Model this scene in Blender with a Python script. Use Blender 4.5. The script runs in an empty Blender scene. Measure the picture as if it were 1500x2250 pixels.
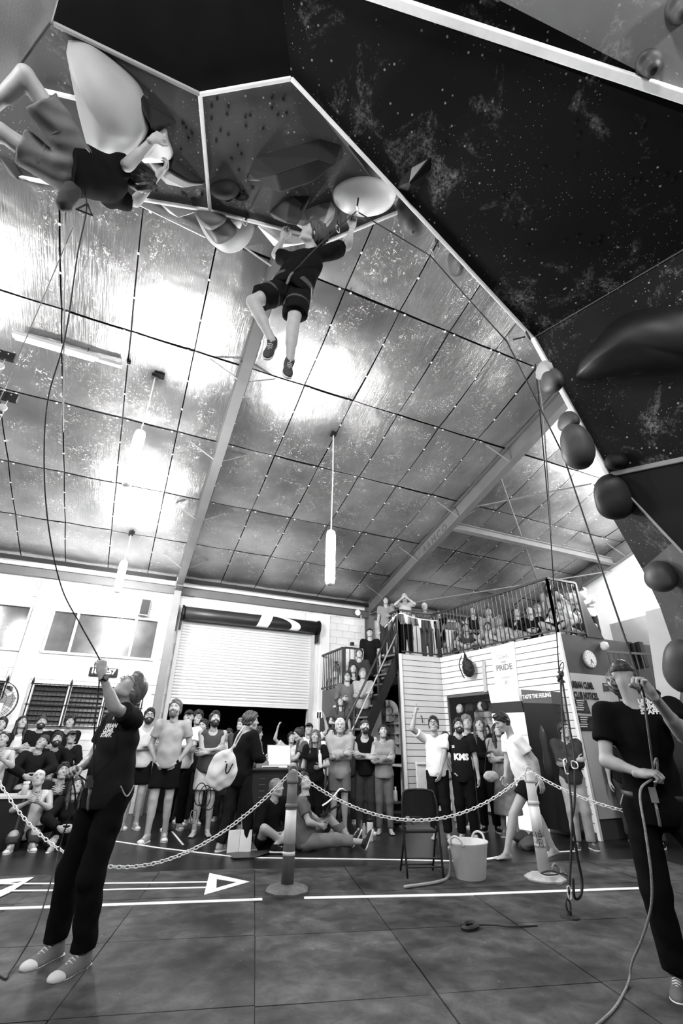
import bpy, math, random
import numpy as np
from mathutils import Matrix, Vector
from mathutils.bvhtree import BVHTree

# ------------------------------------------------------------------ camera
CAM_F = 1000.0                       # focal length in pixels of the 1500x2250 frame (16 mm lens)
TH, AZ, ROLL, CH = math.radians(27.2), math.radians(23.8), math.radians(0.7), 1.35
CAM = np.array([0, 0, CH])
FWD = np.array([math.sin(AZ)*math.cos(TH), math.cos(AZ)*math.cos(TH), math.sin(TH)])
R0 = np.array([math.cos(AZ), -math.sin(AZ), 0.0]); U0 = np.cross(R0, FWD)
RGT = R0*math.cos(ROLL)+U0*math.sin(ROLL); UPV = np.cross(RGT, FWD)
scene = bpy.context.scene
COL = scene.collection
cd = bpy.data.cameras.new('camera'); cam = bpy.data.objects.new('camera', cd); COL.objects.link(cam)
cd.sensor_fit = 'VERTICAL'; cd.sensor_height = 36.0; cd.sensor_width = 24.0; cd.lens = 16.0
cd.clip_start = 0.05; cd.clip_end = 200
m = Matrix.Identity(4)
for i in range(3):
    m[i][0] = RGT[i]; m[i][1] = UPV[i]; m[i][2] = -FWD[i]; m[i][3] = CAM[i]
cam.matrix_world = m
scene.camera = cam
# ------------------------------------------------------------------ world, exposure
wd = bpy.data.worlds.new('world'); scene.world = wd; wd.use_nodes = True
wd.node_tree.nodes['Background'].inputs[0].default_value = (0.02, 0.02, 0.02, 1)
wd.node_tree.nodes['Background'].inputs[1].default_value = 1.0
scene.view_settings.view_transform = 'Standard'
scene.view_settings.look = 'None'
scene.view_settings.gamma = 1.0
scene.view_settings.use_curve_mapping = False
scene.view_settings.exposure = 0.0
LAMP = 380.0                         # emission of the hanging tube lamps

# ------------------------------------------------------------------ measuring helpers (photo point + a known plane -> world point)
def ray(x, y): return FWD+RGT*(x-750)/CAM_F+UPV*(1125-y)/CAM_F
def zpt(x, y, z): r = ray(x, y); return CAM+r*((z-CH)/r[2])
def ypt(x, y, Y): r = ray(x, y); return CAM+r*(Y/r[1])
def xpt(x, y, X): r = ray(x, y); return CAM+r*(X/r[0])
def wpt(x, y, w): return CAM+ray(x, y)*w
def proj0(p): d = np.asarray(p, float)-CAM; w = d@FWD; return (750+CAM_F*(d@RGT)/w, 1125-CAM_F*(d@UPV)/w)
def wof(p): return float((np.asarray(p, float)-CAM)@FWD)
def V3(*a): return np.array(a, dtype=float)
def nrm(v): v = np.asarray(v, float); return v/(np.linalg.norm(v)+1e-12)

# ------------------------------------------------------------------ materials
MATS = {}
def gm(v, rough=0.6, metal=0.0, noise=0.0, scale=6.0, bump=0.0, bscale=60.0, emit=0.0, name=None, spec=0.3):
    key = (round(v, 4), rough, metal, noise, scale, bump, bscale, emit, name)
    if key in MATS: return MATS[key]
    mt = bpy.data.materials.new(name or ('grey_%d' % len(MATS))); mt.use_nodes = True
    nt = mt.node_tree; b = nt.nodes['Principled BSDF']
    b.inputs['Base Color'].default_value = (v, v, v, 1); b.inputs['Roughness'].default_value = rough
    b.inputs['Metallic'].default_value = metal; b.inputs['Specular IOR Level'].default_value = spec
    if emit:
        b.inputs['Emission Color'].default_value = (1, 1, 1, 1); b.inputs['Emission Strength'].default_value = emit
    tc = nt.nodes.new('ShaderNodeTexCoord')
    if noise == 0 and not emit: noise = 0.06
    if noise:
        n = nt.nodes.new('ShaderNodeTexNoise'); n.inputs['Scale'].default_value = scale; n.inputs['Detail'].default_value = 5
        r = nt.nodes.new('ShaderNodeMapRange')
        r.inputs['From Min'].default_value = .3; r.inputs['From Max'].default_value = .7
        r.inputs['To Min'].default_value = v*(1-noise); r.inputs['To Max'].default_value = min(1, v*(1+noise))
        nt.links.new(tc.outputs['Object'], n.inputs['Vector']); nt.links.new(n.outputs['Fac'], r.inputs['Value'])
        nt.links.new(r.outputs['Result'], b.inputs['Base Color'])
    if bump:
        n2 = nt.nodes.new('ShaderNodeTexNoise'); n2.inputs['Scale'].default_value = bscale; n2.inputs['Detail'].default_value = 3
        bp = nt.nodes.new('ShaderNodeBump'); bp.inputs['Strength'].default_value = bump; bp.inputs['Distance'].default_value = .01
        nt.links.new(tc.outputs['Object'], n2.inputs['Vector']); nt.links.new(n2.outputs['Fac'], bp.inputs['Height'])
        nt.links.new(bp.outputs['Normal'], b.inputs['Normal'])
    MATS[key] = mt; return mt

def nodes_mat(name):
    mt = bpy.data.materials.new(name); mt.use_nodes = True
    nt = mt.node_tree
    def N(t, **kw):
        n = nt.nodes.new('ShaderNode'+t)
        for k, v in kw.items():
            if k in n.inputs: n.inputs[k].default_value = v
            else: setattr(n, k, v)
        return n
    return mt, nt, nt.nodes['Principled BSDF'], N, nt.links.new

def spots(nt, N, L, vec, scale, size, nscale, thr, thr2):
    """chalk marks: voronoi dots that only appear where a large noise is high"""
    v = N('TexVoronoi', Scale=scale); L(vec, v.inputs['Vector'])
    a = N('MapRange'); a.inputs[1].default_value = size; a.inputs[2].default_value = size*.55
    L(v.outputs['Distance'], a.inputs[0])
    n = N('TexNoise', Scale=nscale, Detail=3.0); L(vec, n.inputs['Vector'])
    b = N('MapRange'); b.inputs[1].default_value = thr; b.inputs[2].default_value = thr2
    L(n.outputs['Fac'], b.inputs[0])
    m_ = N('Math', operation='MULTIPLY'); L(a.outputs[0], m_.inputs[0]); L(b.outputs[0], m_.inputs[1])
    return m_.outputs[0]

def mixc(nt, N, L, a, b, fac):
    mx = N('Mix', data_type='RGBA')
    for s, val in ((6, a), (7, b)):
        if isinstance(val, float): mx.inputs[s].default_value = (val, val, val, 1)
        else: L(val, mx.inputs[s])
    L(fac, mx.inputs[0]); return mx.outputs[2]

def chalky(name, base, chalk=.5, rough=.55, dots=1.0, seed=0.0, smear=.62):
    """painted climbing-wall ply: chalk dots, chalk smears, hand wipes"""
    mt, nt, b, N, L = nodes_mat(name)
    tc = N('TexCoord'); mp = N('Mapping'); mp.inputs['Location'].default_value = (seed, seed*2.3, seed*.7)
    L(tc.outputs['Object'], mp.inputs[0]); vec = mp.outputs[0]
    dt = spots(nt, N, L, vec, 13, .13, 1.6, .42, .52)
    dt2 = spots(nt, N, L, vec, 34, .15, 2.3, .46, .58)
    n1 = N('TexNoise', Scale=2.2, Detail=8.0, Roughness=.72, Distortion=.6); L(vec, n1.inputs['Vector'])
    s1 = N('MapRange'); s1.inputs[1].default_value = smear; s1.inputs[2].default_value = smear+.16; L(n1.outputs['Fac'], s1.inputs[0])
    n2 = N('TexNoise', Scale=38.0, Detail=6.0, Roughness=.8); L(vec, n2.inputs['Vector'])
    s2 = N('MapRange'); s2.inputs[1].default_value = .42; s2.inputs[2].default_value = .62; L(n2.outputs['Fac'], s2.inputs[0])
    sm = N('Math', operation='MULTIPLY'); L(s1.outputs[0], sm.inputs[0]); L(s2.outputs[0], sm.inputs[1])
    mx = N('Math', operation='MAXIMUM'); L(dt, mx.inputs[0]); L(dt2, mx.inputs[1])
    mx1 = N('Math', operation='MULTIPLY'); L(mx.outputs[0], mx1.inputs[0]); mx1.inputs[1].default_value = dots
    mx2 = N('Math', operation='MAXIMUM'); L(mx1.outputs[0], mx2.inputs[0]); L(sm.outputs[0], mx2.inputs[1])
    n3 = N('TexNoise', Scale=1.1, Detail=4.0); L(vec, n3.inputs['Vector'])
    g = N('MapRange'); g.inputs[1].default_value = .3; g.inputs[2].default_value = .7; g.inputs[3].default_value = base*.75; g.inputs[4].default_value = base*1.3
    L(n3.outputs['Fac'], g.inputs[0])
    L(mixc(nt, N, L, g.outputs[0], chalk, mx2.outputs[0]), b.inputs['Base Color'])
    b.inputs['Roughness'].default_value = rough; b.inputs['Specular IOR Level'].default_value = .12
    n4 = N('TexNoise', Scale=90.0, Detail=2.0); L(vec, n4.inputs['Vector'])
    bp = N('Bump', Strength=.25, Distance=.004); L(n4.outputs['Fac'], bp.inputs['Height']); L(bp.outputs['Normal'], b.inputs['Normal'])
    return mt

def foil_mat():
    mt, nt, b, N, L = nodes_mat('foil_insulation')
    tc = N('TexCoord'); g = N('NewGeometry'); vec = g.outputs['Position']
    sep = N('SeparateXYZ'); L(vec, sep.inputs[0])
    base = .62
    # scratches, plus crinkle reflections painted in as bright flecks
    n = N('TexNoise', Scale=2.2, Detail=3.0); L(vec, n.inputs['Vector'])
    patch = N('MapRange'); patch.inputs[1].default_value = .45; patch.inputs[2].default_value = .56; L(n.outputs['Fac'], patch.inputs[0])
    n2 = N('TexNoise', Scale=13.0, Detail=6.0, Roughness=.7, Distortion=2.2); L(vec, n2.inputs['Vector'])
    fine = N('MapRange'); fine.inputs[1].default_value = .575; fine.inputs[2].default_value = .62; L(n2.outputs['Fac'], fine.inputs[0])
    mu = N('Math', operation='MULTIPLY'); L(patch.outputs[0], mu.inputs[0]); L(fine.outputs[0], mu.inputs[1])
    n5 = N('TexNoise', Scale=.8, Detail=3.0); L(vec, n5.inputs['Vector'])
    gr = N('MapRange'); gr.inputs[1].default_value = .3; gr.inputs[2].default_value = .7; gr.inputs[3].default_value = .34; gr.inputs[4].default_value = .62
    L(n5.outputs['Fac'], gr.inputs[0])
    L(mixc(nt, N, L, gr.outputs[0], .95, mu.outputs[0]), b.inputs['Base Color'])
    b.inputs['Metallic'].default_value = .92
    rr = N('MapRange'); rr.inputs[3].default_value = .31; rr.inputs[4].default_value = .7; L(mu.outputs[0], rr.inputs[0])
    L(rr.outputs[0], b.inputs['Roughness'])
    n3 = N('TexNoise', Scale=1.6, Detail=3.0, Roughness=.5); L(vec, n3.inputs['Vector'])
    bp = N('Bump', Strength=.5, Distance=.06); L(n3.outputs['Fac'], bp.inputs['Height'])
    n4 = N('TexNoise', Scale=28.0, Detail=4.0, Roughness=.6); L(vec, n4.inputs['Vector'])
    bp2 = N('Bump', Strength=.35, Distance=.004); L(n4.outputs['Fac'], bp2.inputs['Height']); L(bp.outputs['Normal'], bp2.inputs['Normal'])
    ms = N('Mapping'); ms.inputs['Scale'].default_value = (1.0, .012, .012); L(vec, ms.inputs[0])
    n6 = N('TexNoise', Scale=170.0, Detail=2.0); L(ms.outputs[0], n6.inputs['Vector'])
    bp3 = N('Bump', Strength=1.0, Distance=.0030); L(n6.outputs['Fac'], bp3.inputs['Height']); L(bp2.outputs['Normal'], bp3.inputs['Normal'])
    L(bp3.outputs['Normal'], b.inputs['Normal'])
    return mt

def mat_floor(name, base, lo=.55, hi=1.5, rough=.5, seed=0.):
    mt, nt, b, N, L = nodes_mat(name)
    g = N('NewGeometry'); vec = g.outputs['Position']; oi = N('ObjectInfo')
    n = N('TexNoise', Scale=1.5, Detail=7.0, Roughness=.62); L(vec, n.inputs['Vector'])
    r = N('MapRange'); r.inputs[1].default_value = .34; r.inputs[2].default_value = .66; r.inputs[3].default_value = base*lo; r.inputs[4].default_value = base*hi
    L(n.outputs['Fac'], r.inputs[0])
    nb = N('TexNoise', Scale=6.0, Detail=8.0, Roughness=.75, Distortion=.5); L(vec, nb.inputs['Vector'])
    rb = N('MapRange'); rb.inputs[1].default_value = .35; rb.inputs[2].default_value = .65; rb.inputs[3].default_value = .55; rb.inputs[4].default_value = 1.45; L(nb.outputs['Fac'], rb.inputs[0])
    mb = N('Math', operation='MULTIPLY'); L(r.outputs[0], mb.inputs[0]); L(rb.outputs[0], mb.inputs[1]); r = mb
    rv = N('MapRange'); rv.inputs[3].default_value = .8; rv.inputs[4].default_value = 1.15; L(oi.outputs['Random'], rv.inputs[0])
    mu = N('Math', operation='MULTIPLY'); L(r.outputs[0], mu.inputs[0]); L(rv.outputs[0], mu.inputs[1])
    dt = spots(nt, N, L, vec, 9, .05, 3.0, .5, .6)
    L(mixc(nt, N, L, mu.outputs[0], .45, dt), b.inputs['Base Color'])
    b.inputs['Roughness'].default_value = rough; b.inputs['Specular IOR Level'].default_value = .25
    n4 = N('TexNoise', Scale=150.0, Detail=2.0); L(vec, n4.inputs['Vector'])
    bp = N('Bump', Strength=.4, Distance=.003); L(n4.outputs['Fac'], bp.inputs['Height']); L(bp.outputs['Normal'], b.inputs['Normal'])
    return mt

# ------------------------------------------------------------------ objects and meshes
def link(name, me, parent=None, mt=None, loc=None, rot=None):
    o = bpy.data.objects.new(name, me); COL.objects.link(o)
    if parent is not None: o.parent = parent
    if mt is not None and me is not None:
        if len(me.materials) == 0: me.materials.append(mt)
        elif me.materials[0] != mt:
            o.material_slots[0].link = 'OBJECT'; o.material_slots[0].material = mt
    if loc is not None: o.location = loc
    if rot is not None: o.rotation_euler = rot
    return o
def tag(o, label, cat, group=None, kind=None):
    if label: o['label'] = label
    if cat: o['category'] = cat
    if group: o['group'] = group
    if kind: o['kind'] = kind
    return o
def empty(name, loc=(0, 0, 0), rz=0.0, label=None, cat=None, group=None):
    o = bpy.data.objects.new(name, None); COL.objects.link(o); o.location = loc; o.rotation_euler = (0, 0, rz); o.empty_display_size = .1
    return tag(o, label, cat, group)
def struct(o): o['kind'] = 'structure'; return o

def np_mesh(name, verts, faces, smooth=True):
    """faces: (n,3) or (n,4) int array or list of lists"""
    me = bpy.data.meshes.new(name)
    if isinstance(faces, np.ndarray) and faces.ndim == 2:
        verts = np.asarray(verts, np.float32); k = faces.shape[1]; nf = len(faces)
        me.vertices.add(len(verts)); me.vertices.foreach_set('co', verts.ravel())
        me.loops.add(nf*k); me.loops.foreach_set('vertex_index', faces.astype(np.int32).ravel())
        me.polygons.add(nf); me.polygons.foreach_set('loop_start', np.arange(nf, dtype=np.int32)*k)
        me.update(calc_edges=True)
    else:
        me.from_pydata([tuple(map(float, v)) for v in verts], [], [list(map(int, f)) for f in faces]); me.update()
    me.polygons.foreach_set('use_smooth', np.full(len(me.polygons), smooth, dtype=bool))
    me.update()
    return me

class MB:
    """collects shapes into one mesh"""
    def __init__(s): s.v = []; s.f = []
    def add(s, vs, fs):
        n = len(s.v); s.v += [tuple(map(float, p)) for p in vs]; s.f += [[i+n for i in f] for f in fs]; return s
    def box(s, c, d, M=None):
        c = np.asarray(c, float); hx, hy, hz = np.asarray(d, float)/2
        P = np.array([[x, y, z] for z in (-hz, hz) for y in (-hy, hy) for x in (-hx, hx)])
        if M is not None: P = P@np.asarray(M).T
        return s.add(P+c, [[0, 2, 3, 1], [4, 5, 7, 6], [0, 1, 5, 4], [2, 6, 7, 3], [0, 4, 6, 2], [1, 3, 7, 5]])
    def beam(s, a, b, w, h, up=(0, 0, 1)):
        a = np.asarray(a, float); b = np.asarray(b, float); y = nrm(b-a); x = np.cross(y, up)
        if np.linalg.norm(x) < 1e-4: x = np.cross(y, (1, 0, 0))
        x = nrm(x); z = np.cross(x, y)
        return s.box((a+b)/2, (w, np.linalg.norm(b-a), h), np.stack([x, y, z], 1))
    def tube(s, pts, r, n=8, cap=True, closed=False):
        pts = np.asarray(pts, float); m_ = len(pts)
        rr = np.full(m_, r) if np.isscalar(r) else np.asarray(r, float)
        if closed: T = np.roll(pts, -1, 0)-np.roll(pts, 1, 0)
        else: T = np.gradient(pts, axis=0)
        T /= (np.linalg.norm(T, axis=1, keepdims=True)+1e-12)
        x = np.cross(T[0], (0, 0, 1) if abs(T[0][2]) < .9 else (1, 0, 0)); x = nrm(x)
        vs = []; a = np.arange(n)*2*np.pi/n
        for i in range(m_):
            x = nrm(x-T[i]*(x@T[i])); y = np.cross(T[i], x)
            vs += list(pts[i]+rr[i]*(np.cos(a)[:, None]*x+np.sin(a)[:, None]*y))
        fs = []
        for i in range(m_ if closed else m_-1):
            j = (i+1) % m_
            for k in range(n):
                fs.append([i*n+k, i*n+(k+1) % n, j*n+(k+1) % n, j*n+k])
        if cap and not closed: fs += [list(range(n))[::-1], [(m_-1)*n+k for k in range(n)]]
        return s.add(vs, fs)
    def lathe(s, prof, c=(0, 0, 0), n=24, M=None, sx=1, sy=1):
        vs = []; a = np.arange(n)*2*np.pi/n
        for r, z in prof: vs += [(r*math.cos(t)*sx, r*math.sin(t)*sy, z) for t in a]
        P = np.array(vs)
        if M is not None: P = P@np.asarray(M).T
        fs = []
        for i in range(len(prof)-1):
            for k in range(n): fs.append([i*n+k, i*n+(k+1) % n, (i+1)*n+(k+1) % n, (i+1)*n+k])
        fs += [list(range(n))[::-1], [(len(prof)-1)*n+k for k in range(n)]]
        return s.add(P+np.asarray(c, float), fs)
    def prism(s, poly, off):
        poly = np.asarray(poly, float); off = np.asarray(off, float); n = len(poly)
        return s.add(list(poly)+list(poly+off), [list(range(n))[::-1], [n+i for i in range(n)]]+[[i, (i+1) % n, n+(i+1) % n, n+i] for i in range(n)])
    def build(s, name, mt, parent=None, smooth=False, loc=None, rot=None):
        return link(name, np_mesh(name, s.v, s.f, smooth), parent, mt, loc, rot)
    def mesh(s, name, smooth=False): return np_mesh(name, s.v, s.f, smooth)

def smooth_path(pts, n=8):
    """Catmull-Rom through the points"""
    P = [np.asarray(p, float) for p in pts]; P = [2*P[0]-P[1]]+P+[2*P[-1]-P[-2]]; out = []
    for i in range(1, len(P)-2):
        for k in range(n):
            t = k/n; a, b, c, d = P[i-1:i+3]
            out.append(.5*((2*b)+(c-a)*t+(2*a-5*b+4*c-d)*t*t+(3*b-a-3*c+d)*t**3))
    out.append(P[-2]); return np.array(out)

def bevel(o, w=.01, seg=2):
    md = o.modifiers.new('bevel', 'BEVEL'); md.width = w; md.segments = seg; md.limit_method = 'ANGLE'; return o

def text_obj(txt, size, M, loc, mt, name='lettering', parent=None, extrude=.0015, align='LEFT', bold=0.0, onto=None, spacing=1.0):
    """flat lettering; M columns are right, up, normal. onto=BVH drapes it over a surface"""
    cu = bpy.data.curves.new('text', 'FONT'); cu.body = txt; cu.size = size; cu.align_x = align; cu.align_y = 'CENTER'
    cu.offset = bold; cu.extrude = 0 if onto else extrude; cu.resolution_u = 2; cu.space_line = .8; cu.space_character = spacing
    tmp = bpy.data.objects.new('text', cu)
    me = bpy.data.meshes.new_from_object(tmp)
    co = np.empty(len(me.vertices)*3); me.vertices.foreach_get('co', co); co = co.reshape(-1, 3)
    W = co@np.asarray(M).T+np.asarray(loc)
    if onto is not None:
        nv = -np.asarray(M)[:, 2]
        for i in range(len(W)):
            h = onto.ray_cast(Vector(W[i]-nv*.3), Vector(nv), .6)
            if h[0] is not None: W[i] = np.array(h[0])-nv*.004
    me.vertices.foreach_set('co', W.ravel()); me.update()
    bpy.data.objects.remove(tmp); bpy.data.curves.remove(cu)
    return link(name, me, parent, mt)

WHITE = gm(.8, .5, name='white_paint'); BLACK = gm(.006, .5, name='black'); DARK = gm(.02, .55, name='dark_grey')
STEEL = gm(.35, .35, .8, name='steel'); GALV = gm(.6, .4, .5, name='zinc')
# ================================================================== figure toolkit: signed distance fields meshed with surface nets
class Field:
    def __init__(s, lo, hi, h):
        s.lo = np.asarray(lo, float); s.h = h
        s.n = np.ceil((np.asarray(hi, float)-s.lo)/h).astype(int)+2
        s.a = np.full(s.n, .2, np.float32)
        s.ax = [s.lo[i]+h*np.arange(s.n[i]) for i in range(3)]
    def reg(s, lo, hi):
        i0 = np.clip(np.floor((lo-s.lo)/s.h).astype(int), 0, s.n-1); i1 = np.clip(np.ceil((hi-s.lo)/s.h).astype(int)+1, 1, s.n)
        if np.any(i1 <= i0): return None
        sl = tuple(slice(i0[k], i1[k]) for k in range(3))
        X = s.ax[0][sl[0]][:, None, None]; Y = s.ax[1][sl[1]][None, :, None]; Z = s.ax[2][sl[2]][None, None, :]
        return sl, X, Y, Z
    def put(s, sl, d, k, sub):
        a = s.a[sl]; d = d.astype(np.float32)
        if sub: a2 = -a; h = np.maximum(k-np.abs(a2-d), 0)/k; s.a[sl] = -(np.minimum(a2, d)-h*h*k*.25)
        else: h = np.maximum(k-np.abs(a-d), 0)/k; s.a[sl] = np.minimum(a, d)-h*h*k*.25
    def cone(s, a, b, ra, rb, k=.02, flat=False, sub=False, sq=None):
        a = np.asarray(a, float); b = np.asarray(b, float); pad = max(ra, rb)+2*k+2*s.h
        g = s.reg(np.minimum(a, b)-pad, np.maximum(a, b)+pad)
        if g is None: return
        sl, X, Y, Z = g; d = b-a; l2 = d@d+1e-9
        px, py, pz = X-a[0], Y-a[1], Z-a[2]
        tt = (px*d[0]+py*d[1]+pz*d[2])/l2; t = np.clip(tt, 0, 1)
        q = np.sqrt((px-d[0]*t)**2+(py-d[1]*t)**2+(pz-d[2]*t)**2)-(ra+(rb-ra)*t)
        if flat: q = np.maximum(q, (tt-1)*math.sqrt(l2))
        s.put(sl, q, k, sub)
    def ell(s, c, r, M=None, k=.03, sub=False, grow=0.0):
        c = np.asarray(c, float); r = np.asarray(r, float)+grow; pad = r.max()+2*k+2*s.h
        g = s.reg(c-pad, c+pad)
        if g is None: return
        sl, X, Y, Z = g; px, py, pz = X-c[0], Y-c[1], Z-c[2]
        if M is None: u = (px/r[0], py/r[1], pz/r[2])
        else: u = tuple((px*M[0, i]+py*M[1, i]+pz*M[2, i])/r[i] for i in range(3))
        k0 = np.sqrt(u[0]**2+u[1]**2+u[2]**2)+1e-9
        k1 = np.sqrt((u[0]/r[0])**2+(u[1]/r[1])**2+(u[2]/r[2])**2)+1e-9
        s.put(sl, k0*(k0-1)/k1, k, sub)
    def cut(s, n, p):
        """remove everything on the n side of the plane through p"""
        n = nrm(n); X = s.ax[0][:, None, None]; Y = s.ax[1][None, :, None]; Z = s.ax[2][None, None, :]
        d = (X-p[0])*n[0]+(Y-p[1])*n[1]+(Z-p[2])*n[2]
        s.a = np.maximum(s.a, d.astype(np.float32))
    def wrinkle(s, amp, f=18., seed=0.):
        X = s.ax[0][:, None, None]; Y = s.ax[1][None, :, None]; Z = s.ax[2][None, None, :]
        w = np.sin(f*(X+.6*Z)+seed+2*np.sin(f*.4*Z+seed))*np.cos(f*.7*(Z-.3*Y)+seed*1.7)+.5*np.sin(f*1.9*(Y+.3*X-.8*Z)+seed*2.1+1.5*np.sin(f*.6*X))
        s.a += (amp*w).astype(np.float32)
    def net(s):
        a = s.a; b = a < 0
        n = np.array(a.shape)
        cnt = np.zeros(n-1, np.int8)
        for i in (0, 1):
            for j in (0, 1):
                for k in (0, 1): cnt += b[i:n[0]-1+i, j:n[1]-1+j, k:n[2]-1+k]
        act = (cnt > 0) & (cnt < 8); idx = np.argwhere(act)
        if len(idx) == 0: return np.zeros((0, 3)), np.zeros((0, 4), int)
        cid = np.full(n-1, -1, np.int64); cid[act] = np.arange(len(idx))
        cor = [(i, j, k) for i in (0, 1) for j in (0, 1) for k in (0, 1)]
        vals = {c: a[idx[:, 0]+c[0], idx[:, 1]+c[1], idx[:, 2]+c[2]] for c in cor}
        acc = np.zeros((len(idx), 3)); num = np.zeros(len(idx))
        for c in cor:
            for ax in range(3):
                if c[ax] == 0:
                    c2 = list(c); c2[ax] = 1; c2 = tuple(c2); va, vb = vals[c], vals[c2]
                    mk = (va < 0) != (vb < 0); t = np.where(mk, va/(va-vb+1e-12), 0)
                    p = np.array(c, float)[None, :].repeat(len(idx), 0); p[:, ax] = t
                    acc[mk] += p[mk]; num[mk] += 1
        V = s.lo+(idx+acc/num[:, None])*s.h
        F = []
        for ax in range(3):
            o1, o2 = (ax+1) % 3, (ax+2) % 3
            A = b; sh = [slice(None)]*3; sh[ax] = slice(0, -1); sh2 = [slice(None)]*3; sh2[ax] = slice(1, None)
            e = np.argwhere(A[tuple(sh)] != A[tuple(sh2)])
            e = e[(e[:, o1] > 0) & (e[:, o2] > 0) & (e[:, o1] < n[o1]-1) & (e[:, o2] < n[o2]-1)]
            if len(e) == 0: continue
            def g(d1, d2):
                q = e.copy(); q[:, o1] -= d1; q[:, o2] -= d2; return cid[q[:, 0], q[:, 1], q[:, 2]]
            q = np.stack([g(1, 1), g(0, 1), g(0, 0), g(1, 0)], 1)
            ins = A[e[:, 0], e[:, 1], e[:, 2]]
            q[~ins] = q[~ins][:, ::-1]
            F.append(q)
        return V, np.concatenate(F)

def frame(y, z):
    """columns right, forward(y), up(z) with y exact"""
    y = nrm(y); z = np.asarray(z, float); z = z-y*(z@y)
    if np.linalg.norm(z) < 1e-3: z = np.cross(y, (1, 0, 0)); z = z-y*(z@y)
    z = nrm(z); return np.stack([np.cross(y, z), y, z], 1)

class T:
    """rigid frame with scale used to place canonical head/hand/foot shapes"""
    def __init__(s, M, o, k=1.0, mir=False): s.M = np.asarray(M, float); s.o = np.asarray(o, float); s.k = k; s.mir = mir
    def __call__(s, p):
        p = np.asarray(p, float)*s.k
        if s.mir: p = p*np.array([-1, 1, 1])
        return s.o+p@s.M.T
    def mat(s):
        m_ = Matrix.Identity(4); f = -1 if s.mir else 1
        for i in range(3):
            for j in range(3): m_[i][j] = s.M[i, j]*s.k*(f if j == 0 else 1)
            m_[i][3] = s.o[i]
        return m_
ID = T(np.eye(3), (0, 0, 0))

def head_prims(F, t, female=False, mouth_open=False, neck=True):
    k = t.k
    def E(c, r, kk=.02, sub=False): F.ell(t(c), np.array(r)*k, t.M, kk*k, sub)
    def Cn(a, b, ra, rb, kk=.012, sub=False): F.cone(t(a), t(b), ra*k, rb*k, kk*k, False, sub)
    w = .93 if female else 1.0
    E((0, -.012, .035), (.077*w, .097, .087), .02)
    E((0, .028, -.03), (.062*w, .066, .082), .04)
    E((0, .055, -.088), (.03*w, .03, .022), .03)
    for sx in (-1, 1):
        E((sx*.042*w, .052, -.022), (.024, .026, .024), .025)          # cheekbone
        Cn((sx*.05*w, .0, -.07), (sx*.018, .06, -.098), .018, .016, .02)  # jaw line
    Cn((-.033, .079, .033), (.033, .079, .033), .013, .013, .016)      # brow
    for sx in (-1, 1): E((sx*.031, .1, .010), (.017, .014, .011), .012, True)   # eye socket
    Cn((0, .088, .022), (0, .110, -.016), .007, .0115, .012)           # nose
    E((0, .102, -.024), (.017, .012, .009), .008)
    if mouth_open:
        E((0, .088, -.058), (.022, .014, .020), .010); E((0, .102, -.058), (.013, .014, .010), .006, True)
    else:
        E((0, .089, -.050), (.023, .0115, .0065), .008); E((0, .087, -.061), (.019, .0115, .007), .008)
        Cn((-.022, .1, -.0555), (.022, .1, -.0555), .0022, .0022, .004, True)
    for sx in (-1, 1):
        E((sx*.078*w, -.008, .0), (.010, .020, .031), .008)
        E((sx*.09*w, -.002, .002), (.008, .010, .018), .006, True)
    if neck: Cn((0, -.03, -.05), (0, -.045, -.155), .053*w, .056*w, .03)

def hand_prims(F, t, pose='relax'):
    k = t.k
    def Cn(a, b, ra, rb, kk=.006): F.cone(t(a), t(b), ra*k, rb*k, kk*k)
    F.ell(t((0, .045, 0)), np.array((.040, .052, .016))*k, t.M, .012*k)
    F.ell(t((.012, .03, -.008)), np.array((.024, .034, .014))*k, t.M, .015*k)
    Cn((0, -.03, 0), (0, .02, 0), .026, .026, .02)
    curl = {'relax': (18, 25, 20), 'fist': (70, 95, 60), 'grip': (55, 75, 45), 'flat': (3, 5, 4), 'point': (70, 95, 60), 'crimp': (35, 60, 30)}[pose]
    for i, (bx, by, ln, r) in enumerate(((-.031, .083, .075, .0092), (-.010, .091, .084, .0095), (.012, .088, .078, .0092), (.032, .078, .060, .0082))):
        p = np.array((bx, by, 0.0)); ang = 0; sp = bx*1.6 if pose in ('relax', 'flat') else bx*.4
        cc = (3, 4, 3) if (pose == 'point' and i == 0) else curl
        Cn((bx*.6, .04, 0), p, .011, r, .008)
        for j, f in enumerate((.44, .31, .25)):
            ang += math.radians(cc[j]+(i*3 if pose == 'relax' else 0)); q = p+ln*f*np.array((sp, math.cos(ang), -math.sin(ang)))
            Cn(p, q, r*(1-.1*j), r*(.92-.1*j), .003); p = q
    p = np.array((-.026, .022, -.006))
    if pose in ('relax', 'flat'): dirs = ((-.75, .62, -.25), (-.45, .85, -.25), (-.3, .9, -.3))
    elif pose == 'crimp': dirs = ((-.6, .7, -.35), (-.1, .9, -.4), (.1, .9, -.4))
    else: dirs = ((-.55, .6, -.6), (.1, .75, -.65), (.65, .55, -.5))
    for d, l, r in zip(dirs, (.042, .034, .026), (.0125, .0105, .0095)):
        q = p+nrm(d)*l; Cn(p, q, r, r*.92, .008); p = q

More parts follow.
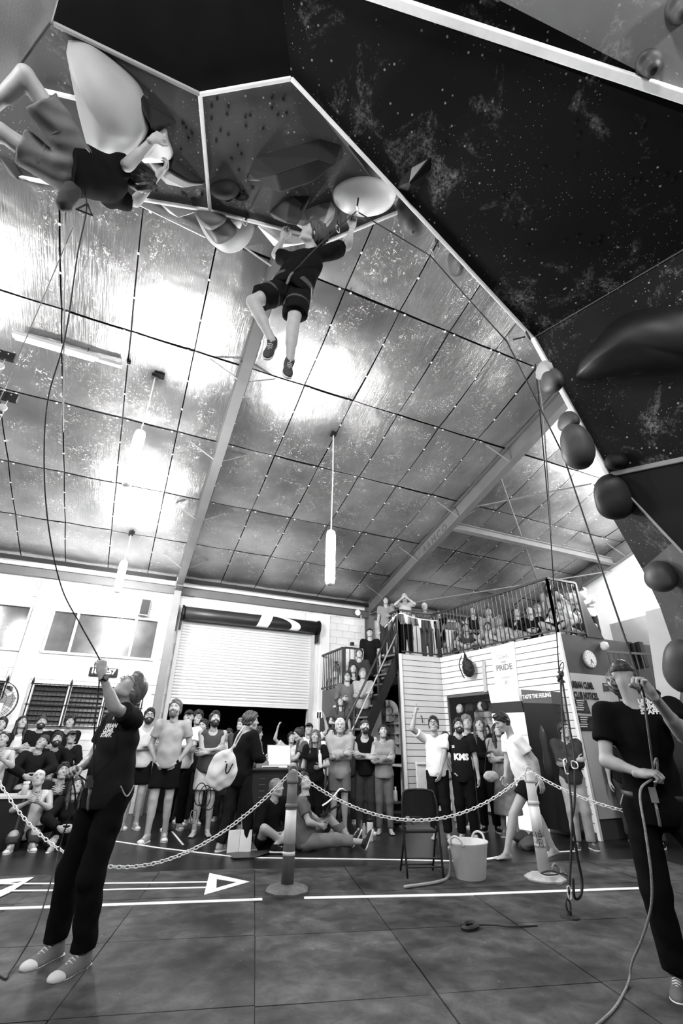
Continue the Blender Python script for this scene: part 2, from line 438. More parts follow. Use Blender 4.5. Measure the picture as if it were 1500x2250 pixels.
def foot_prims(F, t):
    """bare foot: ankle at origin, toes toward +Y, sole at z=-.075"""
    k = t.k
    def E(c, r, kk=.02): F.ell(t(c), np.array(r)*k, t.M, kk*k)
    def Cn(a, b, ra, rb, kk=.012): F.cone(t(a), t(b), ra*k, rb*k, kk*k)
    E((0, -.03, -.045), (.030, .038, .032)); Cn((0, 0, 0), (0, -.025, -.04), .036, .03)
    Cn((0, .0, -.01), (0, .1, -.052), .033, .022, .02); E((0, .09, -.055), (.045, .06, .02), .02); E((0, .03, -.055), (.03, .06, .02), .02)
    for i, x in enumerate((-.030, -.010, .007, .022, .035)):
        L_ = (.055, .052, .046, .038, .030)[i]; Cn((x, .12, -.06), (x*1.05, .12+L_, -.064), (.013, .009, .009, .008, .008)[i], (.011, .0075, .007, .007, .0065)[i], .004)

CACHE = {}
def cached(key, fn):
    if key not in CACHE: CACHE[key] = fn()
    return CACHE[key]
def c_head(female, mo, h=.0065):
    def mk():
        F = Field((-.11, -.13, -.19), (.11, .14, .14), h); head_prims(F, ID, female, mo); return F.net()
    return cached(('head', female, mo, h), mk)
def c_hand(pose, h=.0055):
    def mk():
        F = Field((-.1, -.06, -.13), (.08, .2, .04), h); hand_prims(F, ID, pose); return F.net()
    return cached(('hand', pose, h), mk)
def c_foot(h=.007):
    def mk():
        F = Field((-.07, -.09, -.1), (.07, .2, .06), h); foot_prims(F, ID); return F.net()
    return cached(('foot', h), mk)
def hair_mesh(kind, h=.0075):
    def mk():
        F = Field((-.17, -.2, -.42 if kind in ('long', 'ponytail') else -.16), (.17, .16, .19), h)
        top = (.086, .105, .092); fr = (0, .78, -.62); off = .022
        if kind in ('short', 'grey', 'buzz'):
            g = -.004 if kind == 'buzz' else .007; F.ell((0, -.015, .038), np.array(top)+g); F.ell((0, -.035, -.02), (.08+g, .075+g, .07), k=.03)
            F.cut(fr, (0, off*.78, -off*.62)); F.cut((0, .1, -1), (0, 0, -.055))
            if kind != 'buzz': F.ell((0, .045, .108), (.062, .048, .030), k=.02)
            F.wrinkle(.0045, 70, 1)
        elif kind in ('curly', 'afro'):
            g = .018 if kind == 'curly' else .03; F.ell((0, -.02, .05), np.array(top)+g); F.ell((0, -.05, -.0), (.088, .075, .07), k=.03)
            F.cut(fr, (0, .034*.78, -.034*.62)); F.ell((0, .045, .105), (.07, .045, .035), k=.02); F.wrinkle(.010, 75, 2)
        elif kind == 'long':
            F.ell((0, -.015, .038), np.array(top)+.004); F.ell((0, -.06, -.05), (.09, .06, .1), k=.04)
            for sx in (-1, 1): F.cone((sx*.08, -.0, .02), (sx*.085, -.02, -.18), .03, .035, .03); F.cone((sx*.085, -.02, -.16), (sx*.08, .0, -.32), .034, .015, .03)
            F.cone((0, -.08, -.05), (0, -.09, -.3), .075, .05, .04)
            F.ell((0, .115, -.03), (.055, .085, .10), k=.012, sub=True); F.ell((0, .03, -.1), (.06, .06, .1), k=.01, sub=True); F.wrinkle(.004, 60, 3)
        elif kind in ('bun', 'ponytail', 'tied'):
            F.ell((0, -.015, .038), np.array(top)+.002); F.ell((0, -.04, -.01), (.084, .07, .06), k=.03); F.cut(fr, (0, off*.78, -off*.62)); F.cut((0, .1, -1), (0, 0, -.05))
            if kind == 'bun': F.ell((0, -.09, .1), (.042, .038, .038), k=.015)
            if kind == 'ponytail': F.cone((0, -.11, .05), (.01, -.16, -.08), .028, .032, .02); F.cone((.01, -.16, -.08), (.015, -.13, -.26), .032, .012, .02)
            if kind == 'tied': F.ell((0, -.11, -.02), (.035, .03, .03), k=.015)
            F.wrinkle(.003, 70, 4)
        elif kind in ('cap', 'cap_back', 'beanie'):
            F.ell((0, -.012, .045), (.088, .107, .092)); F.cut((0, .12, -1), (0, 0, .045))
            sy = -1 if kind == 'cap_back' else 1
            if kind != 'beanie': F.ell((0, sy*.115, .052), (.062, .07, .009), frame((0, 1, -.25*sy), (0, .25*sy, 1)), k=.01)
            if kind == 'beanie': F.ell((0, -.06, .11), (.05, .05, .04), k=.04)
        elif kind == 'fringe':   # balding: sides only
            F.ell((0, -.02, .0), (.084, .095, .075)); F.cut((0, .9, -.4), (0, .005, 0)); F.cut((0, 0, 1), (0, 0, .045)); F.cut((0, 0, -1), (0, 0, -.045))
        V, Q = F.net(); return np_mesh('hair', V, Q)
    return cached(('hair', kind, h), mk)
def beard_mesh(full=True):
    def mk():
        F = Field((-.09, -.05, -.15), (.09, .13, .03), .005)
        F.ell((0, .033, -.036), (.071, .072, .092)); F.ell((0, .060, -.092), (.038, .038, .034), k=.03)
        for sx in (-1, 1): F.cone((sx*.055, .0, -.06), (sx*.02, .06, -.1), .024, .024, .02)
        F.cut((0, -.35, 1), (0, .085, -.034)); F.cut((0, -1, 0), (0, .02 if full else .055, 0))
        F.ell((0, .105, -.056), (.020, .03, .011), k=.004, sub=True)
        F.wrinkle(.0015, 160, 1)
        V, Q = F.net(); return np_mesh('beard', V, Q)
    return cached(('beard', full), mk)
def eye_mesh():
    return cached('eye', lambda: MB().lathe([(.0001, -.011), (.0078, -.0078), (.011, 0), (.0078, .0078), (.0001, .011)], n=10).mesh('eye', True))
def iris_mesh():
    return cached('iris', lambda: MB().lathe([(.0058, 0), (.0045, .0016), (.0001, .002)], n=10).mesh('iris', True))
def brow_mesh():
    def mk():
        b = MB()
        for sx in (-1, 1): b.tube([(sx*.014, .098, .031), (sx*.03, .094, .038), (sx*.046, .08, .034)], [.003, .0035, .002], 5)
        return b.mesh('eyebrows', True)
    return cached('brow', mk)
def glasses_mesh():
    def mk():
        b = MB(); a = np.linspace(0, 2*np.pi, 17)[:-1]
        for sx in (-1, 1):
            b.tube([(sx*.033+.024*math.cos(q), .112, .008+.019*math.sin(q)) for q in a], .0022, 5, closed=True)
            b.tube([(sx*.057, .111, .012), (sx*.08, .07, .012), (sx*.085, -.005, .006)], .002, 5)
        b.tube([(-.009, .113, .012), (.009, .113, .012)], .002, 5); return b.mesh('glasses', True)
    return cached('glasses', mk)
def shoe_meshes(kind='sneaker'):
    def mk():
        F = Field((-.08, -.11, -.1), (.08, .22, .07), .007)
        F.ell((0, -.025, -.04), (.036, .045, .04)); F.cone((0, -.01, .0 if kind != 'boot' else .04), (0, -.015, -.04), .044, .038, .02)
        F.cone((0, .01, -.02), (0, .12, -.05), .038, .028, .03); F.ell((0, .12, -.056), (.046, .075, .028), k=.03); F.ell((0, .04, -.055), (.037, .09, .025), k=.02)
        F.cut((0, 0, -1), (0, 0, -.068)); F.cut((0, .25, 1), (0, 0, .025 if kind != 'boot' else .09)); F.cone((0, -.01, .09), (0, -.008, -.0), .033, .031, .006, sub=True)
        V, Q = F.net(); up = np_mesh('shoe', V, Q)
        G = Field((-.08, -.11, -.1), (.08, .22, -.03), .006)
        G.ell((0, .12, -.075), (.050, .082, .05), k=.02); G.ell((0, .03, -.075), (.040, .1, .05), k=.02); G.ell((0, -.035, -.075), (.041, .045, .05), k=.02)
        G.cut((0, 0, 1), (0, 0, -.060)); G.cut((0, 0, -1), (0, 0, -.083))
        V, Q = G.net(); so = np_mesh('sole', V, Q)
        b = MB()
        for i in range(5):
            y = .035+i*.018; z = .010-i*.0075; b.tube([(-.022, y, z-.006), (0, y+.004, z+.006), (.022, y, z-.006)], .0035, 5)
        K = Field((-.08, .05, -.1), (.08, .24, .0), .007); K.ell((0, .155, -.056), (.047, .05, .030), k=.02); K.cut((0, 0, -1), (0, 0, -.066)); K.cut((0, -1, .6), (0, .135, -.04)); V, Q = K.net(); tc = np_mesh('toe_cap', V, Q)
        return up, so, b.mesh('laces', True), tc
    return cached(('shoe', kind), mk)

# ------------------------------------------------------------------ skeletons
def ik(a, b, l1, l2, pole):
    a, b = np.asarray(a, float), np.asarray(b, float); d = b-a; L_ = np.linalg.norm(d); m_ = min(L_, (l1+l2)*.999); u = d/(L_+1e-9)
    x = (m_*m_+l1*l1-l2*l2)/(2*m_); h = math.sqrt(max(l1*l1-x*x, 0)); p = np.asarray(pole, float); p = p-u*(p@u)
    e = a+u*x+nrm(p)*h; return e, (b if L_ <= (l1+l2) else a+u*m_)
ARMS = {'down': ((.25, .03, .86), (.6, -.6, 0)), 'pocket': ((.150, .045, .935), (.9, -.5, 0)), 'clasp': ((.045, .22, .90), (.8, -.3, 0)),
        'chin': ((.03, .17, 1.40), (.3, .2, -1)), 'photo': ((.075, .27, 1.53), (.9, .1, -.8)), 'hold': ((.10, .28, 1.12), (.6, -.4, -.6)),
        'point': ((.30, .17, 1.80), (.7, .5, -.4)), 'hips': ((.19, .0, 1.03), (1, -.3, 0)), 'raise': ((.33, .1, 1.85), (.9, .2, 0)), 'back': ((.12, -.16, .95), (.9, -.5, 0)),
        'reach': ((.16, .50, 1.08), (.6, -.2, -.7)), 'rail': ((.30, .33, 1.12), (.7, -.2, -.7)), 'clap': ((.04, .34, 1.35), (.6, -.2, -.8))}
def pose_J(H=1.75, arms=('down', 'down'), f=False, pitch=28, hyaw=0, roll=0, kind='stand', seat=.45, lean=6, stagger=0.0, spread=.10):
    s = H/1.75; J = {'s': s, 'f': f}; sw = .165 if f else .185; hw = .088
    pz = .93 if kind == 'stand' else (seat+.09)/s
    ln = math.radians(lean)
    def sp(x, y, z):   # torso points lean about the pelvis
        dz = z-.93; return np.array((x, y*1.0+dz*math.sin(ln), pz+dz*math.cos(ln)))
    J['pel'] = sp(0, 0, .93); J['hipL'] = sp(-hw, 0, .92); J['hipR'] = sp(hw, 0, .92)
    J['shL'] = sp(-sw, -.005, 1.425); J['shR'] = sp(sw, -.005, 1.425); J['neck'] = sp(0, -.01, 1.47)
    hp = math.radians(pitch); hy = math.radians(hyaw); hr = math.radians(roll)
    fw = np.array((-math.sin(hy)*math.cos(hp), math.cos(hy)*math.cos(hp), math.sin(hp)))
    upv = np.array((math.sin(hr), 0, math.cos(hr))); M = frame(fw, upv)
    nb = J['neck']+np.array((0, .012, .05)); J['headM'] = M; J['head'] = nb+M@np.array((0, .045, .10))
    for sd, sg, am in (('L', -1, arms[0]), ('R', 1, arms[1])):
        sh = J['sh'+sd]
        if am in ('cross', 'crossb'):
            w = {('L', 'cross'): (.09, .20, 1.13), ('R', 'cross'): (-.09, .225, 1.19), ('L', 'crossb'): (.09, .225, 1.19), ('R', 'crossb'): (-.09, .2, 1.13)}[(sd, am)]; wr = sp(*w); pole = (sg*.7, -.1, -.9)
        elif am == 'knee': wr = np.array((sg*.10, .40, pz+.20)); pole = (sg*1., -.1, .1)
        elif am == 'lap': wr = np.array((sg*.06, .24, pz+.10)); pole = (sg*1., -.3, -.1)
        elif am == 'elbowtable': wr = np.array((sg*.05, .45, pz+.42)); pole = (sg*.7, .2, -.8)
        else:
            w, pole = ARMS[am]; wr = sp(sg*w[0], w[1], w[2]); pole = (sg*pole[0], pole[1], pole[2])
        J['el'+sd], J['wr'+sd] = ik(sh, wr, .295, .255, pole)
    for sd, sg in (('L', -1), ('R', 1)):
        if kind == 'stand':
            fy = stagger*sg; J['kn'+sd] = np.array((sg*(hw+spread)/2, .03+fy*.5, .49)); J['an'+sd] = np.array((sg*spread, fy, .08)); J['toe'+sd] = np.array((sg*.25, 1, 0))
        elif kind == 'sit':
            J['kn'+sd] = np.array((sg*.14, .42, pz+.02)); J['an'+sd] = np.array((sg*.13, .47, max(pz-.44, .08/s if seat < .7 else pz-.44))); J['toe'+sd] = np.array((sg*.2, 1, 0))
        elif kind == 'floor':
            J['kn'+sd] = np.array((sg*.27, .30, .30)); J['an'+sd] = np.array((-sg*.10, .36, .09)); J['toe'+sd] = np.array((sg*.8, .6, 0))
        elif kind == 'kneel':
            J['kn'+sd] = np.array((sg*.13, .28, pz-.30)); J['an'+sd] = np.array((sg*.12, -.12, pz-.35)); J['toe'+sd] = np.array((0, -1, -.3))
    for k_ in J:
        if isinstance(J[k_], np.ndarray) and k_ not in ('headM', 'toeL', 'toeR'): J[k_] = J[k_]*s
    return J

def torso_prims(F, J, g=0.0, k=.05, loose=0.0):
    s = J['s']; f = J['f']; c = (J['shL']+J['shR'])/2; p = (J['hipL']+J['hipR'])/2; d = c-p; L_ = np.linalg.norm(d); u = d/L_; fat = J.get('fat', 1.0)
    M1 = frame(np.cross(u, nrm(J['shR']-J['shL'])), u); M2 = frame(np.cross(u, nrm(J['hipR']-J['hipL'])), u)
    A = np.array
    F.ell(p+d*.70, A((.140 if f else .158, .100 if f else .112, .175))*s*fat, M1, k, grow=g)
    F.ell(p+d*.36+M2[:, 1]*.01, A((.112 if f else .137, .09 if f else .105, .165))*s*fat, M2, k, grow=g+loose)
    F.ell(p+d*.02-M2[:, 1]*.01, A((.160 if f else .158, .115, .125))*s*fat, M2, k, grow=g+loose*.6+(.007 if g > 0 else 0))
    for sd in 'LR':
        sh = J['sh'+sd]; q = c+(sh-c)*.25; F.cone(q-u*.015, sh-u*.01, .058*s+g, .050*s+g, k*.8)
    if f:
        for sg in (-1, 1): F.ell(p+d*.70+M1@(A((sg*.065, .085, .0))*s), A((.055, .05, .055))*s, M1, .03, grow=g)
    return c, p, u, M1, M2

def body_mesh(J, h=.017, hero=False, feet=False, hands=('relax', 'relax')):
    s = J['s']; f = J['f']; pts = np.array([v for k, v in J.items() if isinstance(v, np.ndarray) and v.shape == (3,) and k not in ('toeL', 'toeR', 'palmL', 'palmR', 'hdirL', 'hdirR')])
    F = Field(pts.min(0)-.24, pts.max(0)+.24, h); t_ = .9 if f else 1.0
    c, p, u, M1, M2 = torso_prims(F, J, -.004)
    tn = T(J['headM'], J['head'], s); nb = tn((0, -.045, -.055) if hero else (0, -.04, -.12)); F.cone(J['neck']-u*.05, nb, .056*s*t_, .053*s*t_, .05)
    for sd, sg in (('L', -1), ('R', 1)):
        F.cone(J['sh'+sd], J['el'+sd], .050*s*t_, .040*s*t_, .03); e, w = J['el'+sd], J['wr'+sd]
        F.cone(e, w, .040*s*t_, .025*s*t_, .02); F.cone(e+(w-e)*.12, e+(w-e)*.4, .043*s*t_, .037*s*t_, .02)
        hp, kn, an = J['hip'+sd], J['kn'+sd], J['an'+sd]
        F.cone(hp, kn, .086*s, .056*s, .04); F.cone(kn, an, .054*s, .036*s, .02)
        back = nrm(np.cross(nrm(kn-an), nrm(J['hipR']-J['hipL']))); q = kn+(an-kn)*.3
        tow = J['toe'+sd]; bk = -nrm(tow-nrm(kn-an)*(tow@nrm(kn-an))); F.cone(kn+(an-kn)*.12+bk*.012*s, kn+(an-kn)*.5+bk*.012*s, .052*s*t_, .045*s*t_, .03)
    hd = {}
    for sd in 'LR':
        dr = J.get('hdir'+sd); dr = nrm(J['wr'+sd]-J['el'+sd]) if dr is None else nrm(dr)
        pm = J.get('palm'+sd); pm = ((c+p)/2-J['wr'+sd]) if pm is None else pm
        hd[sd] = T(frame(dr, -np.asarray(pm, float)), J['wr'+sd], s*(.9 if f else 1), mir=(sd == 'L'))
    # the right hand's thumb must sit on the -x side when the palm faces -z
    J['handT'] = hd; J['headT'] = tn
    ft = {}
    for sd in 'LR':
        tow = nrm(J['toe'+sd]); up = J.get('footup'+sd, np.array((0, 0, 1.))); ft[sd] = T(frame(tow, up), J['an'+sd], s*.97*J.get('footk', 1), mir=(sd == 'L'))
    J['footT'] = ft
    Vs, Qs = [], []
    if hero:
        head_prims(F, tn, f, J.get('mouth', False), False)
        if feet:
            for sd in 'LR': foot_prims(F, ft[sd])
    Vn, Qn = F.net(); Vs.append(Vn); Qs.append(Qn); n = len(Vn)
    parts = []
    if not hero:
        parts.append((c_head(f, J.get('mouth', False), .0065 if h < .019 else .008 if h < .022 else .010), tn))
        if feet: parts += [(c_foot(.008), ft['L']), (c_foot(.008), ft['R'])]
    if feet is not None or True:
        for sd, ps in (('L', hands[0]), ('R', hands[1])):
            if ps: parts.append((c_hand(ps, .0045 if hero else (.0065 if h < .022 else .009)), hd[sd]))
    for (V0, Q0), t in parts:
        Vs.append(t(V0)); Qs.append((Q0[:, ::-1] if t.mir else Q0)+n); n += len(V0)
    return np_mesh('body', np.concatenate(Vs), np.concatenate(Qs))

def bounds(J, pad=.22):
    pts = np.array([J[k] for k in ('shL', 'shR', 'elL', 'elR', 'hipL', 'hipR', 'pel', 'wrL', 'wrR')]); return pts.min(0)-pad, pts.max(0)+pad
def top_mesh(J, kind='tee', h=.018, g=.014, loose=.012, hem=.06, wr=.003, seed=0.):
    lo, hi = bounds(J); F = Field(lo, hi, h); s = J['s']
    c, p, u, M1, M2 = torso_prims(F, J, g, loose=loose)
    F.cone(p-u*.12*s, p+u*.12*s, .135*s, .14*s, .08)
    k_ = {'tee': .62, 'tank': -1, 'cap': .3, 'long': 1, 'jacket': 1}[kind]
    F.cut(-u, p-u*hem*s)
    for sd in 'LR':
        sh, e, w = J['sh'+sd], J['el'+sd], J['wr'+sd]; g2 = g+(.006 if kind != 'jacket' else .014)
        if k_ > 0: F.cone(sh, sh+(e-sh)*k_ if k_ < 1 else e, .053*s+g2, (.054 if k_ < 1 else .045)*s+g2, .03, flat=(k_ < 1))
        if k_ == 1: F.cone(e, e+(w-e)*.93, .043*s+g2, .031*s+g2, .02, flat=True)
    tn = T(J['headM'], J['head'], s); nb = tn((0, -.04, -.12)); ax = nrm(nb-(c-u*.05))
    if kind in ('tank',):
        for sd in 'LR':
            sh = J['sh'+sd]; o = nrm(sh-c); F.cone(sh+o*.05*s+u*.02, sh+o*.035*s-u*.13*s, .075*s, .06*s, .01, sub=True)
        F.ell(c+u*.06+M1[:, 1]*.06, (.085, .075, .12), M1, .01, sub=True)
    F.cone(c-u*.01, nb+ax*.25, .064*s, .075*s, .008, sub=True)
    if J.get('low'): F.ell(c+u*.02+M1[:, 1]*.09, (.05, .06, .08), M1, .01, sub=True)
    if wr: F.wrinkle(wr, 22, seed)
    V, Q = F.net(); return np_mesh('top', V, Q)
def bottom_mesh(J, kind='trousers', h=.018, g=.012, seed=0., waist=.10, wr=.003):
    ks = [J[k] for k in ('hipL', 'hipR', 'knL', 'knR', 'anL', 'anR')]; pts = np.array(ks); F = Field(pts.min(0)-.26, pts.max(0)+.26, h); s = J['s']
    c = (J['shL']+J['shR'])/2; p = (J['hipL']+J['hipR'])/2; d = c-p; u = nrm(d); M2 = frame(np.cross(u, nrm(J['hipR']-J['hipL'])), u); f = J['f']
    F.ell(p-M2[:, 1]*.01*s, np.array((.160, .115, .125))*s, M2, .04, grow=min(g, .010))
    F.ell(p+u*.1*s, np.array((.135, .10, .12))*s, M2, .04, grow=min(g, .006))
    fr = {'trousers': 2, 'skinny': 2, 'shorts': .72, 'miniskirt': .5, 'cropped': 1.6, 'skirt': 0}[kind]; slim = kind == 'skinny'
    if kind == 'skirt':
        mk = (J['anL']+J['anR'])/2; q = p+(mk-p)*.72; F.cone(p, q, .15*s, .25*s, .05, flat=True); wr = .008
    else:
        for sd in 'LR':
            hp, kn, an = J['hip'+sd], J['kn'+sd], J['an'+sd]
            if fr <= 1: F.cone(hp, hp+(kn-hp)*fr, .092*s+g, (.088 if not slim else .065)*s+g+.008, .03, flat=True)
            else:
                F.cone(hp, kn, (.088 if not slim else .086)*s+g, (.062 if slim else .070)*s+g, .04)
                F.cone(kn, kn+(an-kn)*(.96 if fr == 2 else .6), (.058 if slim else .068)*s+g, (.043 if slim else .058)*s+g, .03, flat=True)
    F.cut(u, p+u*waist*s)
    if wr: F.wrinkle(wr, 24, seed+5)
    V, Q = F.net(); return np_mesh('bottoms', V, Q)

SKIN = gm(.34, .5, noise=.08, scale=14, name='skin'); SKIN2 = gm(.24, .5, noise=.08, scale=14, name='skin_tan')
HAIRM = gm(.018, .45, noise=.3, scale=40, name='dark_hair'); HAIRL = gm(.16, .45, noise=.3, scale=40, name='fair_hair'); HAIRG = gm(.55, .5, noise=.2, scale=40, name='grey_hair')
EYEW = gm(.42, .3, name='eye_white'); IRIS = gm(.01, .2, name='iris')
def cloth(v): v = v*.6 if v < .03 else v; return gm(v, .9, noise=.12, scale=9, bump=.25, bscale=220, name='cloth_%d' % int(v*1000), spec=.06)

def dress(root, J, h=.017, hero=False, skin=SKIN, hair='short', hairm=HAIRM, top=('tee', .02), bottom=('trousers', .012), shoes=.3, feet=False, beard=None, specs=False,
          hands=('relax', 'relax'), eyes=True, mid=None, outer=None, seed=0., hem=.06, shoekind='sneaker', hc=None, waist=.10):
    """adds body, clothing, shoes, hair and face parts of one person to its Empty"""
    bare = feet
    o = {}
    o['body'] = link('body', body_mesh(J, h, hero, bare, hands), root, skin)
    hc = hc or h*1.06
    if top: o['top'] = link({'tee': 'shirt', 'tank': 'tank_top', 'cap': 'shirt', 'long': 'sweater', 'jacket': 'jacket'}[top[0]], top_mesh(J, top[0], hc, **{'hem': hem, 'seed': seed, **(top[2] if len(top) > 2 else {})}), root, cloth(top[1]))
    if outer: o['outer'] = link('cardigan', top_mesh(J, outer[0], hc, g=.026, hem=.12, seed=seed+1), root, cloth(outer[1]))
    if bottom: o['bottom'] = link({'trousers': 'trousers', 'skinny': 'trousers', 'shorts': 'shorts', 'miniskirt': 'shorts', 'cropped': 'trousers', 'skirt': 'skirt'}[bottom[0]], bottom_mesh(J, bottom[0], hc, seed=seed, waist=waist, **(bottom[2] if len(bottom) > 2 else {})), root, cloth(bottom[1]))
    if shoes is not None and not bare:
        up, so, la, tcp = shoe_meshes(shoekind)
        for sd in 'LR':
            a = link('shoe', up, root, cloth(shoes)); a.matrix_local = J['footT'][sd].mat()
            link('sole', so, a, cloth(.6 if shoes < .5 else .7)); link('laces', la, a, cloth(.7 if shoes < .5 else .5))
            if shoes in (.18, .25, .3): link('toe_cap', tcp, a, cloth(.62))
    hm = J['headT'].mat()
    if hair:
        nm = {'cap': 'cap', 'cap_back': 'cap', 'beanie': 'beanie'}.get(hair, 'hair')
        if nm != 'hair':
            q = link('hair', hair_mesh('buzz'), root, hairm); q.matrix_local = hm
        q = link(nm, hair_mesh(hair), root, hairm if nm == 'hair' else cloth(.03 if top is None or top[1] > .02 else .05)); q.matrix_local = hm; o['hair'] = q
    if eyes:
        for sx in (-1, 1):
            q = link('eye', eye_mesh(), root, EYEW); q.matrix_local = hm@Matrix.Translation((sx*.031, .073, .010))
            i_ = link('iris', iris_mesh(), q, IRIS); i_.matrix_local = Matrix.Rotation(.35, 4, 'X')@Matrix.Translation((0, .0100, 0))@Matrix.Rotation(-math.pi/2, 4, 'X')
        q = link('eyebrows', brow_mesh(), root, hairm if hairm != HAIRG else gm(.2, .6)); q.matrix_local = hm
    if beard: q = link('beard', beard_mesh(beard != 'goatee'), root, hairm if hairm != HAIRG else gm(.25)); q.matrix_local = hm
    if specs: q = link('glasses', glasses_mesh(), root, BLACK); q.matrix_local = hm
    return o

def yaw_to_cam(x, y, off=0.0):
    """rotation about z so that local +y looks at the camera's side of the room, turned by off degrees"""
    return math.atan2(x, -y)+math.radians(off) if True else 0
# ================================================================== THE SETTING
WY, EAVE, SL = 12.5, 5.28, math.tan(math.radians(14.5))   # far wall, eaves height, roof slope
def roofz(Y): return EAVE+SL*(WY-Y)
XL, XR, YB = -7.5, 12.4, -5.0
MU = np.array((math.cos(math.radians(14.5)), -math.sin(math.radians(14.5)), 0)); MV = np.array((math.sin(math.radians(14.5)), math.cos(math.radians(14.5)), 0)); MO = V3(1.04, 3.51, 0)

# floor: concrete slab, rubber mats inside the taped line
RUB = mat_floor('rubber_mat', .038, .2, 2.1, .6); CONC = mat_floor('sealed_concrete', .014, .7, 1.3, .3)
fl = struct(MB().box(((XL+XR)/2, (YB+WY)/2, -.06), (XR-XL+.6, WY-YB+.6, .12)).build('floor', CONC))
mm = MB().box((0, 0, .002), (1.092, 1.092, .016)).mesh('floor_mat')
for i in range(-4, 5):
    for j in range(-5, 4):
        c = MO+MU*(i+.5)*1.1+MV*(j+.5)*1.1
        if c[1] > 7.2-.18*c[0] and c[0] > -1.5: continue
        if c[1] > 6.1-.12*(c[0]-5) and c[0] > 3.2: continue
        o = link('floor_mat', mm, fl, RUB, c+V3(0, 0, .003*((i*7+j*3) % 3)), (0, 0, -math.radians(14.5)+.004*((i*5+j) % 3-1)))
# foil insulated ceiling, one panel per bay cell
FOIL = foil_mat()
ce = struct(MB().prism([(XL-.3, YB, roofz(YB)+.06), (XR+.3, YB, roofz(YB)+.06), (XR+.3, WY+.1, roofz(WY+.1)+.06), (XL-.3, WY+.1, roofz(WY+.1)+.06)], (0, 0, .12)).build('ceiling', gm(.05, .7)))
seamY = [12.55, 10.87, 9.28, 7.58, 5.88, 4.16, 2.46, .76, -.94, -2.64, -5.0]; seamX = [-1.93+.945*i for i in range(-6, 16)]
for a, b in zip(seamY[1:], seamY[:-1]):
    L_ = (b-a)/math.cos(math.radians(14.5)); nx, ny = 4, 10; vs = []; fs = []
    for j in range(ny+1):
        for i in range(nx+1):
            x = (i/nx-.5)*.925; y = (j/ny-.5)*(L_-.03)
            vs.append((x, y, -.035*math.sin(math.pi*j/ny)**.8-.012*math.sin(math.pi*i/nx)))
    for j in range(ny):
        for i in range(nx): q = j*(nx+1)+i; fs.append((q, q+nx+1, q+nx+2, q+1))
    me = np_mesh('ceiling_panel', vs, np.array(fs))
    for i in range(len(seamX)-1):
        x = (seamX[i]+seamX[i+1])/2; y = (a+b)/2
        rj = random.Random(i*31+int(a*10)); link('ceiling_panel', me, ce, FOIL, (x, y, roofz(y)+.012), (-math.atan(SL)+rj.uniform(-.012, .012), rj.uniform(-.012, .012), 0))
fx = MB()                       # bright screw caps along the seams
for x in seamX[4:]:
    for y in seamY[1:7]:
        for dx, dy in ((-.09, 0), (.09, 0), (0, .55), (0, -.55)): fx.lathe([(.0001, -.01), (.018, -.008), (.02, 0)], (x+dx, y+dy, roofz(y+dy)-.02), 7)
q = fx.build('screw_cap', gm(.8, .4, emit=0), ce); q['kind'] = 'stuff'

# steel portal frames (I sections), eaves beam, struts and rods
FRM = gm(.11, .5, noise=.1, scale=3, name='grey_steel'); FRL = gm(.20, .5, noise=.1, scale=3, name='light_steel')
def isect(name, a, b, d, w, mt, parent=None, up=(0, 0, 1)):
    a, b = V3(*a), V3(*b); y = nrm(b-a); x = nrm(np.cross(y, up)); z = np.cross(x, y); m_ = MB()
    for s_ in (-1, 1): m_.beam(a+z*s_*d/2, b+z*s_*d/2, w, .014, up)
    m_.beam(a, b, .012, d, up); return m_.build(name, mt, parent)
def rafter(X, ya, yb, d=.36, w=.17, lab=''):
    t = empty('portal_frame', (X, WY-.2, 0), 0, lab, 'beam', 'steel portal frames under the roof')
    o = isect('rafter', (0, ya-WY+.2, roofz(ya)-.06-d/2), (0, yb-WY+.2, roofz(yb)-.06-d/2), d, w, FRM, t)
    return t, o
frames = []
for X, lab in ((.77, 'grey steel roof beam left of the hanging tube lamp, ending beside the roller door'), (6.40, 'grey steel roof beam crossing behind the dark climbing wall edge'), (12.05, 'grey steel end-wall roof beam above the white gable')):
    t, o = rafter(X, -4.5, WY-.35, lab=lab); frames.append(t)
    isect('post', (0, 0, 0), (0, 0, roofz(WY-.2)-.1), .30, .17, FRM if X > 1 else FRL, t, up=(0, 1, 0))
    for yy in (11.3, 9.4, 7.6, 5.8, 4.0):
        zr = roofz(yy)-.05
        for sg in (-1, 1): MB().beam((sg*.05, yy-WY+.2, zr-.36), (sg*.55, yy-WY+.2+.1, roofz(yy+.1)-.03), .03, .008).build('fly_brace', FRL, t)
    MB().box((0, -.35, roofz(WY-.5)-.52), (.17, .5, .02)).build('haunch', FRM, t)
    for (dy, s_) in ((2.9, 1),):
        pass
LETT = gm(.06, .6, name='stencil')
for X, yy in ((6.40, 8.6), (12.05, 8.55)):
    th = math.radians(14.5); text_obj('ARMCO', .26, np.stack([(0, -math.cos(th), math.sin(th)), (0, math.sin(th), math.cos(th)), (-1, 0, 0)], 1), (X-.012, yy+.6, roofz(yy+.6)-.26), LETT, parent=None, spacing=1.35).name = 'stencil_lettering'
for o in list(COL.objects):
    if o.name.startswith('stencil_lettering'):
        fr = frames[1] if o.name == 'stencil_lettering' else frames[2]; o.parent = fr; o.matrix_parent_inverse = Matrix.Translation(-fr.location)
def thing(mb, name, mt, label, cat, group=None, smooth=False, bev=0):
    o = mb.build(name, mt, None, smooth)
    if bev: bevel(o, bev)
    return tag(o, label, cat, group)
o = isect('eaves_beam', (XL, WY-.12, EAVE-.33), (XR, WY-.12, EAVE-.33), .2, .1, FRM); tag(o, 'long grey steel channel running along the top of the white far wall', 'beam')
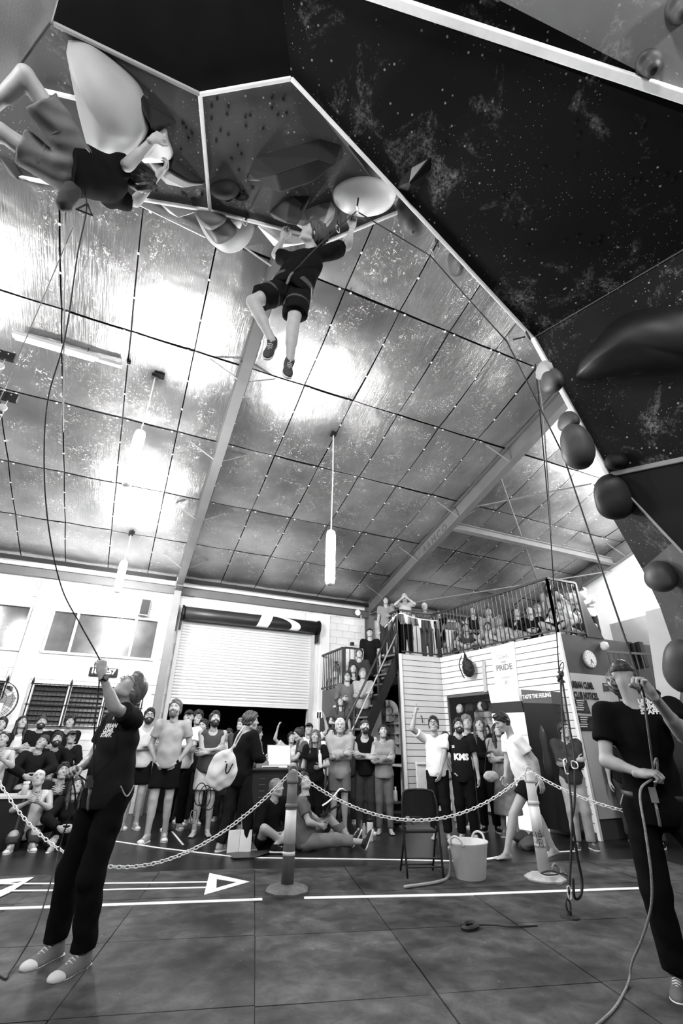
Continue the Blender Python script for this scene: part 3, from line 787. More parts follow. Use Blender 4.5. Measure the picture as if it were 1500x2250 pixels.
thing(MB().beam((XL, WY-.2, EAVE-.06), (XR, WY-.2, EAVE-.06), .05, .10), 'eaves_gutter', BLACK, 'thin black strip where the foil ceiling meets the far wall', 'strip')
o = isect('strut_beam', (6.46, 8.0, roofz(8.0)-.34), (12.0, 8.0, roofz(8.0)-.34), .16, .16, FRL); tag(o, 'pale steel strut between the two right-hand roof beams', 'beam')
for a, b, lb in (((6.5, 6.3, roofz(6.3)-.25), (12, 10.6, roofz(10.6)-.25), 'thin diagonal brace rod crossing in front of the pale strut'), ((6.5, 11.8, roofz(11.8)-.42), (12, 8.1, roofz(8.1)-.55), 'thin diagonal brace rod above the balcony crowd'), ((6.5, 7.3, roofz(7.3)-.33), (12, 3.6, roofz(3.6)-.33), 'pair of thin rods running from the roof beam up to the climbing wall edge')):
    thing(MB().tube([a, b], .018, 6), 'brace_rod', FRL, lb, 'rod')

# walls
PAINT = gm(.80, .6, noise=.04, scale=3, bump=.15, bscale=40, name='white_blockwork'); PAINT2 = gm(.12, .7, noise=.05, scale=3, name='plaster')
DX0, DX1, DZ = 1.02, 4.62, 2.23           # roller door opening
wins = [(-1.88, .47, 3.18, 4.14), (-4.6, -2.34, 3.18, 4.16), (-1.86, .44, 1.66, 2.50), (-4.6, -2.34, 1.66, 2.50)]
wl = MB()                                  # solid backing in pieces around the openings
xs = [XL, -4.6, -2.34, -1.88, .47, DX0, DX1, XR+.2]
def solid(x0, x1, z0, z1): wl.box(((x0+x1)/2, WY+.11, (z0+z1)/2), (x1-x0, .18, z1-z0))
solid(XL, -4.6, 0, 5.4); solid(-2.34, -1.88, 0, 5.4); solid(.47, DX0, 0, 5.4); solid(DX1, XR+.2, 0, 5.4); solid(DX0, DX1, 4.2, 5.4)
for x0, x1 in ((-4.6, -2.34), (-1.88, .47)): solid(x0, x1, 0, 1.66); solid(x0, x1, 2.5, 3.18); solid(x0, x1, 4.15, 5.4)
wb = struct(wl.build('wall_back', PAINT))
blk = bevel(MB().box((0, 0, 0), (.392, .03, .192)).build('block', PAINT, wb), .006, 1); bm_ = blk.data
def free(x, z, hx=.2, hz=.1):
    if x+hx > DX0 and x-hx < DX1 and z-hz < 4.25: return False
    for a, b, c, d in wins:
        if x+hx > a-.05 and x-hx < b+.05 and z+hz > c-.05 and z-hz < d+.05: return False
    return x+hx < 7.4 and x-hx > XL
cells = []
for r in range(27):
    for c_ in range(-20, 22):
        x = c_*.4+(.2 if r % 2 else 0); z = .1+r*.2
        if free(x, z) and z < 5.2: cells.append((x, z))
cells.sort(key=lambda p: (p[0] < -3.4, abs(p[1]-3.6)+abs(p[0]-1)*.35))
rest = MB()
for i, (x, z) in enumerate(cells):
    if i == 0: blk.location = (x, WY+.012, z)
    elif i < 300:
        o = link('block', bm_, wb, PAINT, (x, WY+.012, z)); 
    else: rest.box((x, WY+.012, z), (.392, .03, .192))
q = rest.build('blockwork', PAINT, wb); q['kind'] = 'stuff'
struct(MB().box((XR+.1, (YB+WY)/2, 3.9), (.2, WY-YB, 7.9)).build('wall_right', PAINT))
struct(MB().box((XL-.1, (YB+WY)/2, 3.9), (.2, WY-YB, 8.2)).build('wall_left', PAINT2))
struct(MB().box(((XL+XR)/2, YB-.1, 4.6), (XR-XL, .2, 9.4)).build('wall_front', gm(.08, .7, name='grey_paint')))
# piers on the far wall
for X, w_, lb in ((-2.11, .36, 'white painted pier between the two left window pairs'), (4.98, .30, 'white round-edged pier to the right of the roller door')):
    thing(MB().box((X, WY-.06, 2.4), (w_, .14, 4.8)), 'wall_pier', PAINT, lb, 'pier', bev=.02)
GLASS = gm(.03, .12, noise=.35, scale=4, name='dark_glass', spec=.9); GL2 = gm(.06, .16, noise=.4, scale=3, name='dusty_glass', spec=.9)
def hi_window(k, x0, x1, z0, z1, splits, gls):
    w = struct(MB().box(((x0+x1)/2, WY+.13, (z0+z1)/2), (x1-x0, .02, z1-z0)).build('window_%d' % k, BLACK))
    f = MB()
    for z in (z0, z1): f.box(((x0+x1)/2, WY+.02, z), (x1-x0+.06, .12, .05))
    for x in [x0]+splits+[x1]: f.box((x, WY+.02, (z0+z1)/2), (.05, .10, z1-z0))
    f.build('window_frame', WHITE, w); e = [x0]+splits+[x1]
    for a, b in zip(e[:-1], e[1:]): MB().box(((a+b)/2, WY+.05, (z0+z1)/2), (b-a-.05, .012, z1-z0-.05)).build('pane', gls, w)
hi_window(1, *wins[0], [-1.35, -.06], GL2); hi_window(2, *wins[1], [-3.1], GLASS)
LOUV = gm(.05, .35, noise=.3, scale=5, name='louvre_glass')
def louvre_window(k, x0, x1, z0, z1, splits):
    w = struct(MB().box(((x0+x1)/2, WY+.15, (z0+z1)/2), (x1-x0, .02, z1-z0)).build('window_%d' % k, BLACK))
    f = MB()
    for z in (z0, z1): f.box(((x0+x1)/2, WY+.02, z), (x1-x0+.06, .10, .04))
    for x in [x0]+splits+[x1]: f.box((x, WY+.02, (z0+z1)/2), (.07, .12, z1-z0))
    f.build('window_frame', WHITE, w); e = [x0]+splits+[x1]
    for a, b in zip(e[:-1], e[1:]):
        sl = MB().box((0, 0, 0), (b-a-.08, .12, .008), np.array([[1, 0, 0], [0, .5, -.86], [0, .86, .5]])).mesh('louvre_blade')
        for i in range(8): link('louvre_blade', sl, w, LOUV, ((a+b)/2, WY+.07, z0+.06+i*(z1-z0-.04)/8))
    g = empty('security_grille', ((x0+x1)/2, WY-.06, z0), 0, 'black steel security grille over the louvred window %s' % ('at the left frame edge' if k == 4 else 'behind the raised arm of the left belayer'), 'grille')
    hb = MB().tube([(-(x1-x0)/2-.03, 0, 0), ((x1-x0)/2+.03, 0, 0)], .011, 6).mesh('rail')
    for z in (0, .42, .84): link('rail', hb, g, BLACK, (0, 0, z))
    vb = MB().tube([(0, 0, 0), (0, 0, .86)], .005, 5).mesh('bar'); n = int((x1-x0)/.085)
    for i in range(n+1): link('bar', vb, g, BLACK, (-(x1-x0)/2+i*(x1-x0)/n, 0, 0))
    for i in (-1, -.35, .3, 1):
        MB().lathe([(.012, 0), (.012, .86), (.03, .90), (.002, 1.0)], (i*(x1-x0)/2, 0, -.02), 6).build('spear_post', BLACK, g)
louvre_window(3, *wins[2], [-1.12, -.38]); louvre_window(4, *wins[3], [-3.1])

# roller door
SLAT = gm(.66, .45, noise=.04, scale=3, name='slat_paint')
rd = struct(MB().box((DX0-.02, WY-.02, 2.1), (.09, .12, 4.2)).build('door_1', gm(.55, .45)))
MB().box((DX1+.02, WY-.02, 2.1), (.09, .12, 4.2)).build('guide_rail', gm(.55, .45), rd)
n = 28; ph = (4.25-DZ)/n
sm_ = MB(); sm_.add([(x, y, z) for x in (-(DX1-DX0)/2, (DX1-DX0)/2) for y, z in ((0, -ph/2), (-.012, -ph/2+.008), (-.022, -ph*.1), (-.020, ph*.2), (-.008, ph/2-.006), (.006, ph/2-.001), (.012, 0))], [[i, (i+1) % 7, 7+(i+1) % 7, 7+i] for i in range(7)]+[list(range(7))[::-1], list(range(7, 14))])
sme = sm_.mesh('slat')
for i in range(n): link('slat', sme, rd, SLAT, ((DX0+DX1)/2, WY+.02, DZ+.04+(i+.5)*ph))
MB().box(((DX0+DX1)/2, WY+.01, DZ+.015), (DX1-DX0, .05, .06)).build('bottom_rail', SLAT, rd)
rb = empty('roller_housing', (2.85, WY-.25, 4.35), 0, 'long black roller drum above the shutter door with a white curved emblem', 'door housing')
MB().tube([(-1.85, 0, 0), (1.85, 0, 0)], .17, 20).build('drum', gm(.02, .4), rb, True)
for x in (-1.87, 1.87): MB().lathe([(.2, -.02), (.2, .02)], (x, 0, 0), 16, np.array([[0, 0, 1], [0, 1, 0], [-1, 0, 0]])).build('end_plate', BLACK, rb); MB().box((x, .1, -.16), (.04, .2, .5)).build('bracket', BLACK, rb)
def band(x0, x1, tw, w):       # strip wrapped on the drum
    m_ = MB(); vs = []; k = 14
    for i in range(k+1):
        a = math.radians(200-i*130/k); s_ = i/k; xx = x0+(x1-x0)*s_+tw*math.sin(s_*math.pi)
        for d in (-w, w): vs.append((xx+d, .173*math.cos(a) if False else -.174*math.sin(math.radians(20+i*140/k)), .174*math.cos(math.radians(20+i*140/k))))
    return m_.add(vs, [[2*i, 2*i+1, 2*i+3, 2*i+2] for i in range(k)])
band(.35, .2, .0, .16).build('emblem', WHITE, rb); band(.62, 1.1, .25, .13).build('emblem', WHITE, rb)
# the dark outside, built as a near-black box behind the open lower half
thing(MB().box((2.8, WY+2.6, 1.4), (4.4, .05, 2.9)).box((.65, WY+1.5, 1.4), (.05, 2.3, 2.9)).box((4.95, WY+1.5, 1.4), (.05, 2.3, 2.9)).box((2.8, WY+1.5, 2.85), (4.4, 2.3, .05)), 'yard_box', gm(.008, .8), 'near-black box standing for the dark outside behind the half-raised shutter', 'room').__setitem__('kind', 'structure')
struct(MB().box((2.8, WY+1.5, -.02), (4.4, 2.4, .04)).build('floor_yard', gm(.02, .7)))

# wall fittings
o = thing(MB().box((0, 0, 0), (.24, .2, .42), None), 'wall_speaker', gm(.28, .5), 'grey box loudspeaker high on the wall above the long window', 'speaker', bev=.015); o.location = (.06, WY-.16, 4.40); o.rotation_euler = (.15, 0, .1)
link('grille', MB().box((0, -.103, 0), (.2, .006, .36)).mesh('grille'), o, DARK)
ck = thing(MB().box((0, 0, 0), (.60, .05, .19)), 'digital_clock', BLACK, 'black digital wall clock above the louvred window', 'clock', bev=.01); ck.location = (-.52, WY-.05, 2.82)
text_obj('18:12:57', .15, np.array([[1, 0, 0], [0, 0, -1], [0, 1, 0]]), (-.27, -.03, .01), gm(.8, .4, emit=1.6, name='led'), 'digits', ck, bold=.006)
# large wall fan
fan = empty('wall_fan', (-2.33, 11.95, 2.08), 0, 'large round wall fan with a wire cage at the left frame edge', 'fan')
c_ = MB(); A_ = np.linspace(0, 2*np.pi, 33)[:-1]
for rr, yy in ((.38, 0), (.38, -.1), (.30, -.14), (.2, -.17), (.1, -.18), (.3, .06), (.18, .08)): c_.tube([(rr*math.cos(a), yy, rr*math.sin(a)) for a in A_], .004 if rr < .38 else .008, 5, closed=True)
for i in range(36):
    a = i*2*np.pi/36; c_.tube([(.06*math.cos(a), -.18, .06*math.sin(a)), (.2*math.cos(a), -.17, .2*math.sin(a)), (.3*math.cos(a), -.14, .3*math.sin(a)), (.38*math.cos(a), -.1, .38*math.sin(a))], .0022, 4)
c_.build('cage', BLACK, fan)
for k in range(3):
    a = k*2.094; vs = [(r_*math.cos(a+t_), -.06+.05*t_, r_*math.sin(a+t_)) for r_, t_ in ((.06, -.3), (.32, -.35), (.35, .2), (.30, .55), (.08, .5))]
    MB().prism(vs, (0, .004, 0)).build('blade', gm(.22, .3), fan)
MB().lathe([(.07, -.1), (.08, 0), (.05, .12)], (0, 0, 0), 16, np.array([[1, 0, 0], [0, 0, 1], [0, -1, 0]])).build('motor', BLACK, fan, True)
MB().box((.12, .35, .28), (.06, .5, .06)).box((.12, .52, .28), (.14, .04, .3)).build('bracket', BLACK, fan)
MB().box((.13, -.185, -.12), (.09, .006, .16)).build('sticker', WHITE, fan)
# small items right of the door
for a in (('notice_plate', (5.55, 12.44, 3.88), (.10, .02, .2), .75, 'small white notice plate on the wall right of the roller door', 'sign'), ('junction_box', (6.0, 12.42, 3.8), (.28, .06, .42), .7, 'pale electrical box on the wall below the round camera', 'box'), ('cctv_camera', (5.84, 12.36, 4.02), (.1, .12, .09), .02, 'small black ball camera above the pale electrical box', 'camera')):
    o = thing(MB().box((0, 0, 0), a[2]), a[0], gm(a[3], .5), a[4], a[5], bev=.012); o.location = a[1]
o = thing(MB().lathe([(.09, 0), (.09, .02)], (0, 0, 0), 20, np.array([[1, 0, 0], [0, 0, 1], [0, -1, 0]])).box((.1, -.005, -.14), (.02, .01, .14)), 'eye_sticker', WHITE, 'round eye-shaped sign hanging on the eaves channel', 'sign'); o.location = (6.0, 12.28, EAVE-.33)
link('ring', MB().lathe([(.055, .02), (.055, .025)], (0, 0, 0), 18, np.array([[1, 0, 0], [0, 0, 1], [0, -1, 0]])).mesh('ring'), o, BLACK); link('pupil', MB().lathe([(.02, .03), (.02, .034)], (0.01, 0, .015), 12, np.array([[1, 0, 0], [0, 0, 1], [0, -1, 0]])).mesh('pupil'), o, WHITE)

# ------------------------------------------------------------------ lamps: hanging tube lamps in rows
def pendant(x, y, zt, label, ln=.95):
    t = empty('pendant_lamp', (x, y, 0), 0, label, 'lamp', 'vertical tube lamps hung from the roof'); zr = roofz(y)
    MB().tube([(0, 0, zr-.02), (.01, 0, (zr+zt)/2), (0, 0, zt)], .012, 6).build('cable', gm(.75, .5), t)
    MB().box((0, 0, zr-.04), (.10, .10, .08)).build('ceiling_rose', BLACK, t)
    MB().lathe([(.03, zt), (.07, zt-.03), (.072, zt-.06)], n=16).build('top_cap', gm(.7, .4), t, True); MB().lathe([(.072, zt-ln-.02), (.06, zt-ln-.05), (.02, zt-ln-.06)], n=16).build('end_cap', gm(.7, .4), t, True)
    MB().lathe([(.070, zt-.06), (.080, zt-.12), (.080, zt-ln+.04), (.070, zt-ln-.02)], n=16).build('tube', gm(1, .4, emit=LAMP, name='lamp_glow'), t, True)
pc = ypt(732, 1165, 6.65); pb = ypt(310, 945, 6.5); pd = ypt(268, 1255, 10.84)
pendant(2.74, 6.65, pc[2], 'glowing vertical tube lamp hanging in the middle of the hall on a white cable')
pendant(pb[0], 6.5, pb[2], 'glowing vertical tube lamp hanging above the left windows, blown out against the foil')
pendant(pd[0], 10.8, pd[2]+.25, 'glowing vertical tube lamp close to the far wall above the long window', .7)
for x, y in ((5.9, 1.0), (-4.6, 6.5), (-4.6, 1.2), (2.9, -1.6), (-1.2, -1.8), (10.5, 5.6)):  # unseen fill lamps added around the hall
    pendant(x, y, 5.9 if x > 8 else 5.4 if y > 5 else 5.9, 'unseen vertical tube lamp added for fill, at %s of the hall' % {(-4.6, 6.5): 'the left side', (-4.6, 1.2): 'the near left', (5.9, 1.0): 'the near right', (2.9, -1.6): 'the back right', (-1.2, -1.8): 'the back left', (10.5, 5.6): 'the balcony end'}[(x, y)])
tb = empty('batten_light', (-1.95, 6.35, roofz(6.4)-.22), 0, 'faintly glowing white fluorescent batten hanging below the foil at upper left', 'lamp')
MB().tube([(-.52, 0, 0), (.52, 0, 0)], .03, 12).build('tube', gm(.9, .3, emit=1.2, name='soft_tube'), tb, True)  # weak glow put into the tube material
MB().box((0, 0, .06), (1.15, .09, .06)).box((.75, 0, .04), (.32, .07, .05)).build('fitting', gm(.6, .4), tb)
for x in (-.4, .4): MB().tube([(x, 0, .08), (x, 0, .24)], .006, 5).build('hanger', BLACK, tb)
for (px, py, lb) in ((350, 825, 'small black socket box on the foil ceiling beside a clear duct'), (283, 796, 'tiny black clip on the foil ceiling right of the batten light'), (293, 1171, 'tiny black box at the cable of the far lamp')):
    r = ray(px, py); t_ = (EAVE+SL*WY-CH)/(r[2]+SL*r[1]); P = CAM+r*(t_*.992)
    o = thing(MB().box((0, 0, 0), (.16 if px == 350 else .06, .11 if px == 350 else .05, .05)), 'ceiling_box', BLACK, lb, 'box', bev=.008); o.location = P; o.rotation_euler = (-math.atan(SL), 0, 0)
# ================================================================== BALCONY, SHOP WALLS, STAIRS
MZ = 3.40
PA, PB_, PC_, PD_ = V3(6.06, 10.05, 0), V3(7.23, 10.03, 0), V3(7.66, 6.62, 0), V3(10.9, 6.62, 0)
WHT = gm(.74, .45, noise=.03, scale=4, name='white_board'); WHG = gm(.60, .5, noise=.04, scale=4, name='pale_board')
GREYP = gm(.055, .5, noise=.08, scale=4, name='dark_grey_wall'); GREY2 = gm(.10, .55, noise=.08, scale=4, name='mid_grey_wall')
dk = MB().prism([PA+V3(.02, .02, MZ-.16), PB_+V3(.05, .02, MZ-.16), PC_+V3(.05, .05, MZ-.16), PD_+V3(0, .05, MZ-.16), V3(12.3, 6.67, MZ-.16), V3(12.3, WY-.02, MZ-.16), V3(6.08, WY-.02, MZ-.16)], (0, 0, .15)).build('balcony_deck', DARK)
tag(dk, 'dark deck of the balcony that carries the upper crowd', 'balcony')
def boarded(name, a, b, z0, z1, holes, mt, lab, h=.132, nrmv=None):
    """slatted board wall from a to b with rectangular holes in (s,z)"""
    a, b = V3(a[0], a[1], 0), V3(b[0], b[1], 0); L_ = np.linalg.norm(b-a); u = (b-a)/L_; nv = V3(u[1], -u[0], 0)   # outward normal
    M = np.stack([u, -nv, V3(0, 0, 1)], 1); t = empty(name, tuple(a), 0, lab, 'wall'); t['kind'] = 'structure'
    t.matrix_world = Matrix(((M[0, 0], M[0, 1], 0, a[0]), (M[1, 0], M[1, 1], 0, a[1]), (0, 0, 1, 0), (0, 0, 0, 1)))
    bk = MB(); z = z1-h
    xs_ = sorted(set([0, L_]+[x for hh in holes for x in hh[:2]]))
    for x0, x1 in zip(xs_[:-1], xs_[1:]):
        xm = (x0+x1)/2; hz = sorted([(hh[2], hh[3]) for hh in holes if hh[0] < xm < hh[1]]); zz = z0
        for q0, q1 in hz+[(z1, z1)]:
            if q0 > zz+.01: bk.box((xm, .05, (zz+q0)/2), (x1-x0, .05, q0-zz))
            zz = max(zz, q1)
    bk.build('backing', gm(.12, .6), t)
    cache = {}
    while z > z0-.02:
        segs = [(0, L_)]
        for hh in holes:
            if z+h/2 > hh[2] and z+h/2 < hh[3]:
                ns = []
                for s0, s1 in segs:
                    if hh[0] > s0 and hh[0] < s1: ns.append((s0, hh[0]))
                    if hh[1] < s1 and hh[1] > s0: ns.append((hh[1], s1))
                    if hh[1] <= s0 or hh[0] >= s1: ns.append((s0, s1))
                segs = ns
        for s0, s1 in segs:
            if s1-s0 < .03: continue
            k_ = round(s1-s0, 3)
            if k_ not in cache: cache[k_] = MB().box((0, 0, 0), (s1-s0-.004, .022, h-.014)).mesh('board')
            link('board', cache[k_], t, mt, ((s0+s1)/2, .012, z+h/2))
        z -= h
    return t, u, nv
w1, u1, n1 = boarded('wall_boards_side', PA, PB_, 0, MZ, [], WHG, 'pale slatted board wall facing the hall, left of the white slatted corner')
L2_ = np.linalg.norm(PC_-PB_)
w2, u2, n2 = boarded('wall_boards_front', PB_, PC_, 0, MZ, [(.12, 2.02, .0, 2.42)], WHT, 'bright white slatted board wall running towards the camera under the balcony')
w3 = struct(MB().prism([PC_+V3(.0, 0, 0), PD_, PD_+V3(0, .12, 0), PC_+V3(.0, .12, 0)], (0, 0, MZ)).build('wall_notice', GREYP))
for p, mt_ in ((PA, WHT), (PC_, WHT)): thing(MB().box((p[0]-.005, p[1]-.02, MZ/2), (.06, .06, MZ)), 'corner_trim', mt_, 'thin white corner strip at the %s corner of the slatted boards' % ('left' if p is PA else 'right'), 'trim', bev=.005)
FM = np.stack([u2, V3(0, 0, 1), n2], 1)           # text frame on the front boards
fm4 = lambda p: (PB_+u2*p[0]+n2*p[2]+V3(0, 0, p[1]))
def on_front(px, py, off=0.0):                    # photo point on the front board plane
    r = ray(px, py); n = n2; t_ = ((PB_+n*off)-CAM)@n/(r@n); P = CAM+r*t_; return P, (P-PB_)@u2, P[2]
# recessed shop window: white slat back wall with hats and bags
bk = PB_-n2*.9
shop = empty('shop_alcove', tuple(PB_), 0, 'lit shop alcove behind the crowd with slatted back wall', 'alcove')
c_ = MB(); 
for i in range(17): c_.add([tuple(PB_-V3(*PB_)+u2*s_-n2*d_+V3(0, 0, z_)) for s_, d_, z_ in ((.1, .9, .05+i*.14), (2.05, .9, .05+i*.14), (2.05, .9, .18+i*.14), (.1, .9, .18+i*.14), (.1, .93, .05+i*.14), (2.05, .93, .05+i*.14), (2.05, .93, .18+i*.14), (.1, .93, .18+i*.14))], [[0, 1, 2, 3], [7, 6, 5, 4], [0, 4, 5, 1], [3, 2, 6, 7], [0, 3, 7, 4], [1, 5, 6, 2]])
q = c_.build('slat_panel', WHG, shop); q['kind'] = 'stuff'
MB().beam(u2*.12-n2*.45+V3(0, 0, 2.30), u2*2.0-n2*.45+V3(0, 0, 2.30), .04, .04).beam(u2*.1-n2*.46+V3(0, 0, 1.1), u2*.1-n2*.46+V3(0, 0, 0.0), .9, .05, tuple(u2)).build('frame', DARK, shop)
rr_ = random.Random(4)
hatm = {}
for i in range(9):
    P = PB_+u2*(.28+i*.2)-n2*(.25+.1*(i % 2))+V3(0, 0, 2.18+.03*rr_.random())
    if 'h' not in hatm:
        F = Field((-.13, -.13, -.14), (.13, .13, .12), .012); F.ell((0, 0, 0), (.085, .075, .10)); F.ell((.0, .05, -.06), (.05, .05, .035), k=.04); F.wrinkle(.006, 40, 2); V_, Q_ = F.net(); hatm['h'] = np_mesh('bag', V_, Q_)
    o = link('chalk_bag', hatm['h'], None, gm((.5, .03, .025, .45, .02, .03, .35, .02, .5)[i], .8), tuple(P), (0, .2*rr_.random(), i*.7)); tag(o, '%s chalk bag hanging in the shop alcove, %s from the left' % (('pale', 'black', 'dark', 'light', 'black', 'dark', 'grey', 'black', 'white')[i], ('first', 'second', 'third', 'fourth', 'fifth', 'sixth', 'seventh', 'eighth', 'ninth')[i]), 'bag', 'chalk bags on the shop rail')
# hangers with dark gear on the alcove wall
for i in range(7):
    P = PB_+u2*(.35+i*.24)-n2*.80+V3(0, 0, 1.72)
    o = thing(MB().tube(smooth_path([(0, 0, .12), (.06, .02, .02), (.03, .04, -.12), (-.05, .03, -.1), (-.06, .02, .03), (0, 0, .12)], 5), .016, 6).tube(smooth_path([(0, .02, .1), (.09, .05, -.05), (0, .06, -.16), (-.08, .04, -.04)], 5), .012, 6), 'quickdraw_bundle', gm(.03 if i % 3 else .3, .5), 'bundle of dark slings hanging on the alcove wall, place %s' % ('one', 'two', 'three', 'four', 'five', 'six', 'seven')[i], 'gear', 'gear on the alcove wall'); o.location = tuple(P)
# posters and signs on the front boards
def sign(name, pxs, mt, lab, cat='sign', th=.02, off=.03):
    P = [on_front(x, y, off) for x, y in pxs]; o = MB().prism([p[0] for p in P], tuple(n2*-th)).build(name, mt); return tag(o, lab, cat), P
pr, PP = sign('pride_poster', ((1077, 1424), (1128, 1409), (1138, 1512), (1089, 1517)), gm(.88, .5, name='poster_paper'), 'white poster reading PRIDE on the slatted boards', 'poster')
ctr = lambda P: sum(p[0] for p in P)/len(P)
cp = ctr(PP)
for s_, sz, z_, g_ in (('CLIMB', .13, .22, .6), ('WITH', .06, .10, .55), ('PRIDE', .17, -.02, .25), ('SATURDAY', .055, -.22, .6), ('20', .12, -.33, .55), ('ALL GYMS WELCOME', .03, -.45, .5)):
    o = text_obj(s_, sz, FM, cp+V3(0, 0, z_)+n2*.012, gm(g_, .6), 'lettering', pr, align='CENTER', bold=.004)
cb_, PQ = sign('white_header', ((1072, 1515), (1135, 1511), (1142, 1542), (1079, 1549)), gm(.85, .4), 'blank white header board under the pride poster', 'sign', .12, .12)
# drinks fridge banner
fr_ = empty('drinks_fridge', tuple(on_front(1145, 1520, .32)[0]*V3(1, 1, 0)), 0, 'tall drinks fridge with a banner reading TASTE THE FEELING and a dark bottle picture', 'fridge')
fo = np.array(fr_.location)
def fr_pt(px, py, off=.32): return on_front(px, py, off)[0]-fo
MB().prism([fr_pt(1144, 1515), fr_pt(1208, 1519), fr_pt(1213, 1546), fr_pt(1148, 1544)], tuple(-n2*.3)).build('banner', gm(.09, .4), fr_)
a_, b_ = on_front(1148, 1544, .32), on_front(1213, 1546, .32)
MB().prism([a_[0]-fo, b_[0]-fo, (b_[0]-fo)*V3(1, 1, 0)+V3(0, 0, .1), (a_[0]-fo)*V3(1, 1, 0)+V3(0, 0, .1)], tuple(-n2*.3)).build('door', gm(.012, .25, name='fridge_door'), fr_)
tp = (on_front(1148, 1528, .335)[0]+on_front(1210, 1531, .335)[0])/2
o = text_obj('TASTE THE FEELING', .10, FM*np.array([.72, 1, 1]), tp-fo, WHITE, 'lettering', None, align='CENTER', bold=.004); o.parent = fr_
tb_ = (a_[0]+b_[0])/2
MB().lathe([(.10, -1.5), (.11, -1.2), (.085, -1.0), (.10, -.8), (.05, -.55), (.035, -.42), (.042, -.38), (.042, -.34)], tb_-fo+V3(0, 0, .22)-n2*.06, 20, sy=1).build('bottle_picture', gm(.03, .15), fr_, True)
MB().lathe([(.045, 0), (.045, .05)], tb_-fo+V3(0, 0, -.13)-n2*.05, 14).build('bottle_cap', gm(.4, .3), fr_, True)
# white poster stand between crowd: dark info panel with lit white lower part
ib = empty('info_cabinet', tuple(on_front(1110, 1545, .2)[0]*V3(1, 1, 0)), 0, 'tall white lit cabinet with a dark header behind the bent walking climber', 'cabinet'); io = np.array(ib.location)
def ipt(px, py, off=.2): return on_front(px, py, off)[0]-io
MB().prism([ipt(1077, 1545), ipt(1144, 1540), ipt(1150, 1565), ipt(1080, 1568)], tuple(-n2*.2)).build('header', gm(.03, .4), ib)
a_, b_ = ipt(1080, 1568), ipt(1150, 1565)
MB().prism([a_, b_, b_*V3(1, 1, 0), a_*V3(1, 1, 0)], tuple(-n2*.2)).build('door', gm(.9, .4, emit=.9, name='backlit_panel'), ib)
for i in range(6): MB().prism([a_+V3(0, 0, -.4-i*.16)+n2*.006, b_+V3(0, 0, -.4-i*.16)+n2*.006, b_+V3(0, 0, -.42-i*.16)+n2*.006, a_+V3(0, 0, -.42-i*.16)+n2*.006], tuple(-n2*.01)).build('shelf', gm(.4, .5), ib)
# hanging rucksack and two hooks
bp_, _, _ = on_front(1027, 1460, .20)
F = Field((-.25, -.25, -.4), (.25, .25, .35), .014); F.ell((0, 0, -.08), (.15, .11, .2)); F.ell((0, .06, -.14), (.11, .09, .12), k=.05); F.cone((0, -.04, .05), (-.02, -.04, .22), .07, .02, .05); F.wrinkle(.008, 30, 1); V_, Q_ = F.net()
o = link('rucksack', np_mesh('rucksack', V_, Q_), None, gm(.012, .6, name='black_nylon')); tag(o, 'black rucksack hanging high on the white slatted boards', 'rucksack'); o.location = tuple(bp_); o.rotation_euler = (0, 0, -1.45)
link('strap', MB().tube(smooth_path([(-.06, -.1, .2), (-.13, -.14, 0), (-.1, -.1, -.22), (-.05, -.1, -.3)]), .012, 6).tube(smooth_path([(0, -.05, .22), (.0, -.1, .3), (.03, -.05, .2)]), .01, 6).mesh('strap'), o, BLACK); link('buckle', MB().box((.02, .16, -.05), (.05, .015, .03)).mesh('buckle'), o, WHITE)
o = thing(MB().prism([on_front(1058, 1452, .04)[0], on_front(1064, 1452, .04)[0], on_front(1069, 1520, .04)[0], on_front(1063, 1521, .04)[0]], tuple(-n2*.02)), 'strip_sign', gm(.45, .4), 'narrow grey strip fixed beside the pride poster', 'sign')

# notice wall details (faces the camera, +x to the right)
NM = np.array([[1, 0, 0], [0, 0, -1], [0, 1, 0]]); NY = 6.62
def nz(px, py, off=.012): return ypt(px, py, NY-off)
o = thing(MB().prism([nz(1249, 1478), nz(1420, 1494), nz(1420, 1494)*V3(1, 1, 0)+V3(0, 0, .3), nz(1249, 1478)*V3(1, 1, 0)+V3(0, 0, .3)], (0, -.02, 0)), 'notice_board', gm(.42, .5, noise=.04, scale=3), 'pale notice board reading URBAN CLIMB. CLUB NOTICES.', 'sign')
P1_, P2_ = nz(1252, 1500, .03), nz(1259, 1524, .03)
text_obj('URBAN CLIMB.', .165, NM*np.array([.55, 1, 1]), P1_+V3(.0, -.012, -.035), BLACK, 'lettering', o, bold=.008); text_obj('CLUB NOTICES.', .165, NM*np.array([.55, 1, 1]), P2_+V3(.0, -.012, -.03), BLACK, 'lettering', o, bold=.008)
for k, (pts_, lab) in enumerate(((((1323, 1501), (1340, 1502), (1343, 1517), (1326, 1520)), 'small dark leaflet right of the notice heading'), (((1262, 1535), (1287, 1538), (1297, 1568), (1268, 1566)), 'black timetable poster under the words CLUB NOTICES'), (((1270, 1572), (1300, 1574), (1306, 1606), (1277, 1606)), 'second black timetable poster under the first'), (((1300, 1550), (1330, 1552), (1338, 1600), (1308, 1598)), 'dark picture poster right of the timetables'))):
    q = thing(MB().prism([nz(*p, .034) for p in pts_], (0, -.008, 0)), 'poster', gm(.03, .5, noise=.5, scale=9), lab, 'poster')
    for i in range(5 if k in (1, 2) else 1):
        a_ = nz(pts_[0][0]+4, pts_[0][1]+4+i*5, .040); link('text_line', MB().box(tuple(a_+V3(.09, -.006, 0)), (.20-.03*(i % 3), .004, .018)).mesh('text_line'), q, gm(.6, .5))
cc = nz(1293, 1449)
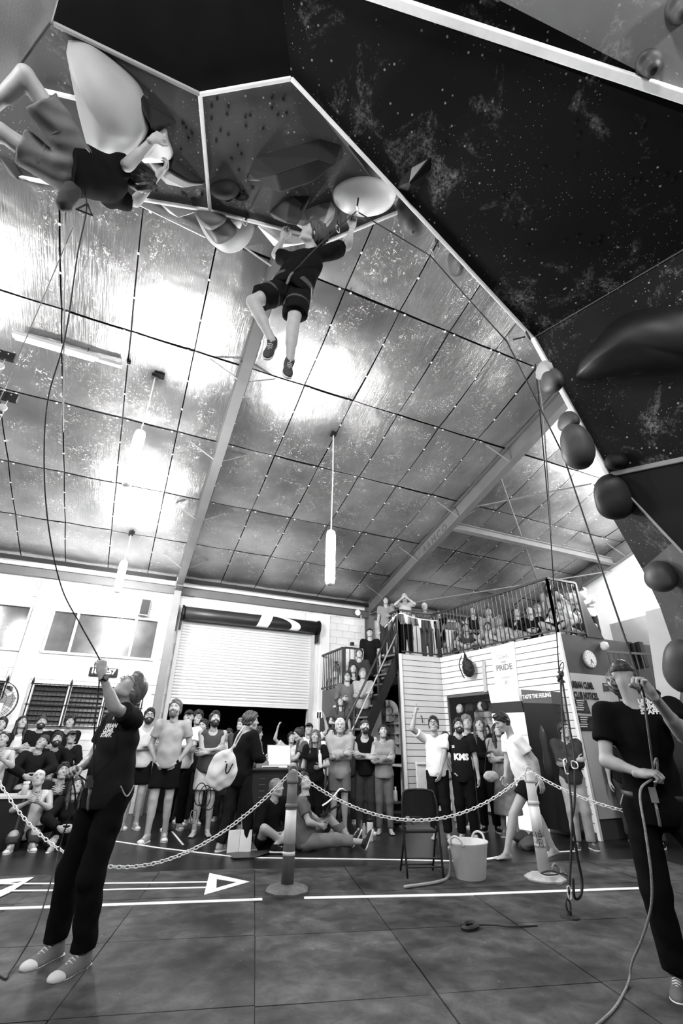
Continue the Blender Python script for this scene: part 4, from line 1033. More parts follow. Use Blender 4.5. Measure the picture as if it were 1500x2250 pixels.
ckk = empty('wall_clock', (cc[0], NY-.03, cc[2]), 0, 'round pale wall clock on the dark wall above the notices', 'clock'); RX = np.array([[1, 0, 0], [0, 0, -1], [0, 1, 0]])
MB().lathe([(.16, -.03), (.175, .0), (.165, .025), (.15, .025)], n=28, M=RX).build('case', gm(.35, .4), ckk, True); MB().lathe([(.148, .026), (.148, .030)], n=28, M=RX).build('dial', gm(.7, .5), ckk)
MB().beam((0, -.034, 0), (.05, -.034, -.08), .008, .006, (0, 1, 0)).build('hour_hand', BLACK, ckk); MB().beam((0, -.036, 0), (-.02, -.036, -.12), .006, .005, (0, 1, 0)).build('minute_hand', BLACK, ckk)
for i in range(12): a = i*math.pi/6; MB().box((.13*math.sin(a), -.032, .13*math.cos(a)), (.012, .004, .012)).build('tick', BLACK, ckk)
lp = nz(1328, 1421, .1); o = thing(MB().lathe([(.02, .1), (.07, .08), (.085, 0), (.06, -.06), (.01, -.08)], n=18), 'wall_light', gm(.55, .5), 'round pale light fitting at the top of the dark notice wall', 'lamp', smooth=True); o.location = tuple(lp); link('bracket', MB().tube([(0, 0, 0), (.0, .2, .1)], .012, 6).mesh('bracket'), o, BLACK)

# side opening of the counter (face x=6.06), menu board, pigeonholes
def sx(px, py, X=6.06): return xpt(px, py, X)
w4 = struct(MB().prism([V3(6.06, 10.08, 2.95), V3(6.06, 12.45, 2.95), V3(6.06, 12.45, MZ-.02), V3(6.06, 10.08, MZ-.02)], (.1, 0, 0)).prism([V3(6.06, 11.05, 0), V3(6.06, 12.45, 0), V3(6.06, 12.45, 2.95), V3(6.06, 11.05, 2.95)], (.1, 0, 0)).prism([V3(6.06, 10.08, 0), V3(6.06, 10.2, 0), V3(6.06, 10.2, 2.95), V3(6.06, 10.08, 2.95)], (.1, 0, 0)).build('wall_counter', GREY2))
struct(MB().box((7.0, 11.3, 1.45), (.05, 2.3, 2.9)).box((6.6, 12.35, 1.45), (.9, .05, 2.9)).build('wall_inner', BLACK))
th_ = lambda pts, nm, mt, lab, cat, X=6.06, t=.02: thing(MB().prism([sx(*p, X) for p in pts], (-t, 0, 0)), nm, mt, lab, cat)
th_(((835, 1474), (869, 1464), (869, 1485), (836, 1494)), 'blank_sign', gm(.75, .4), 'blank white sign above the dark counter opening', 'sign')
mb_ = th_(((806, 1541), (823, 1538), (823, 1598), (807, 1600)), 'menu_board', BLACK, 'tall black menu board with two columns of white lines', 'sign')
SM = np.array([[0, 0, -1], [-1, 0, 0], [0, 1, 0]])   # text facing -x: right=-y, up=z
for i, yy in enumerate((1545, 1551, 1557, 1561, 1565, 1572, 1576, 1580, 1584, 1588, 1592)):
    p = sx(808, yy, 6.03); link('text_line', MB().box(tuple(p+V3(0, -.10, 0)), (.004, .16 if i < 2 else .10, .022)).mesh('text_line'), mb_, WHITE)
    if i > 1: link('text_line', MB().box(tuple(p+V3(0, -.42, 0)), (.004, .06, .022)).mesh('text_line'), mb_, WHITE)
for px, py, lb in ((818, 1524, 'heart'), (830, 1540, 'round'), (831, 1550, 'small'), (828, 1574, 'low')): th_(((px-2, py-4), (px+2, py-4), (px+3, py+3), (px-1, py+4)), 'sticker', gm(.75, .5), '%s white sticker on the grey wall beside the menu board' % lb, 'sticker')
o = thing(MB().lathe([(.26, 0), (.26, .02)], n=28, M=np.array([[0, 0, -1], [0, 1, 0], [1, 0, 0]])), 'round_sign', gm(.8, .4), 'round white disc sign leaning on the pigeonhole shelf', 'sign'); P = sx(854, 1562, 6.3); o.location = tuple(P); o.rotation_euler = (0, 0, .75)
link('emblem', MB().lathe([(.12, .02), (.12, .026)], n=20, M=np.array([[0, 0, -1], [0, 1, 0], [1, 0, 0]])).mesh('emblem'), o, gm(.3)); link('emblem', MB().lathe([(.09, .026), (.09, .03)], n=20, M=np.array([[0, 0, -1], [0, 1, 0], [1, 0, 0]])).mesh('emblem'), o, WHITE)
pg = empty('pigeonhole_rack', (6.35, 10.25, 1.2), 0, 'pale pigeonhole rack of small dark cubes below the round disc', 'shelf')
for j in range(5): MB().box((.1, .55, j*.22), (.28, 1.1, .04)).build('shelf', gm(.45, .5), pg)
for j in range(4):
    for i in range(6): MB().box((.1, .02+i*.21, .11+j*.22), (.26, .02, .18)).build('divider', gm(.45, .5), pg)
for j in range(4):
    for i in range(5):
        if (i+j) % 2: o = thing(MB().box((0, 0, 0), (.1, .1, .07)), 'hire_shoe', gm(.12+.1*((i*j) % 3), .7), 'hire shoe in the pigeonhole rack, row %s from the floor, hole %s' % (('one', 'two', 'three', 'four')[j], ('one', 'two', 'three', 'four', 'five')[i]), 'shoe', 'hire shoes in the pigeonholes', bev=.02); o.location = (6.43, 10.38+i*.21, 1.26+j*.22)
thing(MB().box((6.5, 10.65, .95), (.5, 1.1, .05)).box((6.6, 10.65, .45), (.05, 1.0, .9)), 'shop_counter', WHITE, 'white counter top inside the dark opening', 'counter', bev=.01)
thing(MB().box((6.75, 9.96, 1.02), (.9, .12, .05)).box((6.75, 9.98, .55), (.9, .05, .9)), 'counter_ledge', WHITE, 'white ledge in front of the pale slatted side wall', 'ledge', bev=.01)
for i, x in enumerate((6.30, 6.52)): thing(MB().tube([(x, 10.0, 2.0), (x, 9.95, 2.0), (x, 9.93, 1.85)], .012, 6), 'wall_hook', BLACK, 'small black hook on the pale slatted side wall, %s one' % ('left', 'right')[i], 'hook')

# left landing, its dark wall, exit sign, door
struct(MB().prism([V3(4.95, 11.0, 0), V3(6.05, 11.0, 0), V3(6.05, 12.45, 0), V3(4.95, 12.45, 0)], (0, 0, 2.68)).build('wall_landing', GREY2))
RAILM = gm(.05, .45, .3, name='rail_paint')
def railing(name, pts, z, hgt, lab, gap=.115, top=.045, posts=True, tilt=0):
    t = empty(name, tuple(V3(pts[0][0], pts[0][1], z)), 0, lab, 'railing'); o0 = V3(pts[0][0], pts[0][1], z)
    for a, b in zip(pts[:-1], pts[1:]):
        a = V3(*a)-o0 if len(a) == 3 else V3(a[0], a[1], z)-o0; b = V3(*b)-o0 if len(b) == 3 else V3(b[0], b[1], z)-o0
        MB().beam(a+V3(0, 0, hgt), b+V3(0, 0, hgt), top, top).build('handrail', RAILM, t)
        MB().beam(a+V3(0, 0, .06), b+V3(0, 0, .06), .03, .03).build('bottom_rail', RAILM, t)
        n = max(2, int(np.linalg.norm(b-a)/gap)); bal = MB().beam((0, 0, .06), (0, 0, hgt), .016, .016, (0, 1, 0)).mesh('baluster')
        for i in range(n+1): link('baluster', bal, t, RAILM, tuple(a+(b-a)*i/n))
        if posts:
            for p in (a, b): MB().beam(p, p+V3(0, 0, hgt), .045, .045, (0, 1, 0)).build('post', RAILM, t)
    return t
railing('landing_railing', [(4.92, 12.4), (4.95, 11.02)], 2.68, .93, 'dark railing of the low landing, running away from the camera')
railing('landing_railing', [(4.98, 10.98), (6.0, 10.98)], 2.68, .93, 'dark railing across the front of the low landing', gap=.14)
railing('balcony_railing', [(6.06, 11.0), (6.07, 10.04), (7.21, 10.02)], MZ, 1.10, 'dark railing round the left corner of the balcony, draped with white bunting')
railing('balcony_railing', [(7.25, 10.0), (7.66, 6.62), (8.46, 6.60)], MZ, 1.14, 'long dark railing above the white slatted boards with the seated crowd behind it')
thing(MB().prism([V3(8.46, 6.60, MZ+1.14), V3(8.46, 6.60, MZ), V3(8.95, 6.60, MZ), V3(8.75, 6.60, MZ+.35)], (.02, .04, 0)), 'end_panel', gm(.015, .5), 'solid black end panel closing the balcony railing', 'panel')
# bunting: cord and pennants
bt = empty('bunting', (6.07, 10.0, MZ+1.0), 0, 'white cord with small pennants tied along the balcony corner railing', 'bunting')
cp_ = [V3(-.1, .95, -.35), V3(-.06, .45, -.16), V3(-.03, -.05, -.02), V3(.35, -.06, -.08), V3(.75, -.07, -.10), V3(1.12, -.06, -.08)]; cs = smooth_path(cp_, 8); MB().tube(cs, .014, 6).build('cord', WHITE, bt)
for i, p in enumerate(cs[4::4]): MB().prism([p+V3(-.06, 0, 0), p+V3(.06, 0, -.0), p+V3(.04, 0, -.24), p+V3(-.02, -.0, -.20)], (0, -.004, 0)).build('pennant', gm((.6, .2, .8, .05)[i % 4], .7), bt)
ex = thing(MB().prism([ypt(694, 1564, 12.4), ypt(706, 1563, 12.4), ypt(707, 1577, 12.4), ypt(695, 1578, 12.4)], (0, -.06, 0)), 'exit_sign', gm(.9, .4, emit=1.5, name='lit_sign'), 'lit white exit sign with a dark running figure above the dark door', 'sign')
link('pictogram', MB().box(tuple(ypt(698, 1571, 12.32)), (.05, .01, .15)).box(tuple(ypt(703, 1571, 12.32)), (.05, .01, .15)).mesh('pictogram'), ex, DARK)
thing(MB().prism([ypt(698, 1546, 12.44), ypt(707, 1546, 12.44), ypt(707, 1556, 12.44), ypt(698, 1557, 12.44)], (0, -.03, 0)), 'small_sign', gm(.7), 'small pale sign above the lit exit sign', 'sign')
thing(MB().prism([xpt(733, 1551, 4.92), xpt(741, 1549, 4.92), xpt(741, 1575, 4.92), xpt(733, 1577, 4.92)], (-.02, 0, 0)), 'narrow_sign', gm(.7), 'narrow white upright sign on the dark landing wall', 'sign')
thing(MB().box((4.915, 12.0, 1.0), (.05, .7, 2.0)), 'side_door', gm(.012, .4), 'black door in the dark landing wall below the exit sign', 'door')
# extinguisher and clutter on the landing
ext = empty('fire_extinguisher', (5.35, 12.42, 3.15), 0, 'fire extinguisher hanging behind the landing railing', 'fire extinguisher')
MB().lathe([(.01, -.26), (.075, -.24), (.08, .15), (.05, .22), (.025, .25), (.025, .3)], n=16).build('cylinder', gm(.25, .3), ext, True); MB().box((0, -.04, .32), (.05, .14, .03)).tube(smooth_path([(.02, 0, .3), (.12, 0, .2), (.1, 0, -.1)]), .012, 6).build('hose_and_lever', BLACK, ext); MB().lathe([(.082, -.1), (.082, .06)], n=16).build('label_band', WHITE, ext)
thing(MB().box((5.5, 12.0, 2.88), (.3, .3, .4)), 'storage_box', WHITE, 'white box standing on the landing behind the railing', 'box', bev=.01)
for i in range(6):
    o = thing(MB().lathe([(.04, 0), (.045, .02), (.045, .2), (.02, .26), (.02, .3)], n=12), 'bottle', gm((.1, .4, .05, .3, .15, .5)[i], .3), 'bottle on the landing floor behind the railing, place %s from the wall' % ('first', 'second', 'third', 'fourth', 'fifth', 'sixth')[i], 'bottle', 'bottles on the landing', smooth=True); o.location = (5.05+.02*(i % 2), 12.25-i*.12, 2.68)

# staircase
S0, S1 = V3(3.80, 9.90, 0), V3(5.98, 10.55, MZ); sd_ = nrm((S1-S0)*V3(1, 1, 0)); sn_ = V3(-sd_[1], sd_[0], 0); WID = .80
sdn = sn_*-.0
st = empty('staircase', tuple(S0), 0, 'steep dark open-tread staircase rising right to the balcony', 'stairs')
N_ = 14; tr = MB().box((0, 0, 0), (.24, WID, .035)).mesh('tread'); az_ = math.atan2(sd_[1], sd_[0])
for i in range(1, N_+1):
    p = (S1-S0)*(i/N_); o = link('tread', tr, st, gm(.12, .5), tuple(p+sn_*0-sn_*0+V3(0, 0, -.02)), (0, 0, az_))
for o in list(st.children):
    link('nosing', cached('nosing', lambda: MB().box((-.12, 0, 0), (.015, WID*.98, .04)).mesh('nosing')), o, gm(.14, .5))
for sg in (-1, 1):
    a = sn_*sg*WID/2; MB().beam(a+V3(0, 0, -.05), (S1-S0)+a+V3(0, 0, -.05), .05, .24).build('stringer', BLACK, st)
hr = empty('stair_handrail', tuple(S0), 0, 'pair of dark sloping handrail pipes on the near side of the stairs', 'railing')
a = -sn_*(WID/2+.02)
for z_ in (.95, .55): MB().tube([a+V3(0, 0, z_)-sd_*.05, (S1-S0)*.97+a+V3(0, 0, z_+.05)], .024 if z_ > .9 else .016, 8).build('pipe', RAILM if z_ > .9 else gm(.4, .4), hr, True)
for t_ in (0, .33, .66, .97): MB().tube([(S1-S0)*t_+a, (S1-S0)*t_+a+V3(0, 0, .98)], .02, 8).build('post', RAILM, hr, True)
o = thing(MB().prism([V3(6.02, 11.0, 1.0), V3(5.1, 10.55, .4), V3(6.02, 11.0, .4)], (.0, .02, 0)).prism([V3(6.0, 10.98, 2.2), V3(5.05, 10.52, .9), V3(6.0, 10.98, .9)], (0, .02, 0)), 'sloped_hoarding', gm(.55, .6), 'pale triangular panel closing the space under the stairs', 'panel')

# things at the right end of the balcony
X_ = 11.6
thing(MB().prism([xpt(1338, 1372, 10.95), xpt(1420, 1350, 10.95)+V3(0, -.6, 0), xpt(1420, 1350, 10.95)*V3(1, 1, 0)+V3(0, -.6, 0), xpt(1338, 1372, 10.95)*V3(1, 1, 0)], (.06, 0, 0)), 'partition', gm(.4, .6), 'grey partition behind the right belayer, below the white end wall', 'partition')
for i in range(6):
    P = ypt(1342+i*12, 1415-(i % 2)*3, 6.9-.08*i); o = thing(MB().box((0, 0, -.2), (.13, .12, .42+.1*(i > 2))), 'stacked_crate', BLACK, 'black crate in the row behind the right belayer, %s from the left' % ('first', 'second', 'third', 'fourth', 'fifth', 'sixth')[i], 'crate', 'black crates behind the right belayer', bev=.01); o.location = tuple(P+V3(0, 0, -.05))
P = ypt(1334, 1432, 6.3); Q = ypt(1434, 1438, 5.6)
t = empty('side_railing', tuple(P-V3(0, 0, 1.0)), 0, 'dark low railing just right of the right belayer', 'railing'); o0 = P-V3(0, 0, 1.0)
thing(MB().prism([V3(P[0]-.05, P[1]+.06, 0), V3(Q[0]-.0, Q[1]-.06, 0), V3(Q[0]+1.5, Q[1]+.5, 0), V3(P[0]+1.2, P[1]+.22, 0)], (0, 0, o0[2])), 'side_platform', gm(.008, .7), 'dark raised platform carrying the low railing behind the right belayer', 'platform')
MB().beam((0, 0, 1.0), tuple(Q-o0), .04, .04).build('handrail', RAILM, t)
for i in range(9): a = (P-o0)+(Q-P)*i/8; MB().beam(a, a-V3(0, 0, 1.0), .016, .016, (0, 1, 0)).build('baluster', RAILM, t)

# ================================================================== THE CLIMBING WALL
ZR = 6.25
v0, v1 = zpt(440, 205, ZR), zpt(640, 170, ZR); v2 = zpt(1170, 740, 5.2); v3 = zpt(1335, 1040, 3.75)
W_ = zpt(1500, 545, 5.0); W_ = v2+(W_-v2)*1.6
nF2 = nrm(np.cross(v2-v1, W_-v1)); nF2 = nF2 if nF2[2] < 0 else -nF2; dF2 = nF2@v1
def onp(px, py, n, d, off=0.0): r = ray(px, py); return CAM+r*((d+off-n@CAM)/(n@r))
def f2(px, py): return onp(px, py, nF2, dF2)
lipA, lipB, lipC = zpt(462, 460, ZR), zpt(721, 527, ZR), zpt(873, 464, ZR)
CW = empty('climbing_wall', (0, 0, 0), 0, 'huge overhanging plywood climbing wall filling the top and right of the picture', 'climbing wall')
M_DK = chalky('chalky_black', .004, .20, .8, 1.3, 0., .555); M_DK2 = chalky('chalky_black_low', .010, .28, .8, 1.3, 3.1, .53); M_GR = chalky('chalky_grey', .085, .50, .5, .9, 7.7, .57); M_LG = chalky('chalky_light', .30, .55, .6, .5, 1.2, .60); M_MD = chalky('chalky_mid', .07, .5, .5, .8, 5.2, .58); M_TG = chalky('chalky_pale', .13, .5, .6, .7, 9.2, .55)
def panel(pts, mt, name='panel', th=.05, back=None):
    n = nrm(np.cross(pts[1]-pts[0], pts[2]-pts[0])); c = sum(pts)/len(pts)
    if n@(CAM-c) > 0: n = -n
    o = MB().prism(pts, n*th).build(name, mt, CW); return o, -n
far = lambda a, b, k: a+(b-a)*k
T0, T1 = f2(860, 0), f2(1500, 210); T0 = T1+(T0-T1)*1.5; T1 = T0+(T1-T0)*1.5
W_r = W_; e0 = f2(620, 0); e0 = v1+(e0-v1)*2.2
o_f2, _ = panel([v1, v2, W_r, T1, T0, e0], M_DK)
nF1 = nrm(np.cross(v3-v2, W_r-v2)); nF1 = nF1 if nF1@(CAM-v2) > 0 else -nF1; dF1 = nF1@v2; low_r = onp(1500, 1008, nF1, dF1); low_r = v3+(low_r-v3)*1.6
panel([v2, v3, low_r, W_r], M_DK2)
la, lb_ = xpt(1300, 1060, 4.02), xpt(1410, 1250, 4.62)
nR = nrm(np.cross(la-v3, lb_-v3)); nR = nR if nR@(CAM-v3) > 0 else -nR; dR = nR@v3
v3b, v3m, lc, ld = onp(1500, 1215, nR, dR), onp(1478, 1192, nR, dR), onp(1450, 1335, nR, dR), onp(1500, 1480, nR, dR)
panel([v3, v3b, v3b+(low_r-v3)*1.1, low_r], gm(.004, .7, name='matt_black_ply'))
M_R1 = chalky('chalky_return', .022, .3, .6, .8, 2.2, .56); M_R2 = chalky('chalky_return_light', .09, .4, .6, .7, 4.2, .54)
panel([v3, la, lb_, v3m], M_R1); panel([v3m, lb_, lc, ld, v3b], M_R2); panel([v3b, ld, V3(ld[0], ld[1], 0), V3(v3b[0]+.3, v3b[1]-.1, 0)], M_R2)
# plywood return seen behind it
panel([xpt(1417, 1344, 5.6), xpt(1450, 1335, 5.6), xpt(1500, 1470, 5.6), xpt(1490, 1560, 5.6), xpt(1448, 1560, 5.6)], gm(.36, .6, noise=.1, scale=2, name='plywood'))
# roof section
lipL = zpt(290, 432, ZR); lipLL = zpt(35, 385, ZR); far_l = zpt(-60, 300, ZR); tl = zpt(120, 50, ZR); tll = zpt(-80, 150, ZR)
o_p1, _ = panel([v0, v1, zpt(873, 464, ZR), lipB, lipA], M_GR)
o_p0, _ = panel([tl, v0, lipA, lipL, lipLL, far_l, tll], M_GR)
panel([zpt(290, 432, ZR+.12), zpt(300, 446, ZR+.12), zpt(452, 520, ZR+.12), zpt(530, 545, ZR+.12), zpt(600, 528, ZR+.12), zpt(721, 530, ZR+.12)], M_TG)
# dark face above the camera side of the roof edge
up0, up1 = zpt(440, 205, ZR), zpt(640, 170, ZR)
fd = V3(0, -.9, .75)
f3a, f3b, f3c = tl+V3(-.4, -1.2, .15), v0+V3(.2, -1.7, .15), e0
o_f3, _ = panel([v0, v1, e0, v0+(e0-v1)*1.1], gm(.005, .8, noise=.4, scale=2, name='black_ply', spec=.1)); panel([tl, v0, v0+(e0-v1)*1.1, tl+(e0-v1)*1.2], gm(.005, .8, noise=.4, scale=2, name='black_ply', spec=.1))  # near-black tone with random mottling
# left front block and right front block: pale panels nearer than the rest
zG = 5.5; g0 = [zpt(-120, 330, zG), zpt(0, 210, zG), zpt(112, 48, zG), zpt(128, -10, zG), zpt(120, -160, zG), zpt(-200, -160, zG)]
o_g0, _ = panel(g0, chalky('chalky_front_left', .55, .75, .6, .2, 11.0, .60))
gR = [T0, T1, T1+V3(.1, -2.0, .1), T0+V3(0, -2.0, .1)]
GN = nrm(np.cross(T1-T0, V3(.0, -2.0, .35))); GN = GN if GN[2] < 0 else -GN
o_g1, _ = panel([T0, T1, T1+V3(0, -2.0, .35), T0+V3(0, -2.0, .35)], M_TG)
TRM = gm(.80, .4, noise=.06, scale=12, name='edge_alloy')
def trim(a, b, w=.035, h=.035, mt=TRM):
    a2, b2 = a+nrm(a-b)*.0, b; o = MB().beam(a2, b2, w, h).build('edge_trim', mt, CW); bevel(o, .008); return o
down = V3(0, 0, -.02)
trim(v1+down, v2+down, .03); trim(v2+down, v3+down, .045, .05); trim(v0+down, v1+down, .03); trim(tl+down, v0+down, .03, mt=gm(.25)); trim(v0+down, lipA+down, .035)
trim(lipL+down, lipA+down, .03); trim(lipA+down, lipB+down, .03); trim(lipB+down, lipC+down, .03); trim(lipLL+down, lipL+down, .03); trim(T0+down, T1+down, .06, .06); trim(v3, v3b, .02, .02, gm(.3)); trim(v3+down, low_r, .03, .05, gm(.2)); trim(v3+down, la+down, .025)
trim(zpt(85, 197, ZR-.02), zpt(172, 217, ZR-.02), .03); trim(zpt(300, 446, ZR+.08), zpt(452, 520, ZR+.08), .02)
trim(zpt(-10, 215, zG-.02), zpt(112, 48, zG-.02), .02, .02, gm(.12)); trim(v2+down, W_r+down, .008, .008, gm(.12))
# bolt holes
BH = MB().lathe([(.012, 0), (.012, .004), (.006, .004)], n=8).mesh('bolt_hole')
def holes(n, d, px0, px1, py0, py1, cnt, seed, poly=None):
    R_ = random.Random(seed); M = frame(np.cross(n, (1, .3, 0)), n)
    m4 = Matrix.Identity(4)
    for i in range(3):
        for j in range(3): m4[i][j] = M[i, j]
    for i in range(cnt):
        P = onp(R_.uniform(px0, px1), R_.uniform(py0, py1), n, d, .003); q = link('bolt_hole', BH, CW, BLACK); q.matrix_local = Matrix.Translation(tuple(P))@m4
dn = V3(0, 0, -1.0)
holes(dn, -ZR, 460, 640, 215, 300, 16, 1); holes(dn, -ZR, 470, 560, 300, 420, 9, 2); holes(dn, -ZR, 395, 430, 250, 440, 9, 4); holes(dn, -ZR, 340, 450, 400, 440, 8, 5); holes(nF2, dF2, 900, 1480, 250, 560, 26, 3)

# holds and volumes: outline on a panel plane, raised towards the room
def volume(name, px, n, d, apex, hgt, mt, lab, smooth=False, rnd=0.0, cat='climbing volume', inset=.35):
    base = [onp(x, y, n, d) for x, y in px]; ap = [onp(x, y, n, d)+n*hgt for x, y in apex]; nb = len(base); m_ = MB()
    if smooth:
        base = list(smooth_path(base+[base[0]], 4)[:-1]); nb = len(base); c = sum(ap)/len(ap); rings = [base]
        for k in (.35, .62, .82, .94):
            s_ = math.sqrt(max(0, 1-k*k)); rings.append([c-n*hgt+(b-(c-n*hgt))*s_+n*hgt*k for b in base])
        vs = [p for r in rings for p in r]+[c]; fs = []
        for i in range(len(rings)-1):
            for j in range(nb): fs.append([i*nb+j, i*nb+(j+1) % nb, (i+1)*nb+(j+1) % nb, (i+1)*nb+j])
        fs += [[(len(rings)-1)*nb+j, (len(rings)-1)*nb+(j+1) % nb, len(vs)-1] for j in range(nb)]+[list(range(nb))[::-1]]
        o = m_.add(vs, fs).build(name, mt, None, True)
    else:
        na = len(ap); vs = base+ap; fs = [list(range(nb))[::-1]]
        if na == 1: fs += [[i, (i+1) % nb, nb] for i in range(nb)]
        else:
            # convex hull of all points
            import bmesh
            bm = bmesh.new(); [bm.verts.new(tuple(p)) for p in vs]; bmesh.ops.convex_hull(bm, input=bm.verts); me = bpy.data.meshes.new(name); bm.to_mesh(me); bm.free(); o = link(name, me, None, mt); bevel(o, .012); return tag(o, lab, cat)
        o = m_.add(vs, fs).build(name, mt); bevel(o, .012)
    return tag(o, lab, cat)
VG = gm(.16, .5, noise=.1, scale=5, name='volume_grey'); VW = gm(.72, .4, noise=.05, scale=5, name='volume_white'); VD = gm(.005, .7, noise=.2, scale=6, name='volume_dark'); VM = gm(.05, .5, noise=.12, scale=6, name='volume_mid'); VL = gm(.30, .5, noise=.06, scale=5, name='volume_light')
volume('volume', ((150, 88), (195, 90), (250, 128), (305, 185), (326, 240), (332, 275), (318, 305), (285, 340), (235, 345), (205, 325), (182, 250), (165, 170)), dn, -ZR, ((255, 235),), .42, VL, 'large pale teardrop volume held by the upper-left climber', True)
volume('volume', ((325, 292), (362, 282), (370, 305), (380, 342), (340, 348), (290, 345), (300, 320)), dn, -ZR, ((340, 315),), .22, VW, 'white rounded volume just below the climber\'s gripping hand', True)
volume('volume', ((240, 130), (290, 165), (330, 230), (392, 268), (365, 276), (352, 300), (330, 290), (318, 225)), dn, -ZR, ((340, 255),), .18, VD, 'black wedge volume beside the large pale teardrop volume')
volume('volume', ((318, 345), (370, 362), (452, 405), (400, 412), (365, 405), (335, 372)), dn, -ZR, ((370, 372), (410, 392)), .16, VL, 'pale fin-shaped volume left of the vertical white trim')
volume('volume', ((370, 344), (385, 350), (450, 398), (452, 405), (372, 362), (320, 345)), dn, -ZR, ((385, 362), (420, 385)), .10, VD, 'dark upper half of the fin-shaped volume')
volume('volume', ((548, 372), (560, 345), (610, 330), (705, 304), (752, 318), (755, 345), (718, 372), (650, 405), (600, 402), (545, 396)), dn, -ZR, ((610, 355), (700, 322), (735, 335), (690, 372), (620, 395)), .22, VD, 'big black faceted volume with six sides on the grey roof panel')
volume('volume', ((540, 395), (560, 350), (610, 395), (650, 404), (600, 402)), dn, -ZR, ((575, 385), (590, 390)), .10, VM, 'grey wedge at the left end of the big black faceted volume')
volume('climbing_hold', tuple((495+34*math.cos(a), 414+21*math.sin(a)) for a in np.linspace(0, 6.28, 11)[:-1]), dn, -ZR, ((495, 414),), .13, VD, 'black oval dome hold right of the vertical white trim', True, cat='climbing hold')
volume('climbing_hold', tuple((531+16*math.cos(a), 433+8*math.sin(a)) for a in np.linspace(0, 6.28, 9)[:-1]), dn, -ZR, ((531, 433),), .07, VD, 'small shiny black hold beside the black oval dome', True, cat='climbing hold')
volume('climbing_hold', tuple((501+9*math.cos(a), 438+5*math.sin(a)) for a in np.linspace(0, 6.28, 9)[:-1]), dn, -ZR, ((501, 438),), .05, VM, 'tiny grey hold under the black oval dome', True, cat='climbing hold')
volume('volume', ((590, 466), (638, 430), (684, 430), (672, 458), (655, 482), (625, 490), (600, 480)), dn, -ZR, ((630, 462), (655, 470)), .20, VM, 'grey pointed volume right above the two climbing hands')
volume('volume', ((640, 430), (685, 429), (660, 472), (656, 480), (650, 455)), dn, -ZR, ((662, 450),), .12, VD, 'black side facet volume next to the grey pointed volume')
volume('volume', ((643, 490), (665, 462), (700, 448), (728, 441), (738, 458), (734, 478), (706, 516), (680, 508)), dn, -ZR, ((685, 478), (710, 470), (700, 500)), .22, VL, 'pale faceted volume directly above the centre climber\'s head')
volume('volume', tuple((800+70*math.cos(a), 430+43*math.sin(a)) for a in np.linspace(0, 6.28, 15)[:-1]), dn, -ZR, ((800, 432),), .14, VW, 'big white round volume gripped by the centre climber\'s raised hand', True)
volume('volume', ((560, 492), (600, 505), (700, 522), (690, 532), (640, 540), (618, 545), (600, 540), (585, 515)), dn, -ZR-.0, ((620, 525), (650, 525)), .10, VW, 'white wedge volume hanging under the roof lip at the climber\'s other hand')
volume('volume', ((345, 442), (400, 455), (440, 462), (420, 470), (385, 475), (365, 465)), dn, -ZR-.12, ((395, 466),), .10, VW, 'white flat volume under the roof lip, left of the bowl-shaped ones')
volume('volume', ((425, 462), (470, 462), (540, 470), (560, 495), (548, 530), (520, 550), (490, 548), (455, 520)), dn, -ZR-.12, ((500, 515),), .16, VL, 'large pale bowl-shaped volume curling under the roof lip', True)
volume('volume', ((430, 462), (465, 460), (500, 478), (520, 505), (510, 520), (480, 532), (455, 505)), dn, -ZR-.0, ((480, 495),), .16, VM, 'grey bowl volume nested on the large pale bowl volume', True)
volume('volume', ((430, 462), (470, 466), (498, 478), (480, 500), (462, 502), (440, 485)), dn, -ZR+.05, ((465, 482),), .12, gm(.10, .5), 'small dark bowl volume at the very lip', True)
volume('volume', ((505, 478), (530, 485), (528, 500), (518, 490)), dn, -ZR, ((520, 488),), .06, VW, 'small white drip-shaped volume on the lip', True)
volume('volume', ((-5, 340), (30, 355), (60, 398), (140, 415), (120, 420), (60, 405), (20, 385)), dn, -ZR, ((40, 385),), .06, VM, 'grey wedge volume on the far left edge of the roof panel')
# domes fixed to the climbed left face, seen past the edge
def dome(px, py, rx, ry, w, mt, lab, tilt=0, cat='climbing hold', rz=.14):
    F = Field((-.5, -.5, -.5), (.5, .5, .5), .025); P = wpt(px, py, w); M = np.stack([RGT*math.cos(tilt)+UPV*math.sin(tilt), -FWD, -RGT*math.sin(tilt)+UPV*math.cos(tilt)], 1)
    F.ell((0, 0, 0), (rx*w/1000, rz, ry*w/1000), M); F.ell(RGT*.0-UPV*ry*w/1000*.35, (rx*w/1000*.85, rz*1.1, ry*w/1000*.6), M, .05); F.ell(-FWD*(rz+.01)-RGT*rx*w/5000, (.014,)*3, None, .006, True); V_, Q_ = F.net(); o = link('climbing_hold', np_mesh('climbing_hold', V_, Q_), None, mt, tuple(P)); return tag(o, lab, cat)
w1_, w2_, w3_ = wof(v1), wof(v2), wof(v3)
dome(800, 360, 38, 50, 4.5, VM, 'grey egg-shaped hold just left of the long edge, over the white round volume', .75)
dome(905, 472, 30, 46, 4.75, VM, 'grey half-round hold on the climbed face below the roof corner', .6)
dome(1003, 578, 10, 26, 4.6, VM, 'thin dark sliver of a hold past the long edge near the rope', .8)
dome(1212, 835, 16, 28, 4.15, VM, 'dark hold behind the lower edge near the pair of ropes', .4); dome(1195, 812, 6, 20, 4.2, VL, 'pale rim hold left of the dark hold on the lower edge', .4)
dome(1248, 925, 14, 22, 4.05, VM, 'dark hold with one bolt above the big drop-shaped hold', .3); dome(1268, 980, 33, 52, 3.95, gm(.05, .5), 'big dark drop-shaped hold on the climbed face crossed by a sling', .35, rz=.12)
